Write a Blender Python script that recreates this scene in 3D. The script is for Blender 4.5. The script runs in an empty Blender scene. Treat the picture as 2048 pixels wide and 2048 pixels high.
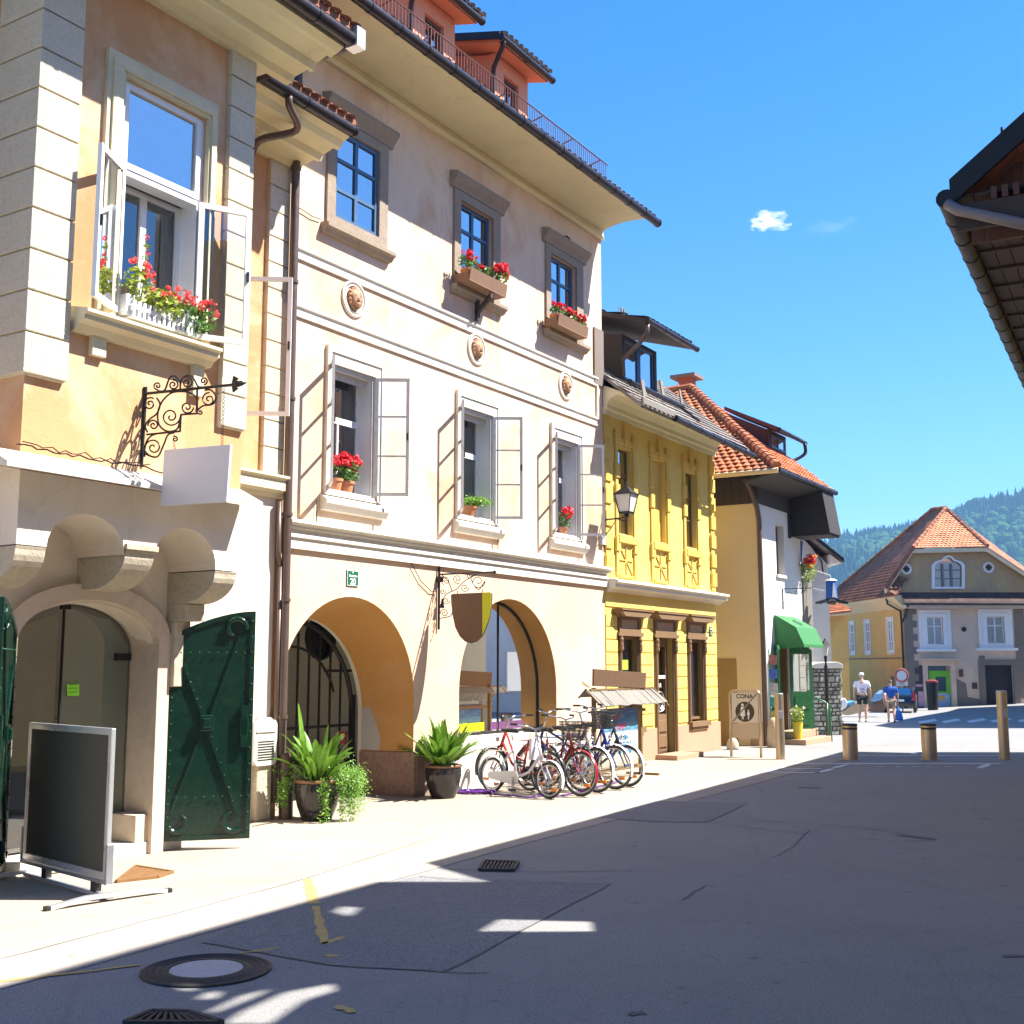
import bpy, bmesh, math, random
from mathutils import Vector, Matrix, noise as mnoise
from mathutils.geometry import tessellate_polygon
random.seed(7)
EXPO = 1.78
DORM2 = (15.45, 16.52, -10.0, 11.5, 11.93)   # dormer: u0, u1, face, sill height, eave height
DORM1 = (13.2, 14.3, -10.0, 11.5, 11.93)
S = bpy.context.scene
C = bpy.context.collection
R = math.radians
# ---------------------------------------------------------------- survey: camera and street frames
FPX = 2350.0; EYE = 1.8; TH = math.atan(309 / FPX)
_c, _s = math.cos(TH), math.sin(TH)
ANG = R(32.0); UX, UY = math.sin(ANG), math.cos(ANG)      # along the left hand facades
ANG2 = R(28.5); VX, VY = math.sin(ANG2), math.cos(ANG2)   # along the right hand row
def W(p):                                                  # (u along street, n out of the facade, z) -> world
    return Vector((UX * p[0] + UY * p[1], UY * p[0] - UX * p[1], p[2]))
def W2(p):
    return Vector((VX * p[0] + VY * p[1], VY * p[0] - VX * p[1], p[2]))
def I(p): return Vector(p)
SC = {0: (0, 0, 1), 1: (0, 0, 2.76), 2: (0, 650, 3.22), 3: (0, 1150, 2.577), 4: (550, 0, 2.415), 5: (550, 600, 2.76), 6: (540, 1100, 2.415),
      7: (1180, 580, 1.9327), 8: (1400, 900, 2.759), 9: (1640, 980, 4.11), 10: (900, 1380, 4.6), 11: (1450, 200, 2.759), 12: (1150, 1380, 2.1514),
      13: (0, 1600, 1.486), 14: (560, 1000, 2.8412), 15: (1560, 1300, 5.682), 16: (1480, 1040, 4.2), 17: (0, 1300, 3.45), 18: (1200, 580, 6.036), 19: (560, 1440, 4.391),
      20: (1160, 1330, 7.725), 21: (880, 1160, 5.683)}
def ray(k, x, y):
    a = SC[k]; X = a[0] + x / a[2]; Y = a[1] + y / a[2]
    a_ = (X - 1024) / FPX; b = (1024 - Y) / FPX
    return a_, _c - b * _s, _s + b * _c
def uz(n, k, x, y):                                        # survey point on a plane parallel to the facades
    r = ray(k, x, y); t = n / (r[0] * UY - r[1] * UX)
    return t * (r[0] * UX + r[1] * UY), EYE + t * r[2]
def nz(u, k, x, y):                                        # survey point on a plane across the street
    r = ray(k, x, y); t = u / (r[0] * UX + r[1] * UY)
    return t * (r[0] * UY - r[1] * UX), EYE + t * r[2]
def gxy(k, x, y, z=0.0):                                   # survey point on the ground
    r = ray(k, x, y); t = (z - EYE) / r[2]
    return r[0] * t, r[1] * t
def xz(Y, k, x, y):
    r = ray(k, x, y); t = Y / r[1]
    return r[0] * t, EYE + t * r[2]
def smooth(a, b, x):
    t = min(1, max(0, (x - a) / (b - a))); return t * t * (3 - 2 * t)
def gz(x, y):
    z = -0.17 * smooth(26, 41, y) - 0.13 * smooth(44, 62, y)
    z += 0.045 * max(0, min(14, x - 20)) * smooth(44, 58, y)
    return z
# ---------------------------------------------------------------- mesh builder
class MB:
    def __init__(s, T=I): s.v = []; s.f = []; s.T = T; s.sm = False
    def add(s, vs, fs):
        o = len(s.v); s.v += [s.T(Vector(p)) for p in vs]; s.f += [tuple(i + o for i in f) for f in fs]; return s
    def box(s, a, b):
        x0, y0, z0 = a; x1, y1, z1 = b
        return s.add([(x0, y0, z0), (x1, y0, z0), (x1, y1, z0), (x0, y1, z0), (x0, y0, z1), (x1, y0, z1), (x1, y1, z1), (x0, y1, z1)],
                     [(0, 3, 2, 1), (4, 5, 6, 7), (0, 1, 5, 4), (1, 2, 6, 5), (2, 3, 7, 6), (3, 0, 4, 7)])
    def slab(s, pts, d):                                   # polygon extruded by vector d
        n = len(pts); d = Vector(d); pts = [Vector(p) for p in pts]
        return s.add(pts + [p + d for p in pts], [tuple(range(n))[::-1], tuple(range(n, 2 * n))] + [(i, (i + 1) % n, n + (i + 1) % n, n + i) for i in range(n)])
    def wall(s, outer, holes, a, b, axis='n'):             # thick panel with openings; 2D outline in (u,z), (n,z) or (x,y)
        if axis == 'n': L = lambda p, d: (p[0], d, p[1])
        elif axis == 'u': L = lambda p, d: (d, p[0], p[1])
        else: L = lambda p, d: (p[0], p[1], d)
        loops = [outer] + list(holes)
        tri = tessellate_polygon([[Vector((p[0], p[1], 0)) for p in l] for l in loops])
        flat = [p for l in loops for p in l]; m = len(flat)
        vs = [L(p, a) for p in flat] + [L(p, b) for p in flat]
        fs = [tuple(t) for t in tri] + [tuple(i + m for i in t)[::-1] for t in tri]
        o = 0
        for l in loops:
            k = len(l)
            for i in range(k): fs.append((o + i, o + (i + 1) % k, m + o + (i + 1) % k, m + o + i))
            o += k
        return s.add(vs, fs)
    def tube(s, path, r, n=8, cap=True):
        path = [Vector(p) for p in path]; k = len(path)
        rr = r if isinstance(r, (list, tuple)) else [r] * k
        t0 = (path[1] - path[0]).normalized(); up = Vector((0, 0, 1))
        if abs(t0.dot(up)) > .9: up = Vector((1, 0, 0))
        side = t0.cross(up).normalized(); vs = []
        for i, p in enumerate(path):
            if i == 0: t = path[1] - path[0]
            elif i == k - 1: t = path[-1] - path[-2]
            else: t = (path[i + 1] - path[i]).normalized() + (path[i] - path[i - 1]).normalized()
            if t.length < 1e-9: t = t0.copy()
            t.normalize(); side = side - t * side.dot(t)
            if side.length < 1e-6: side = t.orthogonal()
            side.normalize(); bi = t.cross(side)
            for j in range(n):
                a = 2 * math.pi * j / n + math.pi / n
                vs.append(p + (side * math.cos(a) + bi * math.sin(a)) * rr[i])
        fs = [(i * n + j, i * n + (j + 1) % n, (i + 1) * n + (j + 1) % n, (i + 1) * n + j) for i in range(k - 1) for j in range(n)]
        if cap: fs += [tuple(range(n))[::-1], tuple(range((k - 1) * n, k * n))]
        return s.add(vs, fs)
    def lathe(s, c, prof, n=24, sc=(1, 1)):                # prof (r,z); axis z
        vs = [(c[0] + r * sc[0] * math.cos(2 * math.pi * j / n), c[1] + r * sc[1] * math.sin(2 * math.pi * j / n), c[2] + z) for r, z in prof for j in range(n)]
        k = len(prof)
        fs = [(i * n + j, i * n + (j + 1) % n, (i + 1) * n + (j + 1) % n, (i + 1) * n + j) for i in range(k - 1) for j in range(n)]
        fs += [tuple(range(n))[::-1], tuple(range((k - 1) * n, k * n))]
        return s.add(vs, fs)
    def ring(s, c, ax, ay, R0, r, n=32, m=8, squash=1.0):  # torus; ax, ay unit vectors of its plane
        c = Vector(c); ax = Vector(ax).normalized(); ay = Vector(ay).normalized(); az = ax.cross(ay); vs = []
        for i in range(n):
            a = 2 * math.pi * i / n; d = ax * math.cos(a) + ay * math.sin(a)
            for j in range(m):
                b = 2 * math.pi * j / m; vs.append(c + d * (R0 + r * math.cos(b)) + az * (r * squash * math.sin(b)))
        return s.add(vs, [(i * m + j, ((i + 1) % n) * m + j, ((i + 1) % n) * m + (j + 1) % m, i * m + (j + 1) % m) for i in range(n) for j in range(m)])
    def ball(s, c, r, n=10, m=7, jit=0.0):
        rx, ry, rz = r if isinstance(r, (tuple, list)) else (r, r, r); vs = [(c[0], c[1], c[2] - rz)]
        for i in range(1, m):
            t = math.pi * i / m
            for j in range(n):
                a = 2 * math.pi * j / n; q = 1 + random.uniform(-jit, jit)
                vs.append((c[0] + rx * math.sin(t) * math.cos(a) * q, c[1] + ry * math.sin(t) * math.sin(a) * q, c[2] - rz * math.cos(t) * q))
        vs.append((c[0], c[1], c[2] + rz)); fs = []
        for j in range(n): fs.append((0, 1 + (j + 1) % n, 1 + j)); fs.append((len(vs) - 1, len(vs) - 1 - n + j, len(vs) - 1 - n + (j + 1) % n))
        for i in range(m - 2):
            for j in range(n): a = 1 + i * n; fs.append((a + j, a + (j + 1) % n, a + n + (j + 1) % n, a + n + j))
        return s.add(vs, fs)
    def build(s, name, mat, parent=None, smooth=False, bevel=0, norm=True, solid=0):
        me = bpy.data.meshes.new(name)
        root = parent; off = Vector((0, 0, 0))
        if parent is not None: off = Vector(parent['_o']) if '_o' in parent.keys() else Vector((0, 0, 0))
        if parent is None:
            xs = [p[0] for p in s.v]; ys = [p[1] for p in s.v]; zs = [p[2] for p in s.v]
            off = Vector(((min(xs) + max(xs)) / 2, (min(ys) + max(ys)) / 2, min(zs)))
        me.from_pydata([tuple(p - off) for p in s.v], [], s.f)
        if norm or solid:
            bm = bmesh.new(); bm.from_mesh(me); bmesh.ops.recalc_face_normals(bm, faces=bm.faces); bm.to_mesh(me); bm.free()
        if smooth:
            me.polygons.foreach_set('use_smooth', [True] * len(me.polygons))
            if smooth != 'all': me.set_sharp_from_angle(angle=R(38))
        me.materials.append(mat)
        o = bpy.data.objects.new(name, me); C.objects.link(o)
        if parent is not None: o.parent = parent; o['_o'] = tuple(off)
        else: o.location = off; o['_o'] = tuple(off)
        if bevel:
            b = o.modifiers.new('bevel', 'BEVEL'); b.width = bevel; b.segments = 2; b.limit_method = 'ANGLE'; b.angle_limit = R(40)
        return o
def tag(o, label=None, cat=None, group=None, kind=None):
    if label: o['label'] = label
    if cat: o['category'] = cat
    if group: o['group'] = group
    if kind: o['kind'] = kind
    return o
def thing(name, loc, label, cat, group=None, rz=0, local=False):
    o = bpy.data.objects.new(name, None); o.empty_display_size = .3; C.objects.link(o); o.location = loc; o.rotation_euler = (0, 0, rz)
    o['_o'] = (0.0, 0.0, 0.0) if local else tuple(loc)
    return tag(o, label, cat, group)
def copy_tree(o, parent=None):
    c = o.copy(); C.objects.link(c); c.parent = parent
    for ch in [x for x in C.objects if x.parent == o]: copy_tree(ch, c)
    return c
def text_verts(body, size, depth=.004, align='CENTER', bold=0.0):
    cu = bpy.data.curves.new('t', 'FONT'); cu.body = body; cu.size = size; cu.extrude = depth / 2; cu.align_x = align; cu.align_y = 'CENTER'; cu.offset = bold
    o = bpy.data.objects.new('t', cu); C.objects.link(o); bpy.context.view_layer.update()
    me = bpy.data.meshes.new_from_object(o.evaluated_get(bpy.context.evaluated_depsgraph_get()))
    v = [tuple(x.co) for x in me.vertices]; f = [tuple(p.vertices) for p in me.polygons]
    bpy.data.objects.remove(o); bpy.data.curves.remove(cu); bpy.data.meshes.remove(me)
    return v, f
def crom(P, m=5):                                          # smooth path through points
    P = [Vector(p) for p in P]; Q = []
    for i in range(len(P) - 1):
        a, b, c, d = P[max(i - 1, 0)], P[i], P[i + 1], P[min(i + 2, len(P) - 1)]
        for j in range(m): t = j / m; Q.append(.5 * ((2 * b) + (c - a) * t + (2 * a - 5 * b + 4 * c - d) * t * t + (3 * b - a - 3 * c + d) * t ** 3))
    return Q + [P[-1]]
# ---------------------------------------------------------------- materials
def lin(h):
    h = h.lstrip('#'); c = [int(h[i:i + 2], 16) / 255 for i in (0, 2, 4)]
    return tuple((x / 12.92 if x <= .04045 else ((x + .055) / 1.055) ** 2.4) for x in c) + (1,)
class MT:
    def __init__(s, name):
        s.m = bpy.data.materials.new(name); s.m.use_nodes = True; s.n = s.m.node_tree.nodes; s.l = s.m.node_tree.links; s.n.clear()
        s.out = s.n.new('ShaderNodeOutputMaterial'); s.p = s.n.new('ShaderNodeBsdfPrincipled'); s.l.new(s.p.outputs[0], s.out.inputs[0]); s._pos = None
    def pos(s):
        if not s._pos: s._pos = s.n.new('ShaderNodeNewGeometry').outputs['Position']
        return s._pos
    def obj(s): return s.n.new('ShaderNodeTexCoord').outputs['Object']
    def mapping(s, vec, scale=(1, 1, 1), rot=(0, 0, 0), loc=(0, 0, 0)):
        m = s.n.new('ShaderNodeMapping'); m.inputs['Scale'].default_value = scale; m.inputs['Rotation'].default_value = rot; m.inputs['Location'].default_value = loc
        s.l.new(vec, m.inputs[0]); return m.outputs[0]
    def noise(s, scale, detail=4, rough=.55, vec=None, dist=0):
        n = s.n.new('ShaderNodeTexNoise'); n.inputs['Scale'].default_value = scale; n.inputs['Detail'].default_value = detail; n.inputs['Roughness'].default_value = rough; n.inputs['Distortion'].default_value = dist
        s.l.new(vec or s.pos(), n.inputs['Vector']); return n.outputs['Fac']
    def voro(s, scale, feat='F1', out='Distance', vec=None, rand=1):
        n = s.n.new('ShaderNodeTexVoronoi'); n.feature = feat; n.inputs['Scale'].default_value = scale; n.inputs['Randomness'].default_value = rand
        s.l.new(vec or s.pos(), n.inputs['Vector']); return n.outputs[out]
    def ramp(s, f, a, b, ca=(0, 0, 0, 1), cb=(1, 1, 1, 1)):
        r = s.n.new('ShaderNodeValToRGB'); r.color_ramp.elements[0].position = a; r.color_ramp.elements[1].position = b
        r.color_ramp.elements[0].color = ca; r.color_ramp.elements[1].color = cb; s.l.new(f, r.inputs[0]); return r.outputs[0]
    def mix(s, f, a, b, mode='MIX'):
        m = s.n.new('ShaderNodeMix'); m.data_type = 'RGBA'; m.blend_type = mode; m.clamp_result = False
        for sock, v in ((m.inputs[0], f), (m.inputs[6], a), (m.inputs[7], b)):
            if isinstance(v, (int, float)): sock.default_value = v
            elif isinstance(v, tuple): sock.default_value = v if len(v) == 4 else v + (1,)
            else: s.l.new(v, sock)
        return m.outputs[2]
    def math(s, op, a, b=0.0):
        m = s.n.new('ShaderNodeMath'); m.operation = op
        for sock, v in ((m.inputs[0], a), (m.inputs[1], b)):
            if isinstance(v, (int, float)): sock.default_value = v
            else: s.l.new(v, sock)
        return m.outputs[0]
    def bump(s, h, strength=.3, dist=.01):
        b = s.n.new('ShaderNodeBump'); b.inputs['Strength'].default_value = strength; b.inputs['Distance'].default_value = dist
        s.l.new(h, b.inputs['Height'])
        if s.p.inputs['Normal'].links: s.l.new(s.p.inputs['Normal'].links[0].from_socket, b.inputs['Normal'])
        s.l.new(b.outputs[0], s.p.inputs['Normal']); return s
    def set(s, col=None, rough=None, metal=None, spec=None):
        if col is not None:
            if isinstance(col, tuple): s.p.inputs['Base Color'].default_value = col if len(col) == 4 else col + (1,)
            else: s.l.new(col, s.p.inputs['Base Color'])
        if rough is not None:
            if isinstance(rough, (int, float)): s.p.inputs['Roughness'].default_value = rough
            else: s.l.new(rough, s.p.inputs['Roughness'])
        if metal is not None: s.p.inputs['Metallic'].default_value = metal
        if spec is not None: s.p.inputs['Specular IOR Level'].default_value = spec
        return s
def k4(c, k): return tuple(min(1, x * k) for x in c[:3]) + (1,)
def plaster(name, c, stain, grain=45, amt=.6, cover=(.5, .75), patch=None, bs=.35):
    m = MT(name); c = tuple(c) + (1,) if len(c) == 3 else c; stain = tuple(stain) + (1,) if len(stain) == 3 else stain
    base = m.mix(m.noise(1.3, 6, .6), k4(c, .86), k4(c, 1.1))
    base = m.mix(m.math('MULTIPLY', m.ramp(m.noise(.8, 8, .68, dist=.6), cover[0], cover[1]), amt), base, stain)
    st = m.noise(3.2, 6, .65, m.mapping(m.pos(), (1, 1, .12)))
    base = m.mix(m.math('MULTIPLY', m.ramp(st, .55, .8), amt * .7), base, k4(stain, .8))
    if patch: base = m.mix(m.ramp(m.noise(1.7, 8, .75, m.mapping(m.pos(), (1, 1, .7), loc=(3, 7, 1))), .64, .68), base, tuple(patch) + (1,))
    base = m.mix(m.math('MULTIPLY', m.noise(grain, 3), .22), base, k4(c, .55))
    cr = m.voro(.8, 'DISTANCE_TO_EDGE', vec=m.mapping(m.mix(.12, m.pos(), m.n.new('ShaderNodeTexNoise').outputs['Color']), (1, 1, .6)))
    base = m.mix(m.math('MULTIPLY', m.ramp(cr, .001, .006, (1, 1, 1, 1), (0, 0, 0, 1)), amt * .28), base, k4(stain, .6))
    m.set(base, .9, spec=.2); m.bump(m.noise(grain, 5, .7), bs, .012); m.bump(m.noise(2.5, 4), .25, .03)
    return m.m
def paint(name, c, rough=.45, var=.12, metal=0, dirt=None, bs=.1, spec=None, scale=6):
    m = MT(name); c = tuple(c[:3]) + (1,)
    base = m.mix(m.noise(scale, 5, .6), k4(c, 1 - var), k4(c, 1 + var))
    if dirt: base = m.mix(m.math('MULTIPLY', m.ramp(m.noise(scale * 2.2, 8, .7), .52, .72), .7), base, tuple(dirt) + (1,))
    m.set(base, m.ramp(m.noise(scale * 3, 4), .2, .9, (rough * .7,) * 3 + (1,), (min(1, rough * 1.3),) * 3 + (1,)), metal, spec)
    m.bump(m.noise(scale * 9, 4), bs, .004); return m.m
def wood(name, c, dark, scale=1, rough=.75, plank=None, axis=2):
    m = MT(name); sc = [9 * scale] * 3; sc[axis] = .6 * scale
    g = m.noise(3, 7, .65, m.mapping(m.pos(), tuple(sc)), .4)
    base = m.mix(g, tuple(dark) + (1,), tuple(c) + (1,)); base = m.mix(m.math('MULTIPLY', m.noise(.9, 4), .4), base, k4(tuple(c) + (1,), 1.5))
    m.set(base, rough); m.bump(g, .3, .006); return m.m
def stone(name, c, dark, scale=5, pit=.5, bs=.6):
    m = MT(name); c = tuple(c) + (1,); dark = tuple(dark) + (1,)
    base = m.mix(m.noise(scale * .5, 8, .7), dark, c); base = m.mix(m.math('MULTIPLY', m.ramp(m.noise(scale * 4, 6, .7), .45, .62), pit), base, k4(dark, .7))
    m.set(base, .88, spec=.25); m.bump(m.noise(scale * 6, 7, .75), bs, .012); m.bump(m.noise(scale, 4), .3, .03); return m.m
def tiles(name, c, dark, cell=5):
    m = MT(name); c = tuple(c) + (1,); dark = tuple(dark) + (1,)
    base = m.mix(m.voro(cell, out='Color'), k4(c, .65), k4(c, 1.25)); rgb = m.n.new('ShaderNodeRGBToBW')
    m.l.new(m.voro(cell, out='Color'), rgb.inputs[0]); base = m.mix(rgb.outputs[0], k4(c, .6), k4(c, 1.3))
    base = m.mix(m.math('MULTIPLY', m.ramp(m.noise(1.1, 7, .7), .42, .68), .75), base, dark)
    m.set(base, .85, spec=.25); m.bump(m.noise(40, 4), .3, .006); return m.m
def glassmat(name, tint=(.75, .8, .8), refl=.35, see=.5, rough=.02):
    m = MT(name); m.n.remove(m.p)
    tr = m.n.new('ShaderNodeBsdfTransparent'); tr.inputs[0].default_value = tint + (1,)
    gl = m.n.new('ShaderNodeBsdfGlossy'); gl.inputs['Roughness'].default_value = rough; gl.inputs[0].default_value = (.95, .97, 1, 1)
    fr = m.n.new('ShaderNodeFresnel'); fr.inputs[0].default_value = 1.55
    mx = m.n.new('ShaderNodeMixShader'); f = m.math('MINIMUM', m.math('ADD', m.math('MULTIPLY', fr.outputs[0], 1.6), refl), 1.0)
    m.l.new(f, mx.inputs[0]); m.l.new(tr.outputs[0], mx.inputs[1]); m.l.new(gl.outputs[0], mx.inputs[2]); m.l.new(mx.outputs[0], m.out.inputs[0])
    return m.m
def leafmat(name, c, c2, rough=.45, trans=.25):
    m = MT(name); oi = m.n.new('ShaderNodeObjectInfo')
    base = m.mix(m.voro(14, out='Distance'), tuple(c) + (1,), tuple(c2) + (1,)); base = m.mix(m.math('MULTIPLY', m.noise(9, 3), .5), base, k4(tuple(c2) + (1,), 1.2))
    m.set(base, rough)
    tl = m.n.new('ShaderNodeBsdfTranslucent'); m.l.new(base, tl.inputs[0]); mx = m.n.new('ShaderNodeMixShader'); mx.inputs[0].default_value = trans
    m.l.new(m.p.outputs[0], mx.inputs[1]); m.l.new(tl.outputs[0], mx.inputs[2]); m.l.new(mx.outputs[0], m.out.inputs[0]); return m.m
M = dict(
    b_up=plaster('cream peach plaster', (.76, .57, .41), (.62, .37, .22), amt=.7, cover=(.48, .62), patch=(.62, .56, .48)),
    b_low=plaster('peach render', (.70, .48, .33), (.74, .62, .50), amt=.7, cover=(.45, .75)),
    b_arch=plaster('ochre arch render', (.60, .32, .10), (.66, .44, .24), amt=.7),
    a_or=plaster('ochre orange plaster', (.62, .33, .16), (.72, .52, .34), amt=.85, cover=(.46, .62)),
    a_cream=plaster('pale cream plaster', (.76, .67, .56), (.54, .43, .33), amt=.5),
    a_quoin=stone('cream rendered quoin', (.74, .68, .54), (.60, .53, .40), 9, .4, 1.0),
    a_corbel=stone('corbel stone', (.60, .53, .42), (.40, .34, .25), 5, .4, .7),
    a_portal=stone('worn portal limestone', (.68, .58, .47), (.50, .39, .29), 2.5, .3, .35),
    trimA=plaster('cream moulding', (.70, .62, .42), (.45, .38, .22), amt=.45, bs=.1),
    soffit=plaster('dirty cream soffit', (.74, .68, .44), (.34, .27, .16), amt=.35, cover=(.58, .8), bs=.1),
    white=paint('white window paint', (.78, .78, .78), .4, .05),
    greyw=paint('weathered grey white paint', (.52, .51, .50), .6, .12, dirt=(.3, .27, .24)),
    reveal=plaster('white reveal', (.72, .72, .72), (.6, .6, .62), amt=.2, bs=.1),
    bluef=paint('slate blue window paint', (.055, .115, .21), .45, .15),
    stonew=stone('grey brown stone surround', (.40, .33, .26), (.24, .18, .13), 6, .4, .6),
    whitestone=plaster('white trim plaster', (.74, .69, .60), (.58, .48, .38), amt=.35, bs=.1),
    terrac=paint('terracotta', (.50, .20, .09), .8, .2),
    iron=paint('black wrought iron', (.018, .016, .015), .5, .3, .4),
    gutter=paint('dark brown gutter metal', (.035, .028, .03), .35, .25, .6),
    pipe=paint('grey brown downpipe', (.11, .075, .065), .4, .15, .3),
    green=paint('dark green enamel', (.004, .024, .014), .2, .25, dirt=(.008, .04, .024), bs=.3, scale=4),
    greenl=paint('green shutter enamel', (.03, .14, .05), .3, .2, bs=.2),
    yel=plaster('yellow render', (.74, .55, .14), (.74, .60, .27), amt=.65, bs=.25),
    yeld=plaster('yellow relief', (.68, .47, .10), (.60, .48, .22), amt=.6, bs=.2),
    plinth=plaster('pinkish plinth render', (.46, .29, .19), (.38, .25, .17), amt=.4),
    brown=wood('brown joinery', (.20, .115, .05), (.10, .055, .025)),
    dwood=wood('dark weathered boards', (.05, .037, .032), (.022, .016, .014)),
    rwood=wood('red brown dark boards', (.10, .048, .035), (.03, .014, .012)),
    gwood=wood('grey weathered wood', (.22, .2, .17), (.07, .06, .05)),
    post=wood('ochre brown post', (.20, .12, .045), (.10, .06, .025)),
    dcream=plaster('warm cream render', (.76, .61, .38), (.68, .52, .31), amt=.3, bs=.15),
    dwhite=plaster('white render', (.74, .73, .70), (.62, .58, .5), amt=.3, bs=.15),
    ewhite=plaster('pale grey render', (.50, .49, .47), (.42, .4, .38), amt=.3, bs=.15),
    forange=plaster('orange ochre render', (.74, .44, .12), (.56, .36, .16), amt=.8, cover=(.42, .68), patch=(.55, .42, .28)),
    fgrey=plaster('worn beige render', (.68, .52, .40), (.42, .32, .24), amt=.6),
    fgable=plaster('worn ochre gable render', (.52, .35, .17), (.34, .24, .16), amt=.8, cover=(.42, .66), patch=(.5, .42, .33)),
    fquoin=plaster('grey brown quoins', (.22, .18, .15), (.18, .14, .12)),
    tile=tiles('red clay tiles', (.50, .17, .075), (.36, .16, .09), 4),
    tileo=tiles('old mossy clay tiles', (.34, .13, .07), (.12, .07, .05), 3.4),
    tilef=tiles('salmon clay tiles', (.62, .27, .14), (.5, .25, .15), 3),
    slate=tiles('grey weathered shingles', (.27, .24, .22), (.13, .11, .1), 6),
    salmon=plaster('salmon dormer render', (.62, .30, .20), (.5, .25, .17), amt=.3, bs=.1),
    glass=glassmat('window glass', (.72, .76, .76), .10),
    glassr=glassmat('reflective glass', (.5, .55, .58), .42),
    shopglass=glassmat('shop glass', (.72, .80, .76), .10),
    clear=glassmat('thin clear glass', (.93, .95, .95), .06),
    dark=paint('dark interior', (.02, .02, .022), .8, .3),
    inter=plaster('grey interior', (.22, .21, .19), (.18, .17, .15), amt=.2, bs=.05),
    bay=paint('near black boards', (.022, .017, .015), .8, .3),  # even near-black brown over the whole bay
    interl=plaster('pale interior', (.74, .75, .68), (.64, .64, .58), amt=.2, bs=.05),
    curtain=paint('pale curtain', (.55, .55, .56), .9, .15),
    alu=paint('brushed aluminium', (.62, .63, .65), .32, .03, .6, bs=0, scale=2),
    steel=paint('brushed stainless steel', (.46, .38, .28), .34, .05, .8, bs=0, scale=1.5),
    slateb=paint('dark grey board', (.068, .068, .057), .95, .02, bs=0, spec=.1),
    signg=paint('light grey blank sign', (.62, .60, .61), .5, .03, bs=.02),
    rubber=paint('black rubber', (.015, .015, .016), .6, .2),
    brownb=paint('plain brown board', (.115, .062, .03), .6, .05, bs=.02),
    lime=paint('lime board', (.50, .56, .0), .5, .04, bs=.02),
    pot=paint('dark glazed pot', (.028, .024, .024), .12, .35, bs=.05),
    potrim=paint('brown pot rim', (.20, .10, .045), .35, .2),
    soil=paint('potting soil', (.04, .028, .02), .95, .3),
    leafa=leafmat('broad leaf', (.05, .15, .018), (.16, .30, .03)),
    leafb=leafmat('fine bright leaf', (.10, .26, .03), (.22, .40, .05)),
    leafg=leafmat('geranium leaf', (.05, .15, .03), (.13, .25, .04)),
    leafy=leafmat('yellow green leaf', (.22, .32, .03), (.38, .42, .06)),
    red=leafmat('red petals', (.55, .008, .02), (.75, .02, .04), .6),
    coral=leafmat('coral petals', (.75, .06, .07), (.85, .14, .12), .6),
    orange=leafmat('orange petals', (.85, .25, .03), (.9, .4, .1), .6),
    asphalt=None)
def asphalt(name, c, warm, cracks=True, grain=.5):
    m = MT(name); c = tuple(c) + (1,); warm = tuple(warm) + (1,)
    base = m.mix(m.ramp(m.noise(.35, 7, .62, dist=.5), .35, .7), c, warm)
    base = m.mix(m.math('MULTIPLY', m.ramp(m.noise(2.2, 8, .7), .5, .75), .45), base, k4(c, .68))
    base = m.mix(m.math('MULTIPLY', m.ramp(m.noise(70, 4, .75), .38, .6), grain), base, k4(c, .55))
    base = m.mix(m.math('MULTIPLY', m.ramp(m.voro(60), .0, .35, (1, 1, 1, 1), (0, 0, 0, 1)), grain * .35), base, k4(c, 1.6))
    base = m.mix(m.math('MULTIPLY', m.ramp(m.noise(14, 6, .8), .52, .7), .3), base, k4(c, 1.35))
    base = m.mix(m.math('MULTIPLY', m.ramp(m.noise(7, 3, .5), .66, .71), .55), base, k4(c, .45))
    if cracks:
        cr = m.voro(.42, 'DISTANCE_TO_EDGE', vec=m.mix(.25, m.pos(), m.n.new('ShaderNodeTexNoise').outputs['Color']))
        base = m.mix(m.math('MULTIPLY', m.ramp(cr, .002, .006, (1, 1, 1, 1), (0, 0, 0, 1)), .13), base, k4(c, .35))
    m.set(base, .9, spec=.3); m.bump(m.noise(90, 5, .7), .5, .006); m.bump(m.noise(3, 4), .2, .02); return m.m
M['asphalt'] = asphalt('road asphalt', (.285, .28, .275), (.36, .345, .325), grain=.85)
M['pave'] = asphalt('sandy footway asphalt', (.37, .32, .25), (.45, .385, .30), grain=.4)
M['patch'] = asphalt('coarse asphalt repair', (.25, .252, .26), (.31, .31, .31), False, 1.0)
M['strip'] = asphalt('pale concrete channel', (.37, .33, .28), (.43, .39, .33), True, .45)
M['crack'] = paint('dark joint sealant', (.11, .105, .10), .8, .2)
M['ypaint'] = paint('worn yellow road paint', (.46, .34, .11), .85, .15, dirt=(.27, .265, .25), scale=16)
M['wpaint'] = paint('worn white road paint', (.62, .62, .62), .8, .1, dirt=(.33, .32, .3), scale=7)
M['castiron'] = paint('cast iron', (.036, .034, .034), .7, .5, .05, scale=30, dirt=(.075, .055, .045), bs=.5)
M['rust'] = paint('rusty plate', (.25, .13, .05), .75, .3, .2, scale=12)
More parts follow.
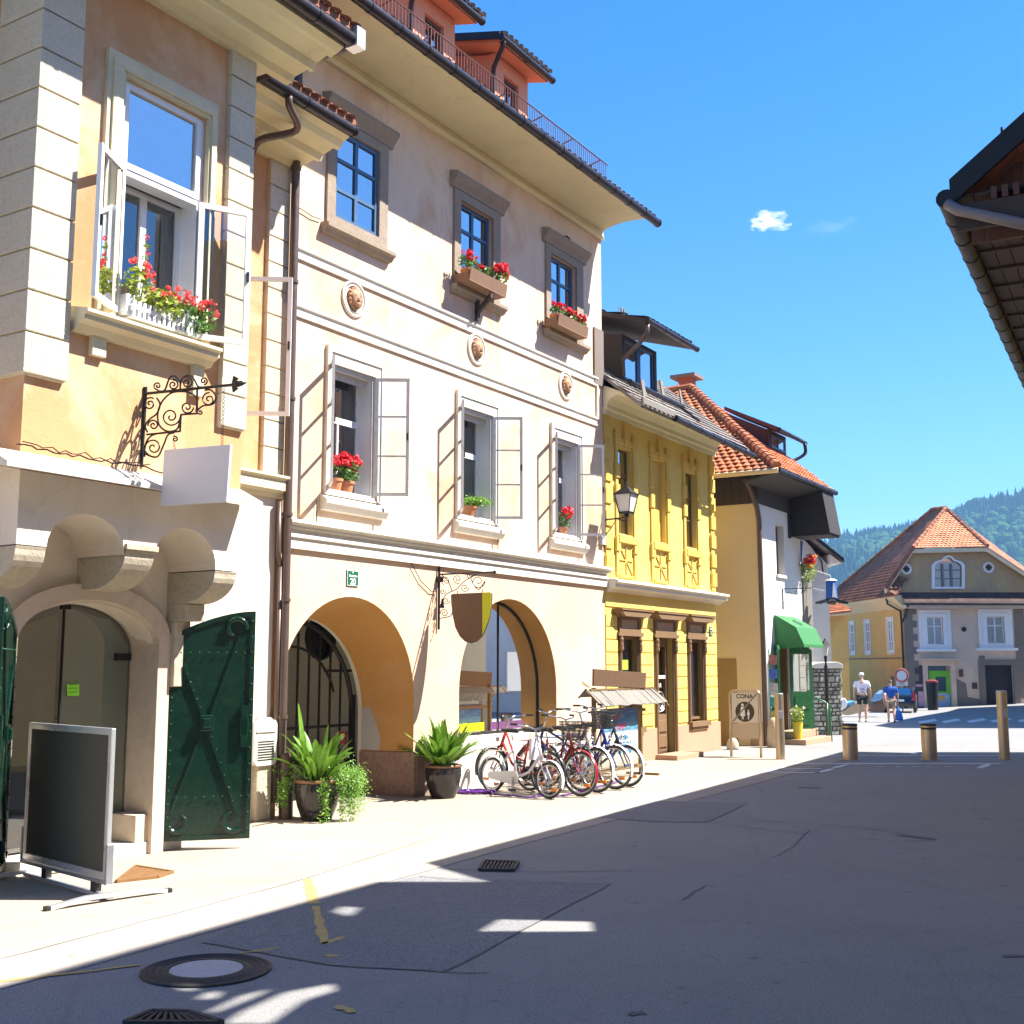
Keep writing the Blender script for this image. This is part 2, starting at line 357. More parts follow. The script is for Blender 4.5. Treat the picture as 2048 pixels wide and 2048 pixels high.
# ================================================================ SETTING
def sheet(name, pts, mat, dz, nx=1, kind='structure', label=None, cat=None):
    mb = MB(); mb.add([(x, y, gz(x, y) + dz) for x, y in pts], [tuple(t) for t in tessellate_polygon([[Vector((x, y, 0)) for x, y in pts]])])
    return tag(mb.build(name, mat, norm=True), label, cat, None, kind)
g = MB(); xs = [-900, -300, -100, -40, -20, -10] + [i * 2 for i in range(0, 31)] + [80, 150, 400, 900, 1800]
ys = [-60, -10, 0, 10, 20] + [24 + 2 * i for i in range(26)] + [90, 130, 250, 500, 900, 1800]
vs = [(x, y, gz(x, y)) for y in ys for x in xs]; nx = len(xs)
g.add(vs, [(j * nx + i, j * nx + i + 1, (j + 1) * nx + i + 1, (j + 1) * nx + i) for j in range(len(ys) - 1) for i in range(nx - 1)])
tag(g.build('ground', M['asphalt'], norm=False, smooth='all'), kind='structure')
def wpoly(pts): return [(W((u, n, 0)).x, W((u, n, 0)).y) for u, n in pts]
# footway along the facades and pale channel beside it
sheet('footway', wpoly([(-6, -12.5), (-6, -6.75), (4.9, -6.9), (10.5, -7.25), (16, -7.3), (24, -7.55), (25.5, -7.8), (25.5, -14), (10, -14)]), M['pave'], .004)
sheet('channel', wpoly([(-6, -6.75), (-6, -6.0), (4.9, -6.1), (10.5, -6.45), (16, -6.6), (24, -6.9), (24, -7.55), (16, -7.3), (10.5, -7.25), (4.9, -6.9)]), M['strip'], .0042)
# joints, repairs
def line(name, pts, w, mat, dz, kind='structure', jit=0.0):
    mb = MB(); P = []
    for (a, b) in zip(pts[:-1], pts[1:]):
        for i in range(6): t = i / 6; P.append((a[0] + (b[0] - a[0]) * t + random.uniform(-jit, jit), a[1] + (b[1] - a[1]) * t + random.uniform(-jit, jit)))
    P.append(pts[-1]); L = []; Rr = []
    for i, p in enumerate(P):
        q = P[min(i + 1, len(P) - 1)]; o = P[max(i - 1, 0)]; d = Vector((q[0] - o[0], q[1] - o[1])).normalized(); nn = Vector((-d.y, d.x)) * w / 2 * random.uniform(.6, 1.2)
        L.append((p[0] + nn.x, p[1] + nn.y, gz(*p) + dz)); Rr.append((p[0] - nn.x, p[1] - nn.y, gz(*p) + dz))
    k = len(P); mb.add(L + Rr, [(i, i + 1, k + i + 1, k + i) for i in range(k - 1)])
    return tag(mb.build(name, mat, norm=False), kind=kind)
P13 = lambda *a: [gxy(13, x, y) for x, y in a]
P12 = lambda *a: [gxy(12, x, y) for x, y in a]
sheet('road_repair', P13((1240, 228), (1815, 250), (1590, 370), (1320, 512), (980, 492), (600, 425), (760, 350), (1000, 285)), M['patch'], .0045)
sheet('road_repair', P12((100, 550), (345, 478), (745, 488), (565, 570), (330, 568)), M['patch'], .0045)
for pts in (P13((1815, 250), (1590, 370), (1320, 512), (980, 492), (600, 425)), P13((1240, 228), (1500, 250), (1815, 250)), P13((1300, 205), (1600, 215), (1880, 210)),
            P12((100, 550), (330, 568), (565, 570), (700, 510)), P12((345, 478), (745, 488)), P12((565, 570), (900, 610), (1400, 655), (1550, 645)), P12((700, 562), (1000, 575), (1250, 595), (1550, 640)),
            P12((1010, 600), (930, 680), (850, 720)), P13((0, 475), (430, 362), (860, 250), (1300, 110)), P13((1320, 512), (1450, 515)), P12((560, 840), (460, 905))):
    line('road_joint', pts, .015, M['crack'], .0055, jit=.012)
line('road_stain', P12((960, 420), (1060, 422)), .16, M['crack'], .0052); line('road_stain', P12((1840, 1148), (1932, 1146)), .06, M['crack'], .0052)
line('road_stain', P12((235, 1400), (300, 1390)), .05, M['crack'], .0052, jit=.02); line('road_stain', P12((1390, 625), (1555, 645)), .07, M['crack'], .0058)
# painted markings
for pts, w in ((P13((915, 235), (925, 275), (932, 310)), .10), (P13((935, 318), (950, 370), (965, 432)), .07), (P13((0, 542), (120, 528), (260, 512)), .045), (P13((260, 512), (415, 492)), .035),
               (P13((960, 430), (1020, 410)), .05), (P13((715, 457), (835, 442)), .035), (P13((972, 462), (998, 468)), .06), (P13((1010, 615), (1045, 635)), .06)):
    line('yellow_marking', pts, w, M['ypaint'], .0065, jit=.01)
for pts, w in ((P12((1050, 283), (1835, 283)), .14), (P12((945, 318), (1835, 318)), .2), (P12((870, 340), (1060, 340)), .13), (P12((830, 355), (1060, 357)), .13), (P12((820, 356), (900, 330)), .12),
               (P12((1045, 358), (1110, 340)), .12), (P12((1115, 336), (1170, 322)), .14), (P12((1740, 338), (1780, 320)), .16), (P12((1450, 278), (1500, 262)), .1), (P12((1660, 268), (1700, 258)), .1)):
    line('white_marking', pts, w, M['wpaint'], .006)
for x in (1300, 1380, 1450, 1510, 1590): line('white_marking', P12((x, 331), (x + 26, 331)), .07, M['wpaint'], .006)
for i, (x0, x1) in enumerate(((1200, 1290), (1330, 1420), (1470, 1560), (1600, 1700), (1750, 1860))):
    pts = [gxy(8, x, y, -.17) for x, y in ((x0, 1500 - i * 2), (x1, 1484 - i * 2), (x1 + 25, 1494 - i * 2), (x0 + 20, 1511 - i * 2))]
    mb = MB(); mb.add([(x, y, gz(x, y) + .006) for x, y in pts], [(0, 1, 2, 3)]); tag(mb.build('crossing_stripe', M['wpaint'], norm=False), kind='structure')
# drain covers
mh = gxy(13, 613, 508); MK = .9
th = thing('manhole_cover', (mh[0], mh[1], .004), 'round cast iron manhole cover with pale concrete centre in the road', 'manhole cover')
mb = MB(); mb.lathe((mh[0], mh[1], 0), [(r_ * .9, z_) for r_, z_ in ((.425, .0), (.425, .012), (.40, .018), (.385, .008), (.36, .018), (.345, .008), (.32, .018), (.3, .008), (.27, .018), (.245, .018), (.24, .008))], 48); mb.build('frame', M['castiron'], th, smooth=True)
mb = MB(); mb.lathe((mh[0], mh[1], 0), [(.215, .008), (.215, .014), (.2, .016)], 40); mb.build('concrete_lid', paint('manhole concrete', (.45, .45, .46), .7, .1, dirt=(.3, .3, .32)), th, smooth=True)
def grate(pts, nb, label, mat):
    z = .006; c = Vector((sum(p[0] for p in pts) / 4, sum(p[1] for p in pts) / 4)); q = [Vector(p) for p in pts]
    t = thing('drain_grate', (c.x, c.y, .004), label, 'drain grate'); mb = MB()
    mb.add([(p.x, p.y, z) for p in q], [(0, 1, 2, 3)]); mb.build('pit', M['dark'], t, norm=False); mb = MB()
    e = [q[i] for i in range(4)]
    for i in range(4): mb.tube([(e[i].x, e[i].y, z + .008), (e[(i + 1) % 4].x, e[(i + 1) % 4].y, z + .008)], .02, 4)
    for i in range(1, nb):
        f = i / nb; a = q[0].lerp(q[1], f); b = q[3].lerp(q[2], f); mb.tube([(a.x, a.y, z + .008), (b.x, b.y, z + .008)], .013, 4)
    mb.build('bars', mat, t)
grate([gxy(13, *p) for p in ((1425, 212), (1525, 214), (1540, 190), (1440, 186))], 9, 'small slotted rain grate in the road at the shadow edge', M['castiron'])
grate([gxy(13, *p) for p in ((370, 672), (660, 672), (560, 640), (450, 638))], 10, 'square iron grate at the near edge of the picture', M['castiron'])
grate([gxy(3, *p) for p in ((600, 1590), (810, 1566), (890, 1540), (700, 1510))], 12, 'rusty brown grate in the footway before the green door', M['rust'])
# ---------------------------------------------------------------- hills with forest
def hillh(x, y):
    r = math.hypot(x, y); a = x / max(1, y)      # bearing ratio
    px = 1024 + FPX * a
    top = 0
    for (x0, y0), (x1, y1) in zip(HP[:-1], HP[1:]):
        if x0 <= px <= x1: top = y0 + (y1 - y0) * (px - x0) / (x1 - x0)
    if px < HP[0][0]: top = HP[0][1]
    if px > HP[-1][0]: top = HP[-1][1]
    hmax = (1333 - top) / FPX * 1150 - 9
    t = (y - 620) / (1150 - 620)
    if t <= 0: return -2
    s = smooth(0, 1, t) if t < 1 else 1 - .5 * smooth(1, 2.2, t)
    n = mnoise.fractal(Vector((x * .006, y * .006, 0)), 1, 2, 4) * 14 * min(1, t * 3)
    ridge = 10 * math.sin(x * .02 + y * .004) * math.sin(min(1, t) * math.pi)
    return -2 + hmax * s + (n + ridge) * (1 if t < 1 else .6) * (.35 + .65 * (1 - abs(min(t, 1) - .5)))
HP = [(-2500, 1180), (-600, 1150), (400, 1120), (1100, 1100), (1500, 1085), (1645, 1090), (1700, 1072), (1800, 1050), (1900, 1030), (1960, 1005), (2048, 990), (2300, 950), (3200, 900), (5000, 1000)]
hm = MB(); X = [i * 28 - 1300 for i in range(115)]; Y = [600 + 26 * i for i in range(46)]; nx = len(X)
hm.add([(x, y, hillh(x, y)) for y in Y for x in X], [(j * nx + i, j * nx + i + 1, (j + 1) * nx + i + 1, (j + 1) * nx + i) for j in range(len(Y) - 1) for i in range(nx - 1)])
fm = MT('forest floor'); fm.set(fm.mix(fm.noise(.03, 5), (.02, .06, .02, 1), (.06, .12, .03, 1)), 1)
tag(hm.build('hills', fm.m, smooth='all', norm=False), kind='structure')
rng = random.Random(3)
fo = {0: MB(), 1: MB()}
cnt = 0
while cnt < 5200:
    y = rng.uniform(640, 1170); px = rng.uniform(1600, 2330) if cnt < 4700 else rng.uniform(-400, 1600); x = (px - 1024) / FPX * y; z = hillh(x, y)
    cnt += 1; con = mnoise.noise(Vector((x * .008, y * .008, 3))) + rng.uniform(-.35, .35) - (.15 if px > 1850 else -.25) > 0
    if con:
        h = rng.uniform(11, 19); r = h * rng.uniform(.17, .24); m = fo[0]; n = 6; o = rng.random() * 6
        for k in range(3):
            z0 = z + h * (.08 + .27 * k); z1 = z + h * (.5 + .25 * k); rr = r * (1 - .27 * k)
            m.add([(x + rr * math.cos(o + j * 1.047) * rng.uniform(.8, 1.15), y + rr * math.sin(o + j * 1.047), z0 + rng.uniform(-.6, .6)) for j in range(n)] + [(x, y, z1)], [(j, (j + 1) % n, n) for j in range(n)])
    else:
        h = rng.uniform(8, 14); r = h * rng.uniform(.42, .6); m = fo[1]
        for k in range(4):
            a = rng.random() * 6.28; d = r * .55 * (k > 0); rr = r * rng.uniform(.5, .8)
            random.seed(cnt * 5 + k); m.ball((x + d * math.cos(a), y + d * math.sin(a), z + h * rng.uniform(.45, .75)), (rr, rr, rr * .9), 7, 5, .18)
def forestmat(name, c, c2):
    m = MT(name); b = m.mix(m.ramp(m.noise(.05, 5, .7), .35, .65), tuple(c) + (1,), tuple(c2) + (1,)); b = m.mix(m.math('MULTIPLY', m.noise(.9, 4, .8), .6), b, k4(tuple(c) + (1,), .45)); m.set(b, 1, spec=.1); m.bump(m.noise(1.2, 4), 1.0, 1.2); return m.m
for k, nm, mt in ((0, 'conifer_forest', forestmat('conifer foliage', (.012, .042, .02), (.024, .07, .028))), (1, 'broadleaf_forest', forestmat('broadleaf foliage', (.034, .095, .025), (.075, .16, .04)))):
    tag(fo[k].build(nm, mt, norm=False), 'dense wooded hillside far behind the houses, ' + ('dark pointed conifers' if k == 0 else 'round lighter broadleaf crowns'), 'forest', kind='stuff')
random.seed(11)
# ---------------------------------------------------------------- sky, sun, camera
wd = bpy.data.worlds.new('World'); S.world = wd; wd.use_nodes = True; nt = wd.node_tree; nt.nodes.clear()
so = nt.nodes.new('ShaderNodeOutputWorld'); bg = nt.nodes.new('ShaderNodeBackground'); sk = nt.nodes.new('ShaderNodeTexSky'); sk.sky_type = 'NISHITA'
sk.sun_disc = False; SUN = Vector((1.166, -.021, 1.5)).normalized()
sk.sun_elevation = math.asin(SUN.z); sk.sun_rotation = math.atan2(SUN.x, SUN.y); sk.altitude = 300; sk.air_density = 1.0; sk.dust_density = .5; sk.ozone_density = 2.5
hs = nt.nodes.new('ShaderNodeHueSaturation'); hs.inputs['Saturation'].default_value = 1.45; hs.inputs['Value'].default_value = 1.2
tn = nt.nodes.new('ShaderNodeMix'); tn.data_type = 'RGBA'; tn.blend_type = 'MULTIPLY'; tn.inputs[0].default_value = 1; tn.inputs[7].default_value = (.80, .86, 1.0, 1)
nt.links.new(sk.outputs[0], hs.inputs['Color']); nt.links.new(hs.outputs[0], tn.inputs[6])
# small fair weather clouds, fixed in the sky
tc = nt.nodes.new('ShaderNodeTexCoord'); cur = tn.outputs[2]
def wn(t, **k):
    n = nt.nodes.new(t)
    for a, b in k.items(): setattr(n, a, b)
    return n
def cloud(cur, kx, ky, wpx, hpx, strength, thr):
    r = Vector(ray(0, kx, ky)).normalized(); rt = Vector((r.y, -r.x, 0)).normalized(); up = rt.cross(r)
    def dot(v):
        n = wn('ShaderNodeVectorMath', operation='DOT_PRODUCT'); nt.links.new(tc.outputs['Generated'], n.inputs[0]); n.inputs[1].default_value = v; return n.outputs['Value']
    def mth(op, a, b):
        n = wn('ShaderNodeMath', operation=op)
        for s_, v in ((n.inputs[0], a), (n.inputs[1], b)):
            if isinstance(v, (int, float)): s_.default_value = v
            else: nt.links.new(v, s_)
        return n.outputs[0]
    a = mth('DIVIDE', dot(rt), wpx / FPX); b = mth('DIVIDE', dot(up), hpx / FPX)
    d = mth('SQRT', mth('ADD', mth('MULTIPLY', a, a), mth('MULTIPLY', b, b)), 0)
    no = wn('ShaderNodeTexNoise'); no.inputs['Scale'].default_value = 70; no.inputs['Detail'].default_value = 7; no.inputs['Roughness'].default_value = .62
    mp = wn('ShaderNodeMapping'); mp.inputs['Scale'].default_value = (1, 1, 2.2); nt.links.new(tc.outputs['Generated'], mp.inputs[0]); nt.links.new(mp.outputs[0], no.inputs['Vector'])
    v = mth('SUBTRACT', mth('SUBTRACT', 1.25, d), mth('MULTIPLY', mth('SUBTRACT', no.outputs[0], .3), 2.6))
    f = mth('MULTIPLY', mth('MULTIPLY', v, thr), strength); cl = wn('ShaderNodeClamp'); nt.links.new(f, cl.inputs[0]); fr = mth('MULTIPLY', cl.outputs[0], 1.0)
    fr = mth('MULTIPLY', fr, mth('GREATER_THAN', dot(r), .9))
    mx = wn('ShaderNodeMix', data_type='RGBA'); nt.links.new(fr, mx.inputs[0]); nt.links.new(cur, mx.inputs[6]); mx.inputs[7].default_value = CLOUDC
    return mx.outputs[2]
CLOUDC = (9.5, 9.5, 9.8, 1)
cur = cloud(cur, 1540, 444, 50, 24, 1.0, 1.5)
cur = cloud(cur, 1670, 452, 60, 24, .05, 1.6)
nt.links.new(cur, bg.inputs[0]); bg.inputs[1].default_value = .064; nt.links.new(bg.outputs[0], so.inputs[0])
sl = bpy.data.lights.new('sun', 'SUN'); sl.energy = 5.0; sl.angle = R(.5); sl.color = (1, .955, .88); sun = bpy.data.objects.new('sun', sl); C.objects.link(sun)
sun.rotation_euler = SUN.to_track_quat('Z', 'Y').to_euler(); sun.location = (20, 0, 40)
cd = bpy.data.cameras.new('camera'); cam = bpy.data.objects.new('camera', cd); C.objects.link(cam); cam.location = (0, 0, EYE); cam.rotation_euler = (math.pi / 2 + TH, 0, 0)
cd.sensor_width = 36; cd.lens = FPX / 2048 * 36; cd.clip_end = 4000; cd.clip_start = .05; S.camera = cam
S.view_settings.view_transform = 'Standard'; S.view_settings.look = 'None'; S.view_settings.gamma = 1; S.view_settings.exposure = EXPO
S.render.resolution_x = 1024; S.render.resolution_y = 1024; S.cycles.max_bounces = 8; S.cycles.transparent_max_bounces = 16; S.cycles.caustics_reflective = False
# ================================================================ BUILDING KIT
def rect(u0, z0, u1, z1): return [(u0, z0), (u1, z0), (u1, z1), (u0, z1)]
def arc(cu, cz, r, a0, a1, n=24, ru=None): return [(cu + (ru or r) * math.cos(R(a0 + (a1 - a0) * i / n)), cz + r * math.sin(R(a0 + (a1 - a0) * i / n))) for i in range(n + 1)]
def arch_hole(cu, cz, r, zb, n=28): return [(cu - r, zb)] + arc(cu, cz, r, 180, 0, n) + [(cu + r, zb)]
def room(parent, u0, u1, z0, z1, n, depth, mat, T=W, axis='n'):
    mb = MB(T); d = n - depth; e = .03; u0 -= e; u1 += e; z0 -= e; z1 += e
    if axis == 'n':
        mb.add([(u0, n, z0), (u1, n, z0), (u1, n, z1), (u0, n, z1), (u0, d, z0), (u1, d, z0), (u1, d, z1), (u0, d, z1)], [(4, 5, 6, 7), (0, 1, 5, 4), (1, 2, 6, 5), (2, 3, 7, 6), (3, 0, 4, 7)])
    return mb.build('room', mat, parent, norm=False)
def frame_mb(T, u0, u1, z0, z1, n, w, d, cols=(), rows=(), mw=.03):
    mb = MB(T); mb.wall(rect(u0, z0, u1, z1), [rect(u0 + w, z0 + w, u1 - w, z1 - w)], n, n - d)
    for c in cols: mb.box((c - mw / 2, n - d + .004, z0 + w), (c + mw / 2, n - .004, z1 - w))
    for r_ in rows:
        cs = [u0 + w] + [x for c in cols for x in (c - mw / 2, c + mw / 2)] + [u1 - w]
        for i in range(0, len(cs), 2): mb.box((cs[i], n - d + .006, r_ - mw * .4), (cs[i + 1], n - .006, r_ + mw * .4))
    return mb
def pane(T, parent, u0, u1, z0, z1, n, mat):
    mb = MB(T); mb.add([(u0, n, z0), (u1, n, z0), (u1, n, z1), (u0, n, z1)], [(0, 1, 2, 3)]); return mb.build('pane', mat, parent, norm=False)
def window(parent, u0, u1, z0, z1, n, fm, cols=(), rows=(), w=.05, d=.05, g='glass', T=W, mw=.03, name='window'):
    f = frame_mb(T, u0, u1, z0, z1, n, w, d, cols, rows, mw).build(name, fm, parent); pane(T, f, u0 + w * .8, u1 - w * .8, z0 + w * .8, z1 - w * .8, n - d * .55, M[g]); return f
def leafT(T, hu, hn, ang, flip=1):                          # frame of an opened casement: local (s, t, z), s from the hinge, t thickness
    c, s = math.cos(R(ang)), math.sin(R(ang))
    return lambda p: T((hu + flip * c * p[0] - flip * s * p[1] * 0 + 0, hn + s * p[0], p[2])) if p[1] == 0 else T((hu + flip * c * p[0] - flip * s * p[1], hn + s * p[0] + c * p[1], p[2]))
def casement(parent, hu, hn, z0, z1, L, ang, flip, fm, rows, g='clear', w=.045, d=.035, T=W):
    LT = leafT(T, hu, hn, ang, flip); mb = MB(LT); mb.wall([(0, z0), (L, z0), (L, z1), (0, z1)], [[(w, z0 + w), (L - w, z0 + w), (L - w, z1 - w), (w, z1 - w)]], 0.0005, d)
    for r_ in rows: mb.box((w, .004, r_ - .012), (L - w, d - .004, r_ + .012))
    f = mb.build('casement', fm, parent)
    m2 = MB(LT); m2.add([(w * .8, d / 2, z0 + w * .8), (L - w * .8, d / 2, z0 + w * .8), (L - w * .8, d / 2, z1 - w * .8), (w * .8, d / 2, z1 - w * .8)], [(0, 1, 2, 3)]); m2.build('pane', M[g], f, norm=False)
    m3 = MB(LT); m3.box((L - w * .7, -.02, (z0 + z1) / 2 - .05), (L - w * .3, 0, (z0 + z1) / 2 + .05)); m3.build('handle', M['iron'], f); return f
def profile(T, prof, u0, u1, n0):                           # moulding: prof [(out, z)...] closed polygon swept along u
    mb = MB(T); mb.slab([(u0, n0 + a, z) for a, z in prof], (1, 0, 0)) if False else None
    k = len(prof); mb.add([(u0, n0 + a, z) for a, z in prof] + [(u1, n0 + a, z) for a, z in prof], [tuple(range(k))[::-1], tuple(range(k, 2 * k))] + [(i, (i + 1) % k, k + (i + 1) % k, k + i) for i in range(k)]); return mb
def gutter(T, a, b, r, mat, parent, name='gutter', brackets=True):
    a, b = Vector(a), Vector(b); mb = MB(T); mb.tube([a, b], r, 12)
    L = (b - a).length; n = max(1, int(L / .6))
    for i in range(n + 1):
        p = a.lerp(b, i / n); d = (b - a).normalized() * .018; mb.tube([p - d, p + d], r * 1.1, 12)
    return mb.build(name, mat, parent, smooth=True)
def tileroof(T, org, su, tv, W_, L_, inside, mat, parent, cw=.17, ch=.17, th=.02, name='roof', curve=.018, seed=1, nrm=None):
    rg = random.Random(seed); org, su, tv = Vector(org), Vector(su).normalized(), Vector(tv).normalized(); nn = nrm or su.cross(tv); nn = Vector(nn).normalized()
    if nn.z < 0: nn = -nn
    mb = MB(T)
    for j in range(int(L_ / ch) + 1):
        for i in range(-1, int(W_ / cw) + 1):
            s0 = i * cw + (.5 * cw if j % 2 else 0); t0 = j * ch
            if not inside(s0 + cw / 2, t0 + ch / 2): continue
            k = rg.uniform(-.004, .004); g = cw * .03; lo = th + k + .014; vs = []
            for (ds, cv, rt) in ((g, 0, .03), (cw * .28, curve * .8, .008), (cw * .5, curve, 0), (cw * .72, curve * .8, .008), (cw - g, 0, .03)):
                for (tt, h) in ((t0 - .02 + rt, lo + cv), (t0 + ch * 1.05, .006 + cv + k)): vs.append(org + su * (s0 + ds) + tv * tt + nn * h)
            vs.append(org + su * (s0 + g) + tv * (t0 + .01)); vs.append(org + su * (s0 + cw - g) + tv * (t0 + .01))
            mb.add(vs, [(0, 2, 3, 1), (2, 4, 5, 3), (4, 6, 7, 5), (6, 8, 9, 7), (10, 11, 8, 6, 4, 2, 0)])
    return mb.build(name, mat, parent, norm=False)
def scroll(cx, cy, r, a0, turns, k, mp):                    # spiral in survey pixels mapped by mp
    n = int(28 * abs(turns)); P = []
    for i in range(n + 1):
        t = i / n; a = a0 + turns * 2 * math.pi * t; rr = r * (1 - .93 * t) ** .8 if t < 1 else r * .1; P.append(mp(k, cx + rr * math.cos(a), cy + rr * math.sin(a)))
    return P
def foliage(mb, c, rad, n, size, rg, flat=.5, T=None):
    for _ in range(n):
        while True:
            d = Vector((rg.uniform(-1, 1), rg.uniform(-1, 1), rg.uniform(-1, 1)))
            if d.length < 1: break
        p = Vector((c[0] + d.x * rad[0], c[1] + d.y * rad[1], c[2] + d.z * rad[2])); s = size * rg.uniform(.6, 1.3)
        a = Vector((rg.uniform(-1, 1), rg.uniform(-1, 1), rg.uniform(-1, 1) * flat)).normalized(); b = a.cross(Vector((rg.uniform(-1, 1), rg.uniform(-1, 1), rg.uniform(-1, 1)))).normalized()
        mb.add([p - a * s, p + b * s * .55 - a * .2 * s, p + a * s, p - b * s * .55 - a * .2 * s], [(0, 1, 2, 3)])
def blossom(mb, c, r, rg, n=16):
    for _ in range(n):
        d = Vector((rg.gauss(0, 1), rg.gauss(0, 1), rg.gauss(0, 1))).normalized(); p = Vector(c) + d * r * rg.uniform(.6, 1); s = r * .5
        a = d.orthogonal().normalized(); b = d.cross(a); mb.add([p + a * s, p + b * s + d * s * .3, p - a * s, p - b * s + d * s * .3], [(0, 1, 2, 3)])
# ================================================================ TOWNHOUSE B (cream and peach)
NB = -10.0; bx = thing('townhouse', W((10.8, NB, 0)), 'tall cream and peach townhouse with two street arches, medallions and open casements', 'house')
mids = [(11.50, 12.42, 11.42, 12.58), (14.50, 15.40, 14.40, 15.56), (17.38, 18.20, 17.25, 18.36)]   # opening, surround
blues = [(11.50, 12.43, 11.33, 12.62), (14.45, 15.38, 14.28, 15.59), (17.24, 18.18, 17.08, 18.42)]
mb = MB(W); mb.wall(rect(10.66, 3.25, 19.2, 10.06), [rect(a, 4.06, b, 5.75) for a, b, _, _ in mids] + [rect(a, 7.76, b, 9.02) for a, b, _, _ in blues], NB, NB - .38); mb.build('wall', M['b_up'], bx)
A1 = (12.04, 1.34, 1.37); A2 = (15.97, 1.42, 1.45)
mb = MB(W); mb.wall(rect(10.66, 0, 19.2, 3.25), [arch_hole(*A1, .0)[0:1] + arch_hole(*A1, .0)[1:], arch_hole(*A2, .72)], NB, NB - .38)
mb = MB(W)                                                  # lower wall: open arch cut to the ground
lo = [(10.66, 0), (10.66, 3.25), (19.2, 3.25), (19.2, 0), (13.41, 0)] + arc(A1[0], A1[1], A1[2], 0, 180, 28) + [(10.67, 0)]
mb.wall(lo, [arch_hole(*A2, .72)], NB, NB - .3); mb.build('arcade_wall', M['b_low'], bx)
# deep reveal of the open archway, splayed to a smaller inner arch
inset = .005
def splay(p0, p1, n0, n1, mat, name, inner_face=None):
    mb = MB(W); k = len(p0); mb.add([(u, n0, z) for u, z in p0] + [(u, n1, z) for u, z in p1], [(i, i + 1, k + i + 1, k + i) for i in range(k - 1)]); return mb.build(name, mat, bx, norm=False)
o1 = [(13.405, 0)] + arc(A1[0], A1[1], A1[2] - .005, 0, 180, 28) + [(10.675, 0)]; i1 = [(13.41, 0)] + arc(12.06, 1.12, 1.35, 0, 180, 28) + [(10.71, 0)]
splay([(u, z) for u, z in o1], i1, NB + .001, NB - .93, M['b_arch'], 'arch_reveal')
mb = MB(W); mb.box((13.36, NB - .93, .6), (13.44, NB - .52, 1.15)); 
o2 = arch_hole(A2[0], A2[1], 1.445, .72)[1:-1]; i2 = [(A2[0] + (u - A2[0]) * .985, z) for u, z in o2]
splay([(17.415, .72)] + o2[::-1] + [(14.525, .72)], [(17.405, .72)] + i2[::-1] + [(14.535, .72)], NB + .001, NB - .36, M['b_arch'], 'arch_reveal')
mb = MB(W); mb.add([(14.5, NB, .72), (17.44, NB, .72), (17.44, NB - .36, .74), (14.5, NB - .36, .74)], [(0, 1, 2, 3)]); mb.build('window_ledge', M['whitestone'], bx, norm=False)
# shop window in arch 2
f = MB(W); gi = arch_hole(A2[0], A2[1], 1.43, .74); gj = arch_hole(A2[0], A2[1], 1.39, .78); f.wall(gi, [gj], NB - .33, NB - .37); f.box((16.12, NB - .365, .78), (16.145, NB - .335, 2.79)); f = f.build('shop_window', M['iron'], bx)
g_ = MB(W); g_.add([(u, NB - .35, z) for u, z in gj], [tuple(t) for t in tessellate_polygon([[Vector((u, z, 0)) for u, z in gj]])]); g_.build('pane', M['shopglass'], f, norm=False)
room(bx, 14.45, 17.5, .7, 2.95, NB - .4, .9, M['interl'])
mb = MB(W); mb.box((14.7, NB - 1.0, .75), (15.5, NB - .8, 1.2)); mb.box((15.9, NB - 1.2, .75), (17.2, NB - .9, 1.45)); mb.box((15.9, NB - 1.2, 1.6), (17.2, NB - 1.0, 1.64)); mb.build('shop_shelf', M['dark'], bx)
mb = MB(W); mb.add([(14.62, NB - .34, .80), (15.72, NB - .34, .80), (15.72, NB - .34, .93), (14.62, NB - .34, .93)], [(0, 1, 2, 3)]); mb.build('lime_banner', M['lime'], bx, norm=False)
mb = MB(W); mb.add([(15.9, NB - .34, .8), (16.9, NB - .34, .8), (16.9, NB - .34, .92), (15.9, NB - .34, .92)], [(0, 1, 2, 3)]); mb.build('purple_banner', paint('purple banner', (.12, .04, .12), .5), bx, norm=False)
# passage behind arch 1 and its gate
mb = MB(W); mb.wall(rect(10.2, 0, 13.9, 3.1), [[(10.71, 0.0)] + arc(12.06, 1.12, 1.35, 180, 0, 28) + [(13.41, 0.0)]], NB - .93, NB - 1.0); mb.build('passage_wall', M['interl'], bx)
room(bx, 10.4, 13.7, .0, 2.7, NB - 1.0, 2.2, M['interl'])
gt = MB(W); gn = NB - 1.08
for i in range(12):
    u = 10.85 + i * .225; h = 1.12 + math.sqrt(max(.02, 1.30 ** 2 - (u - 12.06) ** 2)); gt.box((u - .012, gn - .012, .42), (u + .012, gn + .012, h))
gt.box((10.7, gn - .008, .95), (13.4, gn + .008, .99)); gt.tube([(u, gn, z) for u, z in arc(12.06, 1.12, 1.3, 2, 178, 24)], .035, 6); gt.tube([(u, gn, z) for u, z in arc(12.06, 1.12, .95, 20, 160, 20)], .02, 5)
gt.box((10.7, gn - .02, .38), (13.4, gn + .02, .45)); gt.box((13.33, gn - .03, 0), (13.41, gn + .03, 1.4)); gt.box((12.75, gn - .01, 1.72), (13.4, gn + .01, 1.76))
for i in range(12): u = 10.8 + i * .225; gt.tube([(u, gn, .44), (u + .11, gn, .56), (u + .225, gn, .44)], .014, 4)
gate = gt.build('iron_gate', M['iron'], bx); mb = MB(W); mb.box((10.72, gn - .015, .02), (13.33, gn + .005, .39)); mb.build('kick_plate', M['iron'], gate)
mb = MB(W); q = [uz(NB - 1.05, 19, *p) for p in ((507, 100), (587, 100), (580, 212), (505, 212))]; mb.slab([(u, NB - 1.05, z) for u, z in q], W((0, .01, 0)) * 0 + Vector((0, .01, 0))); nt_ = mb.build('notice', paint('dark red notice', (.22, .02, .02), .5), gate)
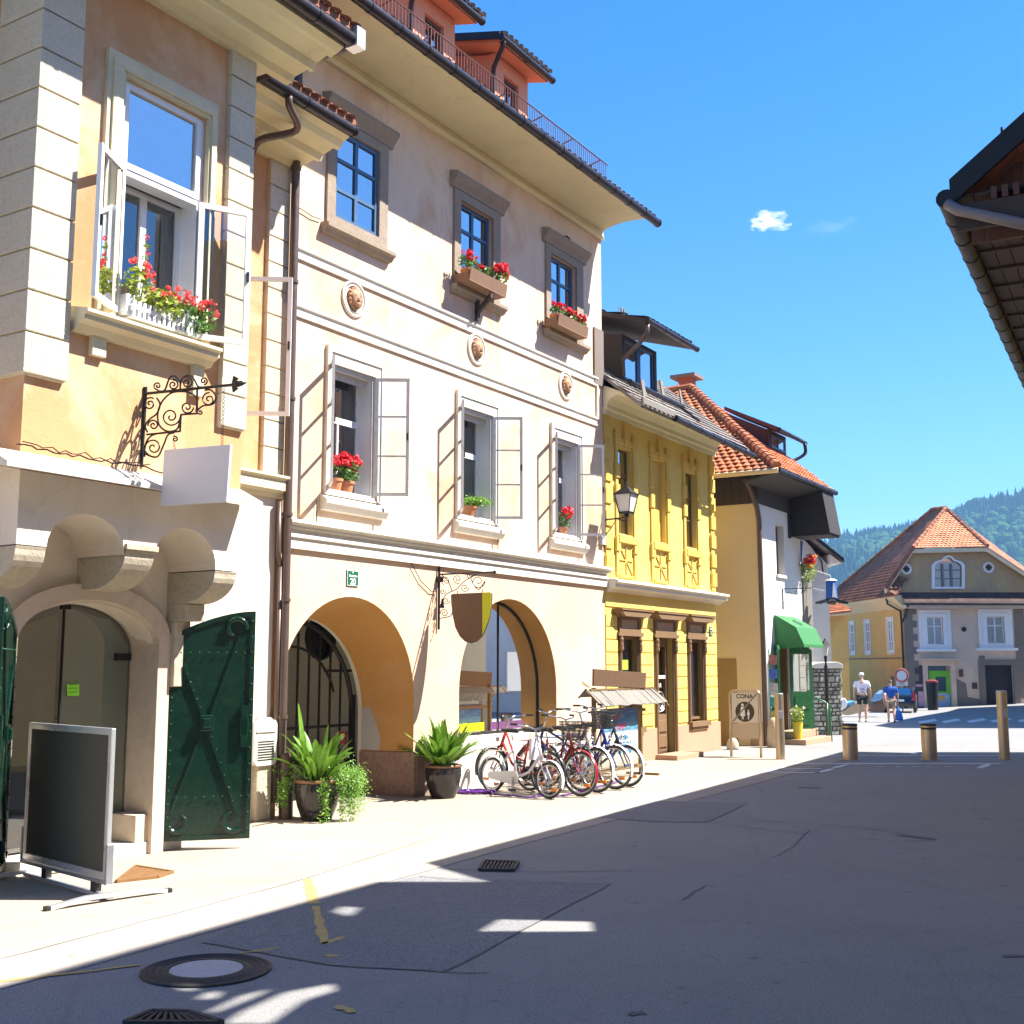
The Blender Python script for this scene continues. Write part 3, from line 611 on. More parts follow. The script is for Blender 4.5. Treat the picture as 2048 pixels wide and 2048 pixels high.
mb = MB(W); c0 = uz(NB - 1.03, 19, 545, 155)
for a in (30, 150, 80): mb.tube([(c0[0] - .04 * math.cos(R(a)), NB - 1.035, c0[1] - .04 * math.sin(R(a))), (c0[0] + .04 * math.cos(R(a)), NB - 1.035, c0[1] + .04 * math.sin(R(a)))], .008, 4)
mb.build('notice_symbol', M['white'], nt_)
mb = MB(W); cf = uz(NB - 1.6, 6, 245, 425); mb.ring((cf[0], NB - 1.6, cf[1]), (1, 0, 0), (0, 0, 1), .29, .04, 28, 8)
for r_ in (.05, .11, .17, .23): mb.ring((cf[0], NB - 1.6, cf[1]), (1, 0, 0), (0, 0, 1), r_, .008, 24, 4)
mb.build('ventilator', M['iron'], bx); mb = MB(W); mb.lathe((0, 0, 0), [(.28, 0), (.28, .02)], 28); mb.v = [W((cf[0] + (p.x * UX + p.y * UY), NB - 1.66 + p.z, cf[1] + (p.x * UY - p.y * UX))) for p in mb.v]; mb.build('ventilator_back', M['dark'], bx)
# base stone of the pier
mb = MB(W); mb.wall([(NB + .03, 0), (NB + .03, .62), (NB - .95, .6), (NB - .95, 0)], [], 13.385, 13.44, axis='u'); mb.box((13.44, NB - .05, 0), (13.82, NB + .035, .61)); mb.build('pier_base', stone('reddish pier stone', (.40, .29, .22), (.22, .13, .10), 4, .55, .7), bx, bevel=.008)
mb = MB(W); mb.add([(13.83, NB + .006, 0), (19.19, NB + .006, 0), (19.19, NB + .006, .35), (17.5, NB + .006, .7), (14.4, NB + .006, .7), (13.83, NB + .006, .55)], [(0, 1, 2, 3, 4, 5)]); mb.build('painted_plinth', M['whitestone'], bx, norm=False)
# patched white limewash on the reveal
mb = MB(W); P = [(NB - .93, .62), (NB - .60, .62), (NB - .58, .8), (NB - .66, 1.0), (NB - .78, 1.22), (NB - .93, 1.3)]; mb.add([(13.405, a, z) for a, z in P], [tuple(range(6))]); mb.build('limewash_patch', M['ewhite'], bx, norm=False)
# cornice and mouldings
profile(W, [(0, 3.25), (.05, 3.25), (.05, 3.38), (.08, 3.39), (.08, 3.43), (.05, 3.44), (.05, 3.49), (.10, 3.50), (.10, 3.53), (.16, 3.56), (.16, 3.59), (0, 3.63)], 10.68, 19.24, NB).build('cornice', M['whitestone'], bx)
for z in (6.30, 7.06): profile(W, [(0, z - .09), (.03, z - .09), (.035, z - .05), (.015, z - .04), (.02, z + .03), (.045, z + .04), (.05, z + .07), (0, z + .09)], 10.72, 18.98, NB).build('moulding', M['whitestone'], bx)
profile(W, [(0, 9.86), (.05, 9.86), (.08, 9.92), (.05, 9.95), (.05, 10.02), (0, 10.05)], 10.68, 19.22, NB).build('moulding', M['soffit'], bx)
mb = MB(W); mb.box((18.93, NB, 6.39), (18.98, NB + .045, 6.97)); mb.build('moulding', M['whitestone'], bx)
for u in (11.94, 14.94, 17.79):
    mb = MB(W); z = 6.74
    for rr, tt in ((.235, .022), (.185, .014)): mb.ring((u, NB + .012, z), (1, 0, 0), (0, 0, 1), rr, tt, 32, 8)
    md = mb.build('medallion', M['whitestone'], bx, smooth='all')
    mb = MB(W); random.seed(4); mb.ball((u, NB + .03, z), (.115, .07, .14), 14, 9, .10); mb.ball((u, NB + .09, z - .02), (.03, .035, .045), 8, 6); mb.ball((u, NB + .08, z - .08), (.045, .03, .03), 8, 6, .1)
    for du in (-.045, .045): mb.ball((u + du, NB + .085, z + .035), (.02, .015, .015), 6, 5)
    for a in range(0, 360, 24): mb.ball((u + .11 * math.cos(R(a)), NB + .03, z + .135 * math.sin(R(a))), (.028, .03, .03), 6, 5, .2)
    mb.build('lion_head', paint('reddish stone relief', (.42, .22, .12), .85, .3, bs=.4), md, smooth='all')
# first floor windows with open casements
for i, (a, b, sa, sb) in enumerate(mids):
    mb = MB(W); mb.wall(rect(sa, 4.02, sb, 5.94), [rect(a, 4.06, b, 5.75)], NB + .035, NB); mb.wall(rect(sa - .02, 4.0, sb + .02, 5.98), [rect(sa + .05, 4.02, sb - .05, 5.9)], NB + .055, NB + .001); mb.build('window_surround', M['whitestone'], bx)
    profile(W, [(0, 3.79), (.06, 3.8), (.10, 3.86), (.12, 3.88), (.12, 3.93), (0, 4.01)], sa - .07, sb + .07, NB).build('sill', M['whitestone'], bx)
    mb = MB(W); mb.wall(rect(a, 4.06, b, 5.75), [rect(a + .03, 4.09, b - .03, 5.70)], NB - .02, NB - .30); mb.build('reveal', M['reveal'], bx)
    mb = MB(W); mb.wall(rect(a - .005, 4.055, b + .005, 5.755), [rect(a + .035, 4.09, b - .035, 5.70)], NB - .001, NB - .03); mb.build('outer_frame', M['greyw'], bx)
    window(bx, a + .03, b - .03, 5.09, 5.70, NB - .24, M['white'], [], [], .04, .05, 'glass')
    window(bx, a + .03, b - .03, 4.09, 5.09, NB - .24, M['white'], [(a + b) / 2], [], .045, .05, 'glass', name='window')
    room(bx, a, b, 4.05, 5.75, NB - .30, 1.0, M['inter']); zz = (4.1 + .55, 4.1 + 1.1)
    casement(bx, a + .02, NB + .03, 4.10, 5.74, .5, (136, 142, 147)[i], 1, M['greyw'], zz); casement(bx, b - .01, NB + .03, 4.10, 5.74, .47, 124, -1, M['greyw'], zz)
    mb = MB(W); mb.box((a + .06, NB - .12, 5.60), (b - .06, NB - .10, 5.70)); mb.build('blind', M['greyw'], bx)
# top floor windows, blue frames in stone
for i, (a, b, sa, sb) in enumerate(blues):
    mb = MB(W); mb.wall(rect(sa, 7.60, sb, 9.16), [rect(a, 7.76, b, 9.02)], NB + .04, NB); mb.build('window_surround', M['stonew'], bx)
    profile(W, [(0, 9.16), (.05, 9.17), (.06, 9.22), (.10, 9.26), (.16, 9.33), (.16, 9.38), (0, 9.42)], sa - .10, sb + .10, NB).build('lintel', M['stonew'], bx)
    profile(W, [(0, 7.46), (.06, 7.47), (.10, 7.52), (.14, 7.54), (.14, 7.59), (0, 7.61)], sa - .08, sb + .08, NB).build('sill', M['stonew'], bx)
    f = window(bx, a, b, 7.76, 9.02, NB - (.0 if i == 0 else .06), M['bluef'], [(a + b) / 2], [7.76 + .42, 7.76 + .84], .06, .05, 'glassr', mw=.06)
    room(bx, a, b, 7.74, 9.04, NB - .36, .7, M['inter'])
    mb = MB(W)
    for k in range(14): u = a + .08 + k * (b - a - .16) / 13; mb.tube([(u, NB - .2 + .012 * math.sin(k * 2.1), 7.8), (u, NB - .2 + .012 * math.cos(k * 1.7), 9.0)], .034, 5, False)
    if i == 0: mb.build('curtain', M['curtain'], bx, smooth='all')
# eave: coved soffit, gutter, snow rail, roof
cv = [(0, 10.0), (.04, 10.03), (.10, 10.07), (.24, 10.11), (.5, 10.14), (.78, 10.13), (1.0, 10.10), (1.0, 10.24), (0, 10.3)]
profile(W, cv, 10.0, 19.22, NB).build('eave_cove', M['soffit'], bx)
gutter(W, (9.6, NB + 1.12, 10.06), (19.36, NB + 1.12, 10.04), .075, M['gutter'], bx)
RS = .75; rz = lambda n: 10.16 + (NB + 1.05 - n) * RS
mb = MB(W); mb.slab([(9.4, NB + 1.08, rz(NB + 1.08)), (19.3, NB + 1.08, rz(NB + 1.08)), (19.3, NB - 4.5, rz(NB - 4.5)), (9.4, NB - 4.5, rz(NB - 4.5))], (0, 0, -.1)); rf = mb.build('roof', M['tileo'], bx)
tileroof(W, (9.4, NB + 1.1, rz(NB + 1.1)), (1, 0, 0), (0, -1, RS), 9.9, 2.2, lambda s_, t: 0 < s_ < 9.85, M['tileo'], rf, .18, .3, .02, 'roof_tiles')
mb = MB(W); rn = NB + .78; zb = rz(rn)
for z in (.05, .38): mb.tube([(9.6, rn, zb + z), (18.0, rn, zb + z)], .012, 5)
for k in range(112): u = 9.6 + k * .075; mb.tube([(u, rn, zb - .02), (u, rn, zb + .4)], .006, 4, False)
for k in range(9): u = 9.7 + k; mb.tube([(u, rn, zb + .36), (u, rn - .35, zb + .28)], .012, 4)
mb.build('snow_rail', paint('red brown rail', (.12, .05, .04), .6, .2), bx)
def dormerB(ua, ub, nf, z0, z1):
    mb = MB(W); mb.wall(rect(ua, z0 - 1.3, ub, z1), [rect(ua + .3, z0 - .9, ub - .3, z1 - .25)], nf, nf - .15)
    mb.slab([(ua, nf - .15, z0 - 1.3), (ua, nf - .15, z1), (ua, nf - 2.8, z1 + .7), (ua, nf - 2.8, z0 - 1.3)], (.12, 0, 0)); mb.slab([(ub, nf - .15, z0 - 1.3), (ub, nf - .15, z1), (ub, nf - 2.8, z1 + .7), (ub, nf - 2.8, z0 - 1.3)], (-.12, 0, 0)); d = mb.build('dormer', M['salmon'], bx)
    window(d, ua + .3, ub - .3, z0 - .9, z1 - .25, nf - .06, M['rwood'], [(ua + ub) / 2], [], .06, .05, 'glassr')
    room(d, ua + .3, ub - .3, z0 - .9, z1 - .25, nf - .16, .5, M['dark'])
    mb = MB(W); sl = .26; rz2 = lambda n: z1 + .02 + (nf - n) * sl
    mb.slab([(ua - .3, nf + .3, rz2(nf + .3)), (ub + .17, nf + .3, rz2(nf + .3)), (ub + .17, nf - 3, rz2(nf - 3)), (ua - .3, nf - 3, rz2(nf - 3))], (0, 0, .12)); mb.build('dormer_roof', M['salmon'], d)
    mb = MB(W); mb.slab([(ua - .34, nf + .33, rz2(nf + .3) + .125), (ub + .2, nf + .33, rz2(nf + .3) + .125), (ub + .2, nf - 3, rz2(nf - 3) + .125), (ua - .34, nf - 3, rz2(nf - 3) + .125)], (0, 0, .05))
    mb.slab([(ua - .34, nf + .33, rz2(nf + .3) + .04), (ua - .34, nf - 3, rz2(nf - 3) + .04), (ua - .34, nf - 3, rz2(nf - 3) + .17), (ua - .34, nf + .33, rz2(nf + .3) + .17)], (-.03, 0, 0)); mb.build('roof_covering', M['gutter'], d)
    tileroof(W, (ua - .3, nf + .37, rz2(nf + .33) + .175), (1, 0, 0), (0, -1, sl), ub - ua + .6, .6, lambda s_, t: 0 < s_ < ub - ua + .6, M['slate'], d, .16, .25, .02, 'roof_tiles')
    gutter(W, (ua - .36, nf + .37, rz2(nf + .3) + .06), (ub + .22, nf + .37, rz2(nf + .3) + .04), .055, M['gutter'], d)
    mb = MB(W); mb.tube([(ua - .28, nf + .37, rz2(nf + .3) + .03), (ua - .26, nf + .33, rz2(nf) - .12), (ua - .2, nf + .12, rz2(nf) - .4), (ua - .14, nf + .06, rz2(nf) - .6), (ua - .14, nf + .06, z0 - 1.2)], .04, 8); mb.build('dormer_pipe', M['gutter'], d, smooth='all')
dormerB(*DORM2); dormerB(*DORM1)
# side and rear walls, bird box above window, wall fittings
mb = MB(W); mb.box((10.66, NB - 8, 0), (10.96, NB - 2.9, 10)); mb.box((10.66, NB - 2.9, 3.2), (10.96, NB - .38, 10)); mb.box((18.9, NB - 8, 0), (19.2, NB - .38, 10.1)); mb.box((10.96, NB - 8, 0), (18.9, NB - 7.7, 12)); mb.build('rear_wall', M['b_up'], bx)
mb = MB(W); mb.box((18.85, NB - .02, 7.0), (19.21, NB + .035, 8.08)); mb.build('corner_stone', M['fquoin'], bx)
mb = MB(W); u, z = uz(NB + .1, 4, 1415, 1155); mb.ball((u, NB + .05, z), (.13, .08, .07), 10, 7, .1); mb.build('vent_hood', M['iron'], bx)
mb = MB(W); mb.box((19.02, NB, 4.02), (19.17, NB + .07, 4.22)); mb.build('junction_box', M['greyw'], bx)
mb = MB(W); mb.tube([(10.66, NB + .09, 10.0), (10.66, NB + .09, .75)], .055, 12); mb.tube([(10.68, NB + .12, .78), (10.70, NB + .13, .70), (10.72, NB + .13, 0)], [.07, .085, .085], 12)
for z in (1.2, 2.6, 3.65, 5.1, 6.6, 8.1): mb.tube([(10.66, NB + .09, z - .02), (10.66, NB + .09, z + .02)], .068, 12)
mb.build('downpipe', M['pipe'], bx, smooth=True)
# cables
mb = MB(W); pts = [uz(NB + .03, 14, *p) for p in ((695, 220), (715, 300), (800, 460), (860, 520), (890, 520))]; mb.tube([(u, NB + .03, z) for u, z in pts], .006, 4)
pts = [uz(NB + .03, 4, *p) for p in ((110, 1000), (150, 1025), (180, 1045), (225, 1060))]; mb.tube([(u, NB + .03, z) for u, z in pts], .006, 4)
for p0, p1 in (((210, 0), (207, 130)), ((1240, 195), (1238, 295))):
    a, b = uz(NB + .03, 14, *p0), uz(NB + .03, 14, *p1); mb.tube([(a[0], NB + .03, a[1]), (b[0], NB + .03, b[1])], .007, 4)
mb.build('wall_cable', M['iron'], bx)
# ================================================================ HOUSE C (yellow)
cx = thing('yellow_house', W((19.2, NB, 0)), 'small yellow house with white cornice, panelled upper floor and brown shopfront', 'house')
cw = [(19.78, 20.40, 4.30, 5.96), (22.93, 23.52, 4.32, 5.94)]; cl = [(19.73, 20.62, .62, 2.38), (21.30, 22.28, .06, 2.38), (22.90, 23.80, .62, 2.38)]
mb = MB(W); mb.wall(rect(19.2, 3.28, 24.55, 6.62), [rect(a, c, b, d) for a, b, c, d in cw] + [rect(21.33, 4.3, 21.95, 5.98)], NB, NB - .16); mb.build('wall', M['yel'], cx)
mb = MB(W); mb.add([(21.3, NB - .1, 4.25), (21.98, NB - .1, 4.25), (21.98, NB - .1, 6), (21.3, NB - .1, 6)], [(0, 1, 2, 3)]); mb.build('blind_window', M['yeld'], cx, norm=False)
lo = [(19.2, 0), (19.2, 3.28), (24.5, 3.28), (24.5, 0), (22.28, 0), (22.28, 2.38), (21.30, 2.38), (21.30, 0)]
mb = MB(W); mb.wall(lo, [rect(19.73, .62, 20.62, 2.38), rect(22.90, .62, 23.80, 2.38)], NB, NB - .3); mb.build('shop_wall', M['yel'], cx)
mb = MB(W)                                                  # rusticated bands on the ground floor
for k in range(9):
    z = .66 + k * .235
    for a, b in ((19.22, 19.68), (20.68, 21.22), (22.36, 22.85), (23.86, 24.48)): mb.box((a, NB, z), (b, NB + .022, z + .215))
mb.box((19.22, NB, 2.9), (24.48, NB + .02, 3.2)); mb.build('rustication', M['yel'], cx, bevel=.008)
mb = MB(W)
for p_, q_ in ((19.2, 21.29), (22.29, 24.54)): mb = MB(W); mb.box((p_, NB - .01, 0), (q_, NB + .045, .61)); mb.build('plinth', M['plinth'], cx)
profile(W, [(0, 3.16), (.05, 3.17), (.09, 3.22), (.20, 3.25), (.20, 3.31), (.26, 3.34), (.26, 3.38), (0, 3.43)], 19.26, 24.72, NB).build('cornice', M['whitestone'], cx)
# upper relief: pilaster strips, blocks, hood blocks, X panels
mb = MB(W)
for a in (19.24, 24.28):
    mb.box((a, NB, 3.45), (a + .2, NB + .03, 6.5))
    for k in range(7): mb.box((a - .03, NB, 3.55 + k * .42), (a + .23, NB + .06, 3.55 + k * .42 + .3))
for a, b in ((19.66, 20.52), (21.2, 22.08), (22.82, 23.64)):
    for s_ in (a, b - .1):
        mb.box((s_, NB, 3.5), (s_ + .11, NB + .035, 6.12))
        for z in (3.95, 4.95, 5.35, 6.0): mb.box((s_ - .03, NB, z), (s_ + .14, NB + .06, z + .28))
    mb.box((a + .12, NB, 6.02), (b - .1, NB + .04, 6.14)); mb.box(((a + b) / 2 - .07, NB, 6.02), ((a + b) / 2 + .07, NB + .07, 6.42)); mb.box((a + .05, NB, 4.12), (b - .05, NB + .075, 4.26))
    z0, z1 = 3.52, 4.08; u0, u1 = a + .15, b - .14; cu, cz = (u0 + u1) / 2, (z0 + z1) / 2
    for p, q in (((u0, z0), (u1, z1)), ((u0, z1), (u1, z0)), ((cu, z0), (cu, z1)), ((u0, cz), (u1, cz))): mb.tube([(p[0], NB + .012, p[1]), (q[0], NB + .012, q[1])], .018, 4)
    mb.box((u0 - .02, NB, z0 - .06), (u1 + .02, NB + .03, z0)); 
mb.build('relief', M['yeld'], cx, bevel=.012)
for a, b, c, d in cw:
    window(cx, a, b, c, d - .5, NB - .1, M['brown'], [(a + b) / 2], [c + .6], .04, .04, 'glassr', mw=.025); window(cx, a, b, d - .5, d, NB - .1, M['brown'], [], [], .04, .04, 'glassr'); room(cx, a, b, c, d, NB - .16, .4, M['dark'])
for i, (a, b, c, d) in enumerate(cl):
    cz = 2.42; mb = MB(W); mb.box((a - .08, NB - .02, cz - .05), (b + .08, NB + .07, cz + .02)); mb.wall(rect(a - .02, cz + .02, b + .02, cz + .30), [rect(a + .08, cz + .08, b - .08, cz + .25)], NB + .05, NB - .01)
    mb.slab([(a - .1, NB, cz + .30), (b + .1, NB, cz + .30), (b + .22, NB, cz + .42), (a - .22, NB, cz + .42)], (0, .1, 0)); mb.slab([(a - .05, NB + .1, cz + .31), (b + .05, NB + .1, cz + .31), (b + .22, NB + .1, cz + .41), (a - .22, NB + .1, cz + .41)], (0, .1, 0)); mb.box((a - .24, NB, cz + .42), (b + .24, NB + .22, cz + .45)); h = mb.build('shop_hood', M['brown'], cx)
    mb = MB(W); mb.box((a + .08, NB - .01, cz + .08), (b - .08, NB + .02, cz + .25)); mb.build('hood_panel', paint('tan panel', (.36, .24, .15), .6), h)
    mb = MB(W)
    for u in (a - .02, b - .1):
        mb.tube([(u + .06, NB + .03, c + (.05 if i != 1 else 0)), (u + .06, NB + .03, cz - .3)], .035, 8); mb.tube([(u + .06, NB + .05, cz - .3), (u + .06, NB + .05, cz - .05)], [.05, .03], 8)
        for z in (cz - .12, cz - .22, cz - .3): mb.ball((u + .06, NB + .05, z), .05, 8, 5)
        mb.box((u + .0, NB - .01, c - .05 if i != 1 else .05), (u + .12, NB + .02, cz - .06))
    mb.build('colonette', M['brown'], cx)
    if i == 1:
        dr = MB(W); dn = NB - .12; dr.wall(rect(a + .1, .08, b - .1, 2.36), [rect(a + .2, .85, b - .2, 2.2)], dn, dn - .05); dr.box((a + .1, dn - .045, .08), (b - .1, dn + .0, .12)); d_ = dr.build('door', M['brown'], cx); pane(W, d_, a + .18, b - .18, .8, 2.25, dn - .025, M['glassr'])
        mb = MB(W)
        for z in (.2, .5): mb.box((a + .22, dn + .001, z), (b - .22, dn + .025, z + .24))
        mb.build('door_panel', M['brown'], d_, bevel=.01); mb = MB(W); mb.tube([(a + .17, dn + .03, 1.0), (a + .17, dn + .03, 1.2)], .012, 6); mb.build('handle', M['alu'], d_)
        mb = MB(W); cc = ((a + b) / 2, dn + .003, 1.1); mb.ring(cc, (1, 0, 0), (0, 0, 1), .2, .012, 24, 4); mb.ring(cc, (1, 0, 0), (0, 0, 1), .13, .008, 20, 4); mb.build('window_ornament', M['alu'], d_)
        vs, fs = text_verts('AR', .13, .004); mb = MB(W); mb.add([((a + b) / 2 + x, dn + z, 1.42 + y) for x, y, z in vs], fs); mb.build('lettering', M['white'], d_, norm=False)
        mb = MB(W)
        for z in (1.56, 1.6): mb.box((a + .22, dn, z), (b - .22, dn + .004, z + .022))
        mb.build('window_stripe', M['white'], d_)
    else:
        window(cx, a + .1, b - .1, c + .08, cz - .06, NB - .06, M['brown'], [], [], .05, .05, 'glass')
        mb = MB(W); mb.box((a - .04, NB - .01, .56), (b + .04, NB + .12, .66)); mb.box((a + .02, NB - .01, .49), (b - .02, NB + .08, .555)); mb.build('sill', M['brown'], cx)
    room(cx, a, b, c, cz, NB - .2, .8, M['inter'])
mb = MB(W); q = [uz(NB - .05, 7, *p) for p in ((110, 1430), (146, 1430), (146, 1468), (110, 1468))]; mb.slab([(u, NB - .05, z) for u, z in q], (0, .006, 0)); mb.build('lime_sticker', paint('lime sticker', (.35, .75, .05), .6), cx)
mb = MB(W); mb.slab([(21.2, NB + .02, 0), (22.5, NB + .02, 0), (22.5, NB + .5, 0), (21.2, NB + .5, 0)], (0, 0, .1)); mb.build('step', M['plinth'], cx, bevel=.01)
# eave, roof, dormer
cvC = [(0, 6.5), (.05, 6.5), (.05, 6.58), (.09, 6.6), (.09, 6.68), (.16, 6.78), (.3, 6.83), (.62, 6.72), (.66, 6.75), (0, 7.05)]
profile(W, cvC, 19.22, 24.6, NB).build('eave_cove', M['soffit'], cx)
vz = lambda n: 6.62 + (-9.22 - n) * .835
mb = MB(W); mb.slab([(19.2, NB + .8, vz(NB + .8)), (24.72, NB + .8, vz(NB + .8)), (24.72, NB - 3.4, vz(NB - 3.4)), (19.2, NB - 3.4, vz(NB - 3.4))], (0, 0, -.08)); rf = mb.build('roof', M['slate'], cx)
tileroof(W, (19.2, NB + .84, vz(NB + .84)), (1, 0, 0), (0, -1, .835), 5.5, 5.3, lambda s_, t: 0 < s_ < 5.5, M['slate'], rf, .2, .22, .016, 'roof_shingles', .003)
gutter(W, (20.6, NB + .86, 6.56), (24.85, NB + .86, 6.47), .06, M['gutter'], cx)
mb = MB(W); mb.slab([(19.2, NB + .80, 6.56), (20.65, NB + .80, 6.56), (20.65, NB + .80, 6.7), (19.2, NB + .80, 6.7)], (0, .05, 0)); mb.build('eave_board', M['gwood'], cx)
a, b = uz(NB + .1, 18, 350, 970), uz(NB + .1, 18, 980, 1400); gutter(W, (a[0], NB + .12, vz(NB + .12) + .12), (b[0], NB + .12, vz(NB + .12) + .08), .05, M['gutter'], cx)
mb = MB(W); mb.tube([(b[0], NB + .12, vz(NB + .12) + .06), (b[0] + .02, NB + .5, vz(NB + .5) + .05)], .035, 8); mb.build('gutter_spout', M['gutter'], cx)
mb = MB(W)
for u, n in ((20.2, NB + .35), (20.35, NB + .3), (22.6, NB - .35), (22.75, NB - .4), (23.6, NB - .35)): mb = MB(W); mb.slab([(u, n, vz(n)), (u + .09, n, vz(n)), (u + .09, n - .05, vz(n) + .34), (u, n - .05, vz(n) + .34)], (0, .03, 0)); mb.build('snow_stop', M['gwood'], cx)
df = NB - .05; da, db = uz(df, 18, 265, 700)[0], uz(df, 18, 680, 700)[0]; z1 = 8.28; z0 = 7.3
dm = MB(W); dm.wall(rect(da, z0, db, z1), [rect(da + .12, z0 + .1, db - .12, z1 - .06)], df, df - .1); dm.slab([(da, df - .1, z0), (da, df - .1, z1), (da, df - 2.4, z1 + .45), (da, df - 2.4, z0 + 1.5)], (.06, 0, 0)); dm.slab([(db, df - .1, z0), (db, df - .1, z1), (db, df - 2.4, z1 + .45), (db, df - 2.4, z0 + 1.5)], (-.06, 0, 0)); dm = dm.build('dormer', M['dwood'], cx)
window(dm, da + .12, (da + db) / 2 - .02, z0 + .1, z1 - .06, df - .02, M['bluef'], [], [], .05, .05, 'glassr'); window(dm, (da + db) / 2 + .02, db - .12, z0 + .1, z1 - .06, df - .02, M['bluef'], [], [], .05, .05, 'glassr'); room(dm, da + .12, db - .12, z0 + .1, z1 - .06, df - .11, .5, M['inter'])
re = df + .62; r2 = lambda n: 8.34 + (re - n) * .30
mb = MB(W); mb.slab([(da - .28, re, r2(re)), (db + .45, re, r2(re)), (db + .45, df - 2.6, r2(df - 2.6)), (da - .28, df - 2.6, r2(df - 2.6))], (0, 0, .09)); mb.build('dormer_roof', M['dwood'], dm)
tileroof(W, (da - .28, re + .05, r2(re) + .095), (1, 0, 0), (0, -1, .3), db - da + .73, 2.2, lambda s_, t: 0 < s_ < db - da + .7, M['slate'], dm, .2, .25, .016, 'dormer_shingles', .003)
gutter(W, (da - .3, re + .07, r2(re) + .03), (db + .5, re + .07, r2(re) + .01), .055, M['gutter'], dm)
mb = MB(W); mb.tube([(da - .22, re + .05, r2(re) + .0), (da - .22, re + .03, r2(re) - .2), (da - .2, re - .15, r2(re) - .38), (da - .1, df + .06, r2(re) - .62), (da - .05, df + .05, z0 + .1)], .045, 10); mb.build('dormer_pipe', M['pipe'], dm, smooth='all')
mb = MB(W)
for q in range(2): u = da + .75 + q * .12; n = df - .4; mb.slab([(u, n, r2(n) + .08), (u + .03, n, r2(n) + .08), (u + .05, n, r2(n) + .42), (u + .0, n, r2(n) + .42)], (0, .03, 0))
mb.tube([(da + .55, df - .4, r2(df - .4) + .1), (da + .72, df - .4, r2(df - .4) + .45)], .012, 4); mb.build('snow_stop', M['gwood'], dm)
mb = MB(W); mb.box((19.2, NB - 7, 0), (19.4, NB - .3, 6.6)); mb.box((24.35, NB - 7, 0), (24.55, NB - .3, 6.8)); mb.slab([(24.36, NB - .3, 6.8), (24.36, NB - 3.4, 9.3), (24.36, NB - 7, 6.8)], (.18, 0, 0)); mb.box((19.4, NB - 7, 0), (24.35, NB - 6.8, 6.8)); mb.build('rear_wall', M['yel'], cx)
mb = MB(W); mb.slab([(19.2, NB - 3.4, vz(NB - 3.4)), (24.72, NB - 3.4, vz(NB - 3.4)), (24.72, NB - 7.3, 6.6), (19.2, NB - 7.3, 6.6)], (0, 0, -.08)); mb.build('roof', M['slate'], cx)
mb = MB(W); mb.ball((19.36, NB + .08, .13), (.2, .16, .26), 10, 7, .06) if False else None
# ================================================================ BUILDING A (left, with oriel)
NO = -8.55; NR = -10.05; NP = -9.2
ax_ = thing('corner_house', W((7.2, NO, 0)), 'ochre house with rusticated oriel on stone corbels above an arched shop portal', 'house')
win = (6.84, 7.88, 4.96, 7.26)
mb = MB(W); mb.wall(rect(5.98, 3.56, 8.50, 8.2), [rect(*win[:1], win[2], win[1], win[3])], NO, NO - .25); mb.slab([(5.98, NO - .25, 3.56), (5.98, -10.2, 3.56), (5.98, -10.2, 8.2), (5.98, NO - .25, 8.2)], (.2, 0, 0)); mb.slab([(8.5, NO - .25, 3.56), (8.5, -10.2, 3.56), (8.5, -10.2, 8.2), (8.5, NO - .25, 8.2)], (-.2, 0, 0)); mb.build('oriel_wall', M['a_or'], ax_)
# quoin pilasters of the oriel, each band with a real groove
def quoin(u0, u1, z0, z1, n, side=0, rows=.345):
    mb = MB(W); k = int(round((z1 - z0) / rows)); h = (z1 - z0) / k
    mb.box((u0 + .01, n - .02, z0), (u1 - .01, n + .035, z1))
    for i in range(k): mb.box((u0, n - .01, z0 + i * h + .012), (u1, n + .06, z0 + (i + 1) * h - .004))
    if side:
        for i in range(k): mb.box((u0 - .06, n - side, z0 + i * h + .012), (u0 + .003, n + .06, z0 + (i + 1) * h - .004))
        mb.box((u0 - .035, n - side, z0), (u0, n + .03, z1))
    return mb.build('quoins', M['a_quoin'], ax_, bevel=.008)
quoin(5.985, 6.36, 4.22, 8.18, NO, .55); quoin(8.15, 8.50, 4.16, 8.18, NO)
# window of the oriel
mb = MB(W); mb.wall(rect(6.64, 4.9, 7.99, 7.44), [rect(6.84, 4.89 + .02, 7.88, 7.26)], NO + .05, NO - .0); mb.wall(rect(6.69, 4.9, 7.96, 7.38), [rect(6.80, 4.91, 7.90, 7.29)], NO + .075, NO + .051); mb.build('window_surround', M['trimA'], ax_)
mb = MB(W); mb.wall(rect(6.84, 4.96, 7.88, 7.26), [rect(6.90, 5.0, 7.82, 7.2)], NO - .03, NO - .28); mb.box((6.90, NO - .2, 6.34), (7.82, NO - .03, 6.42)); mb.build('outer_frame', M['white'], ax_)
window(ax_, 6.885, 7.84, 6.40, 7.24, NO - .02, M['white'], [], [], .06, .06, 'glassr')
window(ax_, 6.90, 7.82, 5.0, 6.35, NO - .25, M['white'], [7.36], [], .05, .06, 'glass', mw=.07)
room(ax_, 6.86, 7.86, 4.98, 7.24, NO - .31, 1.0, M['inter'])
mb = MB(W)
for k in range(9): mb.tube([(7.5 + k * .035, NO - .42 + .015 * math.sin(k * 2), 5.0), (7.5 + k * .035, NO - .42, 6.3)], .022, 5, False)
for k in range(6): mb.tube([(6.94 + k * .035, NO - .42 + .015 * math.sin(k * 2), 5.0), (6.94 + k * .035, NO - .42, 6.3)], .022, 5, False)
mb.build('curtain', paint('tan curtain', (.38, .28, .16), .9, .2), ax_, smooth='all')
casement(ax_, 6.90, NO + .03, 4.98, 6.38, .53, 152, 1, M['white'], [], 'clear', .055, .04); casement(ax_, 7.80, NO + .03, 4.97, 6.36, .53, 150, -1, M['white'], [], 'clear', .055, .04)
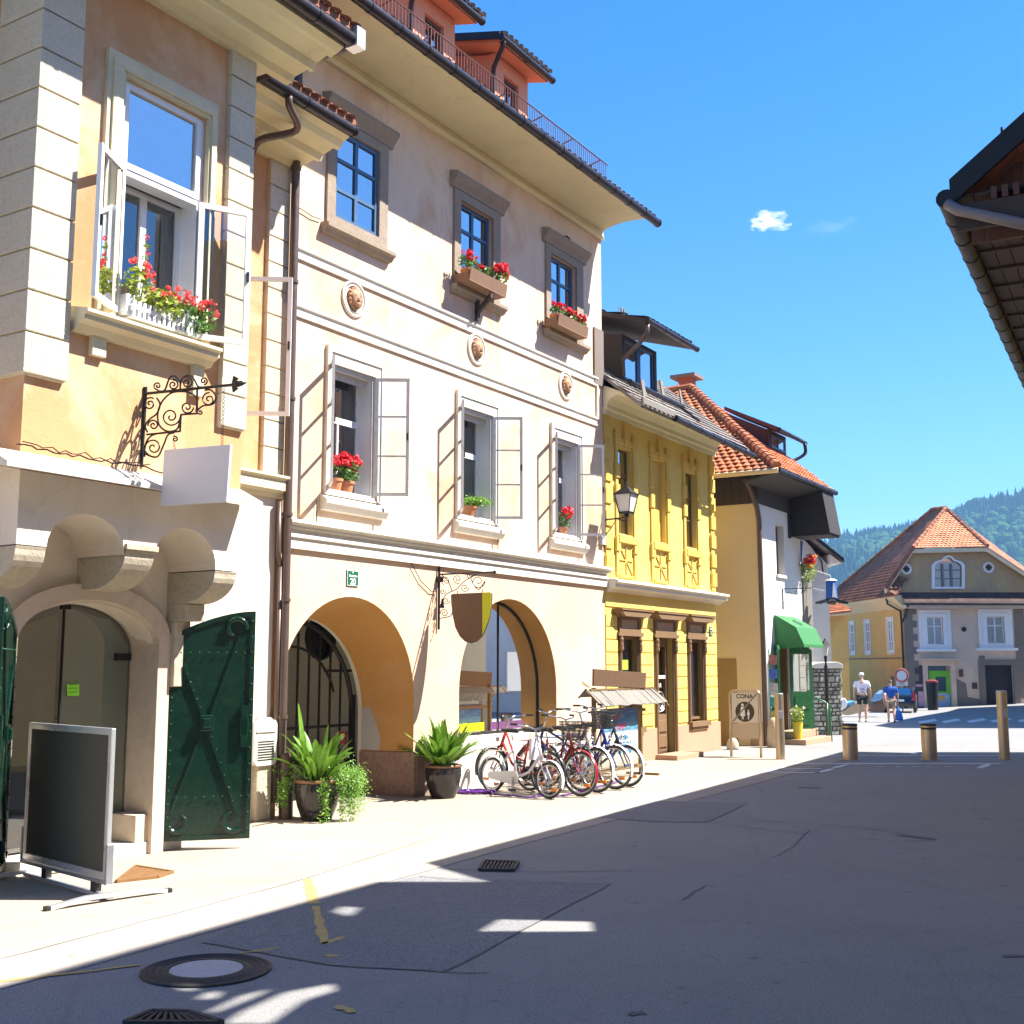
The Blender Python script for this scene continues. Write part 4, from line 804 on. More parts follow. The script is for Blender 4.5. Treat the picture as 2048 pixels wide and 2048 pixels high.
profile(W, [(0, 4.70), (.08, 4.71), (.12, 4.76), (.19, 4.79), (.19, 4.83), (.23, 4.85), (.23, 4.88), (0, 4.93)], 6.40, 7.98, NO).build('sill', M['trimA'], ax_)
for q4 in ((6.60, 4.53, 6.75), (7.78, 4.40, 7.92)): mb = MB(W); mb.box((q4[0], NO, q4[1]), (q4[2], NO + .06, 4.71)); mb.build('sill_bracket', M['trimA'], ax_, bevel=.006)
# ledge below the oriel wall and cream parapet with arches
mb = MB(W); mb.slab([(5.66, NO + .0, 3.43), (5.66, NO + .3, 3.38), (5.66, NO + .3, 3.42), (5.66, NO, 3.57)], (2.86, 0, 0)); mb.box((5.66, -10.1, 3.42), (5.99, NO, 3.56)); mb.build('ledge', M['whitestone'], ax_)
mb = MB(W)
for (a, b) in (((-2, 0), (-1, .3)),): pass
rg = random.Random(5); path = []
for i in range(26):
    t = i / 25; u = 5.9 + t * 1.75; path.append((u, NO + .06 + rg.uniform(-.02, .02), 3.60 + rg.uniform(-.012, .02)))
mb.tube(path, .008, 4); mb.tube([(p[0] + .03, p[1] + .03, p[2] + rg.uniform(0, .03)) for p in path[:20]], .006, 4); mb.build('loose_cable', M['iron'], ax_)
par = [(5.99, 3.42), (5.99, 2.80), (6.28, 2.80)] + arc(6.685, 2.80, .32, 180, 0, 16, .405) + [(7.09, 2.85), (7.42, 2.85)] + arc(7.81, 2.77, .34, 170, 0, 16, .39) + [(8.20, 2.74), (8.50, 2.74), (8.50, 3.42)]
mb = MB(W); mb.wall(par, [], NO, NP - .05); mb.build('parapet_wall', M['a_cream'], ax_)
# corbels: quarter round consoles
def corbel(u0, u1, zt, zb, mat, slabt=True):
    mb = MB(W); h = zt - zb; P = [(NO + .0, zt), (NP - .06, zt), (NP - .06, zb)] + [(NP + .18 + (NO - .01 - NP - .18) * math.sin(R(a)), zb + .0 + (h * .92) * (1 - math.cos(R(a)))) for a in range(0, 91, 9)]
    mb.wall(P, [], u0, u1, axis='u')
    if slabt: mb.box((u0 - .02, NP, zt), (u1 + .02, NO + .03, zt + .05))
    mb.build('corbel', mat, ax_, bevel=.006)
corbel(7.11, 7.44, 2.85, 2.50, M['a_corbel']); corbel(8.20, 8.49, 2.73, 2.42, M['a_corbel'], False); corbel(5.99, 6.28, 2.79, 2.46, M['a_corbel'], False)
mb = MB(W); mb.box((8.20, NP - .04, 2.25), (8.46, NP + .25, 2.42)); mb.box((8.2, NP - .04, 1.6), (8.4, NP + .12, 2.25)); mb.build('corbel_base', M['a_corbel'], ax_, bevel=.01)
# portal wall with arched stone frame
ctr = 7.26; pw = (7.26, 1.55, .84)
outer = [(8.2, 0), (8.2, 2.12)] + [(ctr + .94 * math.cos(R(a)), 2.05 + .52 * math.sin(R(a))) for a in range(8, 173, 6)] + [(6.32, 2.12), (6.32, 0), (6.47, 0)] + [(6.47, 2.02)] + [(ctr - .79 * math.cos(R(a)), 2.0 + .42 * math.sin(R(a))) for a in range(6, 175, 6)] + [(8.05, 2.02), (8.05, 0)]
mb = MB(W); mb.wall(outer, [], NP + .06, NP - .02); 
inn = [(8.05, 0), (8.05, 2.02)] + [(ctr + .79 * math.cos(R(a)), 2.0 + .42 * math.sin(R(a))) for a in range(6, 175, 6)] + [(6.47, 2.02), (6.47, 0)]
inn = [(ctr + (u - ctr) * .993, z) for u, z in inn]
inn2 = [(8.05, 0), (8.05, 1.99)] + [(ctr + .79 * math.cos(R(a)), 1.97 + .42 * math.sin(R(a))) for a in range(6, 175, 6)] + [(6.47, 1.99), (6.47, 0)]
mb.add([(u, NP + .06, z) for u, z in inn] + [(ctr + (u - ctr) * .99, NP - .5, z) for u, z in inn2], [(i, i + 1, len(inn) + i + 1, len(inn) + i) for i in range(len(inn) - 1)]); mb.build('stone_portal', M['a_portal'], ax_)
mb = MB(W); mb.wall([(5.0, 0), (5.0, 3.4), (8.6, 3.4), (8.6, 0), (8.05, 0)] + inn2[1:-1] + [(6.47, 0)], [], NP - .02, NP - .3); mb.build('ground_wall', M['a_cream'], ax_)
mb = MB(W); mb.box((7.9, NP - .5, .12), (8.08, NP + .0, .38)); mb.build('portal_plinth', M['a_portal'], ax_, bevel=.01)
mb = MB(W); mb.box((6.47, NP - 1.2, 0), (8.05, NP + .02, .12)); mb.build('threshold', M['whitestone'], ax_, bevel=.008)
# glazed shop front in the portal
gn = NP - .34
mb = MB(W); gp = [(8.04, .14), (8.04, 1.99)] + [(ctr + .78 * math.cos(R(a)), 1.97 + .41 * math.sin(R(a))) for a in range(6, 175, 6)] + [(6.48, 1.99), (6.48, .14)]
f = MB(W); f.box((7.23, gn - .012, 1.15), (7.245, gn + .012, 2.38)); f.box((7.86, gn - .02, 1.86), (8.04, gn + .02, 1.93)); f.box((7.2, gn - .02, 2.34), (7.3, gn + .02, 2.38)); f.box((6.7, gn - .02, .14), (6.74, gn + .02, 2.2)); f.box((6.62, gn - .03, .14), (6.66, gn + .03, 2.15)); f = f.build('glass_door', M['iron'], ax_)
mb.add([(u, gn, z) for u, z in gp], [tuple(t) for t in tessellate_polygon([[Vector((u, z, 0)) for u, z in gp]])]); mb.build('pane', M['shopglass'], f, norm=False)
mb = MB(W); q = [uz(gn, 17, *p) for p in ((458, 235), (543, 235), (543, 317), (460, 317))]; mb.slab([(u, gn + .004, z) for u, z in q], (0, .003, 0)); st = mb.build('lime_note', paint('lime note', (.28, .75, .03), .6), f)
mb = MB(W); u0 = min(p[0] for p in q) + .02; z0 = min(p[1] for p in q)
for k in range(4): mb.box((u0, gn + .0075, z0 + .035 + k * .035), (u0 + .1, gn + .009, z0 + .042 + k * .035))
mb.build('note_lines', paint('note lines', (.1, .3, .03), .6), st)
room(ax_, 6.2, 8.1, .1, 2.6, NP - .55, 1.8, M['interl'])
mb = MB(W); mb.add([(7.25, gn - .03, .16), (8.04, gn - .03, .16), (8.04, gn - .03, 2.0), (7.8, gn - .03, 2.25), (7.25, gn - .03, 2.37)], [(0, 1, 2, 3, 4)]); mb.build('frosted_film', plaster('frosted green film', (.74, .78, .68), (.6, .64, .56), amt=.4, bs=0), f, norm=False)
mb = MB(W); mb.add([(6.78, gn - .05, .9), (7.22, gn - .05, .9), (7.22, gn - .05, 2.3), (6.78, gn - .05, 2.15)], [(0, 1, 2, 3)]); mb.build('ochre_curtain', paint('ochre curtain film', (.55, .50, .34), .8, .3, scale=3), f, norm=False)
mb = MB(W)
for k, (u, z) in enumerate(((7.75, .9), (7.75, 1.25), (7.75, 1.6))): mb.box((u, NP - 1.6, z), (u + .3, NP - 1.4, z + .03)); mb.box((u + .04, NP - 1.58, z + .03), (u + .2, NP - 1.45, z + .15))
mb.box((6.5, NP - 1.5, .1), (6.8, NP - 1.3, 1.7)); mb.box((7.0, NP - 1.7, .1), (7.7, NP - 1.3, .85)); mb.build('shop_shelf', M['inter'], ax_)
# recessed wall right of the oriel
mb = MB(W); mb.wall([(8.3, 0), (8.3, 8.2), (10.7, 8.2), (10.7, 4.0), (10.66, 4.0), (10.66, 0)], [rect(9.05, 4.95, 9.85, 7.1)], NR, NR - .3); mb.build('recessed_wall', M['a_or'], ax_)
mb = MB(W); mb.box((8.3, NR, 0), (10.58, NR + .02, 3.9)); mb.build('render_coat', M['a_cream'], ax_)
mb = MB(W); mb.box((10.3, NR - .1, 0), (10.56, NR + .1, 1.2)); mb.build('guard_stone', M['a_corbel'], ax_, bevel=.03)
window(ax_, 9.05, 9.85, 4.95, 7.1, NR - .06, M['white'], [9.45], [6.3], .06, .06, 'glass'); room(ax_, 9.05, 9.85, 4.95, 7.1, NR - .3, .6, M['inter'])
mb = MB(W); mb.wall(rect(8.95, 4.85, 9.95, 7.2), [rect(9.05, 4.95, 9.85, 7.1)], NR + .05, NR); mb.build('window_surround', M['trimA'], ax_)
casement(ax_, 9.83, NR + .06, 4.75, 6.45, .62, 125, -1, M['white'], [], 'clear', .05, .04)
quoin(10.30, 10.66, 4.12, 8.12, NR)
profile(W, [(0, 3.84), (.06, 3.85), (.09, 3.9), (.15, 3.93), (.15, 4.05), (.19, 4.08), (.19, 4.11), (0, 4.14)], 8.5, 10.68, NR).build('cornice', M['trimA'], ax_)
mb = MB(W); mb.tube([(10.60, NR + .1, 3.0), (10.56, NR + .1, 3.2), (10.56, NR + .1, 3.8)], .03, 8); mb.tube([(10.6, NR + .1, 3.0), (10.6, NR + .1, .2)], .035, 8); mb.build('drain_pipe', M['pipe'], ax_, smooth='all')
# eaves: moulded soffits
def eave(u0, u1, nb, out, z0, z1, endcut):
    pr = [(0, z0), (.10, z0), (.14, z0 + .06), (out * .42, z0 + .10), (out * .44, z0 + .05), (out * .50, z0 + .05), (out * .54, z0 + .13), (out * .74, z0 + .18), (out * .78, z0 + .13), (out * .84, z0 + .15), (out * .9, z1 - .08), (out, z1 - .04), (out, z1 + .05), (0, z1 + .1)]
    profile(W, pr, u0, u1, nb).build('eave_cornice', M['soffit'], ax_)
    for k in range(0): pass
eave(3.0, 9.0, NO, .82, 8.12, 8.36, 0)
mb = MB(W); mb.slab([(8.5, NO, 8.12), (9.0, NO, 8.34), (9.0, -9.2, 8.34), (8.5, -9.2, 8.12)], (0, 0, .1)); mb.build('eave_return', M['soffit'], ax_)
eave(8.5, 10.78, NR, .92, 8.12, 8.42, 0)
gutter(W, (3.0, NO + .92, 8.40), (9.06, NO + .92, 8.38), .075, M['gutter'], ax_); gutter(W, (9.06, NO + .92, 8.38), (9.06, -9.12, 8.40), .07, M['gutter'], ax_); gutter(W, (9.05, -9.08, 8.46), (10.78, -9.08, 8.44), .075, M['gutter'], ax_)
mb = MB(W); mb.box((9.0, NO + .84, 8.3), (9.14, NO + 1.0, 8.52)); mb.build('rain_head', M['alu'], ax_)
a = uz(-9.1, 1, 1595, 500); b = uz(-9.4, 1, 1590, 560); c = uz(-9.9, 1, 1410, 640)
mb = MB(W); mb.tube(crom([(a[0], -9.08, 8.42), (a[0], -9.09, 8.3), (b[0], -9.25, 8.16), (b[0] - .25, -9.6, 8.02), (c[0], -9.97, 7.95), (c[0] - .1, -9.97, 7.7)]), .045, 10); mb.build('downpipe', M['pipe'], ax_, smooth='all')
mb = MB(W); mb.tube([(9.0, -8.6, 8.4), (9.05, -8.5, 8.9), (9.05, -8.45, 9.3)], .06, 10); mb.build('downpipe', M['gutter'], ax_, smooth='all')
mb = MB(W); mb.slab([(3.0, NO + .95, 8.46), (9.1, NO + .95, 8.46), (9.1, NO - 4, 11.6), (3.0, NO - 4, 11.6)], (0, 0, .08)); mb.slab([(9.1, -9.05, 8.5), (10.8, -9.05, 8.5), (10.8, NO - 4, 10.9), (9.1, NO - 4, 10.9)], (0, 0, .08)); mb.build('roof', M['tileo'], ax_)
tileroof(W, (9.0, -9.02, 8.56), (1, 0, 0), (0, -1, .68), 1.8, .9, lambda s_, t: 0 < s_ < 1.8, M['tileo'], ax_, .16, .3, .008, 'roof_tiles', .014); tileroof(W, (7.5, NO + .98, 8.52), (1, 0, 0), (0, -1, .65), 1.6, .6, lambda s_, t: 0 < s_ < 1.6, M['tileo'], ax_, .16, .3, .008, 'roof_tiles', .014)
mb = MB(W); mb.box((3.0, -10.2, 0), (5.98, -10.0, 8.3)); mb.build('side_wall', M['a_or'], ax_)
mb = MB(W); mb.box((3.0, -18, 0), (3.2, -10.2, 8.3)); mb.box((3.2, -18, 0), (10.7, -17.8, 8.3)); mb.build('rear_wall', M['a_or'], ax_)
mb = MB(W); mb.tube([(5.72, -9.6, 3.6), (5.72, -9.6, 8.2)], .04, 8); mb.build('downpipe', M['greyw'], ax_)
# iron doors of the portal
def irondoor(hu, hn, fu, fn, z0, z1, tag_, shp=.16):
    h = Vector((hu, hn, 0)); d = Vector((fu - hu, fn - hn, 0)); L = d.length; d.normalize(); nn = Vector((d.y, -d.x, 0)) if d.cross(Vector((0, 0, 1))).y > 0 else Vector((-d.y, d.x, 0))
    T = lambda p: W((h.x + d.x * p[0] + nn.x * p[1], h.y + d.y * p[0] + nn.y * p[1], p[2]))
    top = [(s_ * L / 10, z1 - shp * (1 - s_ / 10) ** 1.8 * 1.6) for s_ in range(11)]
    mb = MB(T); mb.wall([(0, z0)] + top + [(L, z0)], [], 0, .03); D = mb.build('iron_door', M['green'], ax_, bevel=.004); 
    if tag_: D['label'] = tag_
    rim = MB(T); e = .05; rim.wall([(0, z0)] + top + [(L, z0)], [[(e, z0 + e)] + [(min(max(x, e), L - e), z - e) for x, z in top] + [(L - e, z0 + e)]], .031, .045)
    rim.box((L - .12, .031, z0 + .9), (L - .05, .07, z1 - .95)) ; rim.build('rim', M['green'], D, bevel=.003)
    st = MB(T); zc = z0 + (z1 - z0) * .5
    def strap(p0, p1, w):
        a, b = Vector((p0[0], 0, p0[1])), Vector((p1[0], 0, p1[1])); q = (b - a).normalized(); s_ = Vector((-q.z, 0, q.x)) * w / 2
        st.slab([a + s_ + Vector((0, .031, 0)), b + s_ * .6 + Vector((0, .031, 0)), b - s_ * .6 + Vector((0, .031, 0)), a - s_ + Vector((0, .031, 0))], (0, .02, 0))
    def hook(cx, cz, a0, a1, r): st.tube([(cx + r * math.cos(R(a0 + (a1 - a0) * i / 14)), .042, cz + r * math.sin(R(a0 + (a1 - a0) * i / 14))) for i in range(15)], [.028] * 12 + [.022, .018, .012], 8)
    strap((L * .45, zc), (L * .16, z1 - .55), .05); strap((L * .47, zc), (L * .84, z1 - .2), .045); strap((L * .44, zc), (L * .05, z0 + .25), .03); strap((L * .47, zc), (L * .85, z0 + .25), .075)
    hook(L * .78, z1 - .17, -10, 250, .09); hook(L * .14, z0 + .17, 200, 420, .085); hook(L * .80, z0 + .17, -40, -260, .095)
    st.build('strap', M['green'], D, bevel=.003)
    bo = MB(T); bo.box((L * .37, .03, zc - .07), (L * .53, .075, zc + .09)); bo.box((L * .40, .07, zc - .04), (L * .50, .10, zc + .06)); bo.build('lock_boss', M['green'], D, bevel=.01); bo = MB(T); bo.box((L * .90 - .05, .03, zc - .12), (L * .90 + .04, .07, zc + .06)); bo.build('lock_box', M['green'], D, bevel=.01)
    rv = MB(T)
    def riv(x, z): rv.ball((x, .047, z), .009, 6, 4)
    for k in range(14): riv(.025, z0 + .1 + k * (z1 - z0 - .45) / 14); riv(L - .025, z0 + .1 + k * (z1 - z0 - .2) / 13)
    for k in range(8): riv(.1 + k * (L - .2) / 7, z1 - .42); riv(.1 + k * (L - .2) / 7, z0 + .42)
    for k in range(7): t = k / 7; riv(L * (.45 - .29 * t), zc + (z1 - .55 - zc) * t); riv(L * (.47 + .37 * t), zc + (z0 + .25 - zc) * t)
    rv.build('rivets', paint('glossy green rivets', (.02, .09, .05), .15), D, smooth='all')
    hg = MB(T); hg.tube([(-.03, .015, z0 + .35), (.02, .015, z0 + .35)], .02, 8); hg.tube([(-.03, .015, z1 - .7), (.02, .015, z1 - .7)], .02, 8); hg.tube([(-.03, .015, z1 - .7), (-.03, .015, z1 - .95)], [.02, .006], 6); hg.build('hinge', M['iron'], D)
    return D
irondoor(8.24, NP + .02, 8.86, -8.64, .10, 2.36, 'green iron door swung open on the right of the portal'); irondoor(6.42, NP + .05, 5.86, -8.55, .10, 2.36, 'green iron door swung open at the left edge')
# mailbox on the wall
mxb = thing('mailbox', W((10.5, NR + .08, .6)), 'pale grey rounded mailbox with louvres behind the green door', 'mailbox')
u0, z1 = uz(NR + .1, 3, 1300, 750); u1, z0 = uz(NR + .1, 3, 1412, 975); mb = MB(W); mb.wall([(u0, z0 + .06), (u0, z1 - .06)] + arc(u0 + .06, z1 - .06, .06, 180, 90, 5) + arc(u1 - .07, z1 - .07, .07, 90, 0, 5) + arc(u1 - .07, z0 + .07, .07, 0, -90, 5) + [(u0 + .06, z0)], [], NR + .02, NR + .14); mb.build('box', paint('pale enamel', (.62, .6, .55), .35, .08), mxb, bevel=.012)
mb = MB(W)
for k in range(8): mb.box((u0 + .06, NR + .14, z0 + .06 + k * .03), (u1 - .05, NR + .145, z0 + .072 + k * .03))
mb.build('louvre', M['iron'], mxb); mb = MB(W); mb.box((u0 + .03, NR + .14, z1 - .14), (u1 - .03, NR + .155, z1 - .12)); mb.build('letter_slot', M['greyw'], mxb)
# ================================================================ HOUSE D (white front, cream side, red roof)
ND = -9.6; UD = 26.2; dx_ = thing('gabled_house', W((UD, ND, -.05)), 'white and cream house with red clay hipped roof, dark boarded upper storey and green awning', 'house')
mb = MB(W); wv = MB(W); a, b = uz(ND, 16, 290, 30), uz(ND, 16, 378, 470)
dw = rect(a[0] + .05, b[1], b[0], a[1]); dd = rect(27.2, .3, 28.1, 2.25)
mb.wall([(UD, -.3), (UD, 5.62), (29.3, 5.62), (29.3, -.3), (28.1, -.3), (28.1, 2.25), (27.2, 2.25), (27.2, -.3)], [dw], ND, ND - .25); mb.box((29.05, -14.5, -.3), (29.3, ND - .25, 5.6)); mb.build('front_wall', M['dwhite'], dx_)
mb = MB(W); mb.box((UD - .004, -16, -.3), (UD + .25, ND - .02, 5.62)); mb.build('side_wall', M['dcream'], dx_)
f = window(dx_, dw[0][0], dw[1][0], dw[0][1], dw[2][1], ND - .16, M['brown'], [], [], .05, .05, 'glass'); room(dx_, dw[0][0], dw[1][0], dw[0][1], dw[2][1], ND - .25, .4, M['inter'])
mb = MB(W); mb.box((dw[0][0] - .05, ND - .02, dw[0][1] - .07), (dw[1][0] + .05, ND + .06, dw[0][1])); mb.build('sill', M['whitestone'], dx_)
mb = MB(W); q = [nz(UD - .01, 7, *p) for p in ((490, 1425), (565, 1425), (565, 1742), (490, 1745))]; mb.wall([(-11.3, -.1), (-11.3, 1.98), (q[1][0], 1.98), (q[1][0], -.1)], [], UD - .03, UD - .005, axis='u'); mb.build('side_door', paint('ochre brown door', (.30, .19, .07), .6, .12), dx_)
# upper boarded storey
mb = MB(W)
for k in range(28): n0 = -15.5 + k * .212; mb.box((UD - .03, n0, 5.60), (UD - .006, n0 + .203, 6.5))
for k in range(16): u0 = UD - .02 + k * .206; mb.box((u0, ND + .004, 5.60), (u0 + .197, ND + .03, 6.4))
mb.build('boarding', M['dwood'], dx_)
mb = MB(W); mb.box((UD + .01, -15.5, 5.62), (29.3, ND, 6.45)); mb.build('upper_storey', M['dwood'], dx_)
EU, EN, EZ = 25.35, -8.8, 6.2; AP = (28.9, -12.35, 9.2)
mb = MB(W); mb.add([(EU, EN, EZ), (29.55, EN, EZ), AP], [(0, 1, 2)]); mb.add([(EU, EN, EZ), AP, (AP[0], -17, AP[2]), (EU, -17, EZ)], [(0, 1, 2, 3)]); mb.add([(29.55, EN, EZ), (32.4, -12.3, EZ), (32.4, -17, EZ), (AP[0], -17, AP[2]), AP], [(0, 1, 2, 3, 4)])
mb.v = [v for v in mb.v]; rf = mb.build('roof', M['tile'], dx_, norm=False); so_ = rf.modifiers.new('thick', 'SOLIDIFY'); so_.thickness = .08; so_.offset = 0
sl = (AP[2] - EZ) / (AP[0] - EU); d1 = math.hypot(1, sl)
tileroof(W, (EU - .03, EN, EZ + .03), (0, -1, 0), (1, 0, sl), 8, 3.55 * d1, lambda s_, t: s_ > (t / d1) - .05, M['tile'], rf, .19, .17, .025, 'roof_tiles', .03, nrm=(-sl, 0, 1))
tileroof(W, (EU, EN + .03, EZ + .03), (1, 0, 0), (0, -1, sl), 4.3, 3.55 * d1, lambda s_, t: (t / d1) - .05 < s_ < 4.2 - .65 * (t / d1) * .28, M['tile'], rf, .19, .17, .025, 'roof_tiles', .03, nrm=(0, sl, 1))
mb = MB(W)
for k in range(26):
    t = k / 26; t2 = (k + 1.12) / 26; P = Vector((EU, EN, EZ + .09)).lerp(Vector((AP[0], AP[1], AP[2] + .09)), t); Q = Vector((EU, EN, EZ + .09)).lerp(Vector((AP[0], AP[1], AP[2] + .09)), t2); mb.tube([P, Q], [.12, .085], 8)
for k in range(14): mb.tube([(AP[0], AP[1] - k * .33, AP[2] + .09), (AP[0], AP[1] - k * .33 - .37, AP[2] + .09)], [.11, .085], 8)
mb.build('ridge_tiles', M['tile'], rf, smooth=True)
gutter(W, (EU - .06, -16, EZ - .02), (EU - .06, EN + .05, EZ - .02), .06, M['dcream'], dx_); gutter(W, (EU - .06, EN + .06, EZ - .02), (29.6, EN + .06, EZ + .0), .06, M['gutter'], dx_)
mb = MB(W); mb.slab([(EU, EN, EZ - .06), (29.5, EN, EZ - .06), (29.5, ND, 5.98), (EU, ND, 5.98)], (0, 0, .04)); mb.slab([(EU, EN, EZ - .06), (EU, -16, EZ - .06), (UD, -16, 6.3), (UD, EN, 6.3)], (0, 0, .03)); mb.build('soffit', M['dwood'], dx_)
# hanging boarded bay and cheek at the far end
mb = MB(W); mb.box((28.35, ND, 4.98), (28.5, ND + .04, 5.6)); mb.slab([(28.55, ND, 5.08), (28.55, ND + .95, 5.08), (28.55, ND + .78, 6.15), (28.55, ND, 6.15)], (.08, 0, 0)); mb.slab([(28.55, ND + .95, 5.08), (29.5, ND + .95, 5.08), (29.5, ND + .78, 6.15), (28.55, ND + .78, 6.15)], (0, .05, 0)); mb.box((28.55, ND, 5.03), (29.5, ND + .95, 5.1)); mb.build('wooden_bay', M['bay'], dx_)
mb = MB(W); mb.box((29.3, ND - .3, 4.1), (29.5, ND + .02, 5.0)); mb.build('bay_post', paint('blue grey post', (.05, .08, .12), .6), dx_)
mb = MB(W)
for k in range(6): mb.box((29.31 + k * .11, ND - .05 + .02 * (k % 2), 2.2), (29.41 + k * .11, ND + .05, 4.05))
mb.build('board_screen', M['gwood'], dx_); mb = MB(W); mb.box((29.31, ND - 2, 1.2), (30.2, ND - .1, 4.3)); mb.build('annex_wall', M['ewhite'], dx_)
# street dormer, chimney
zf = lambda n: EZ + (EN - n) * sl
mb = MB(W); mb.slab([(28.0, -9.9, zf(-9.9) - .1), (29.3, -9.9, zf(-9.9) - .1), (29.3, -9.9, 7.72), (28.0, -9.9, 7.72)], (0, -.08, 0)); mb.slab([(28.0, -9.95, zf(-10)), (28.0, -9.95, 7.72), (28.0, -11.1, 8.3)], (.06, 0, 0)); mb.slab([(29.3, -9.95, zf(-10)), (29.3, -9.95, 7.72), (29.3, -11.1, 8.3)], (-.06, 0, 0)); dm = mb.build('dormer', M['rwood'], dx_)
mb = MB(W); mb.slab([(27.7, -9.55, 7.58), (29.6, -9.55, 7.58), (29.4, -11.1, 8.36), (28.1, -11.1, 8.36)], (0, 0, .10)); mb.build('dormer_roof', M['rwood'], dm)
window(dm, 28.12, 29.18, zf(-10) + .05, 7.6, -9.87, M['bluef'], [28.65], [], .06, .04, 'glassr')
mb = MB(W); mb.tube(crom([(29.6, -9.5, 7.55), (29.6, -9.5, 7.3), (29.4, -9.7, 7.12), (29.2, -9.85, 7.05)]), .045, 8); mb.build('dormer_pipe', M['gutter'], dm, smooth='all')
gutter(W, (27.65, -9.5, 7.6), (29.65, -9.5, 7.58), .05, M['gutter'], dm)
cu_ = 29.6; c0 = nz(cu_, 18, 945, 1060); c1 = nz(cu_, 18, 1088, 1060); cr_ = uz(c1[0], 18, 1157, 1060)[0]; ch = MB(W); ch.box((cu_, c0[0], 8.2), (cr_, c1[0], c0[1])); chm = ch.build('chimney', paint('red brick', (.36, .10, .05), .85, .35, bs=.5, scale=14), dx_, bevel=.01)
mb = MB(W); mb.box((cu_ - .12, c0[0] - .2, c0[1] - .02), (cr_ + .15, c1[0] + .18, c0[1] + .07)); mb.build('chimney_cap', M['fquoin'], chm)
# downpipe at the corner
mb = MB(W); q = [(UD - .3, ND - .15, 6.15), (UD - .22, ND - .08, 5.95), (UD - .06, ND + .02, 5.5), (UD - .05, ND + .06, 5.2), (UD + .06, ND + .06, .0)]; mb.tube(q, .06, 10); mb.build('downpipe', M['pipe'], dx_, smooth=True)
mb = MB(W); mb.tube([(UD + .02, ND + .03, 5.3), (UD + .02, ND + .03, 1.2)], .018, 6); mb.build('cable', M['iron'], dx_)
mb = MB(W); mb.box((UD - .02, ND - .3, -.3), (UD + 1.0, ND + .015, .55)); mb.build('plinth', M['plinth'], dx_); mb = MB(W); mb.box((28.8, ND - .3, -.3), (29.32, ND + .012, .75)); mb.build('plinth', M['plinth'], dx_)
# stone quoin frame of the shop, doors, steps, rail
mb = MB(W)
for k in range(7): mb.box((28.86, ND - .1, .32 + k * .3), (29.3, ND + .03, .32 + k * .3 + .285))
mb.build('stone_jamb', M['whitestone'], dx_, bevel=.01)
room(dx_, 27.2, 28.1, .28, 2.25, ND - .25, 1.0, paint('shop interior', (.10, .06, .03), .7, .4))
mb = MB(W); mb.box((27.2, ND - .2, .3), (27.28, ND - .02, 2.25)); mb.box((28.02, ND - .2, .3), (28.1, ND - .02, 2.25)); mb.build('door_frame', M['post'], dx_)
def gleaf(hu, fu, fn, z0, z1):
    h = Vector((hu, ND + .02, 0)); d = Vector((fu - hu, fn - ND, 0)); L = d.length; d.normalize(); nn = Vector((-d.y, d.x, 0)); T = lambda p: W((h.x + d.x * p[0] + nn.x * p[1], h.y + d.y * p[0] + nn.y * p[1], p[2]))
    mb = MB(T); mb.wall([(0, z0), (L, z0), (L, z1 - .1), (L * .7, z1), (0, z1)], [rect(.07, z0 + .9, L - .07, z1 - .2)], 0, .04); D = mb.build('shutter_door', M['greenl'], dx_); pane(T, D, .06, L - .06, z0 + .88, z1 - .18, .02, M['glassr'])
    mb = MB(T)
    for k in range(2): mb.box((.1, .041, z0 + .1 + k * .38), (L - .1, .05, z0 + .42 + k * .38))
    mb.build('door_panel', M['greenl'], D)
gleaf(27.18, 26.75, ND + .25, .15, 2.3); gleaf(28.12, 28.5, ND + .42, .3, 2.3)
s1 = MB(W); s1.box((26.95, ND + .01, -.1), (28.9, ND + .75, .12)); s1.box((27.1, ND + .01, .12), (28.9, ND + .42, .29)); s1.build('steps', M['plinth'], dx_, bevel=.012)
mb = MB(W); r0 = ND + .62
mb.tube([(28.75, ND + .3, .2), (28.75, ND + .3, .95), (28.8, ND + .34, 1.08), (28.9, r0, .93), (28.95, r0 + .1, .85), (28.95, r0 + .12, -.05)], .022, 8); mb.tube([(28.75, ND + .3, .85), (28.93, r0 + .08, .66)], .012, 6); mb.tube([(28.75, ND + .3, .3), (28.93, r0 + .08, .15)], .012, 6); mb.tube([(28.9, r0 + .05, .9), (28.9, r0 + .05, -.05)], .022, 8); mb.build('hand_rail', M['greenl'], dx_, smooth='all')
# green awning
an0 = ND + .72; aa, ab = 27.12, 28.62
AW = thing('awning', W((27.9, ND + .3, 2.2)), 'green fabric awning with scalloped edge over the shop door', 'awning')
cvx = [(ND + .02, 3.02), (ND + .12, 2.97), (an0 - .18, 2.72), (an0, 2.32)]
mb = MB(W)
k = len(cvx); mb.add([(aa, n, z) for n, z in cvx] + [(ab, n, z) for n, z in cvx], [(i, i + 1, k + i + 1, k + i) for i in range(k - 1)]); mb.add([(aa, n, z) for n, z in cvx] + [(aa, ND + .02, 2.28)], [(0, 1, 2, 3, 4)]); mb.add([(ab, n, z) for n, z in cvx] + [(ab, ND + .02, 2.28)], [(0, 1, 2, 3, 4)])
cloth = paint('green awning cloth', (.025, .16, .04), .7, .1, bs=.2); o = mb.build('canopy', cloth, AW, norm=False); q = o.modifiers.new('t', 'SOLIDIFY'); q.thickness = .006
mb = MB(W)
def val(p, q, m):
    for i in range(m):
        a = Vector(p).lerp(Vector(q), i / m); b = Vector(p).lerp(Vector(q), (i + 1) / m); P = [a] + [a.lerp(b, j / 6) + Vector((0, 0, -.05 - .03 * math.sin(math.pi * j / 6))) for j in range(7)] + [b]; mb.add(P, [tuple(range(len(P)))])
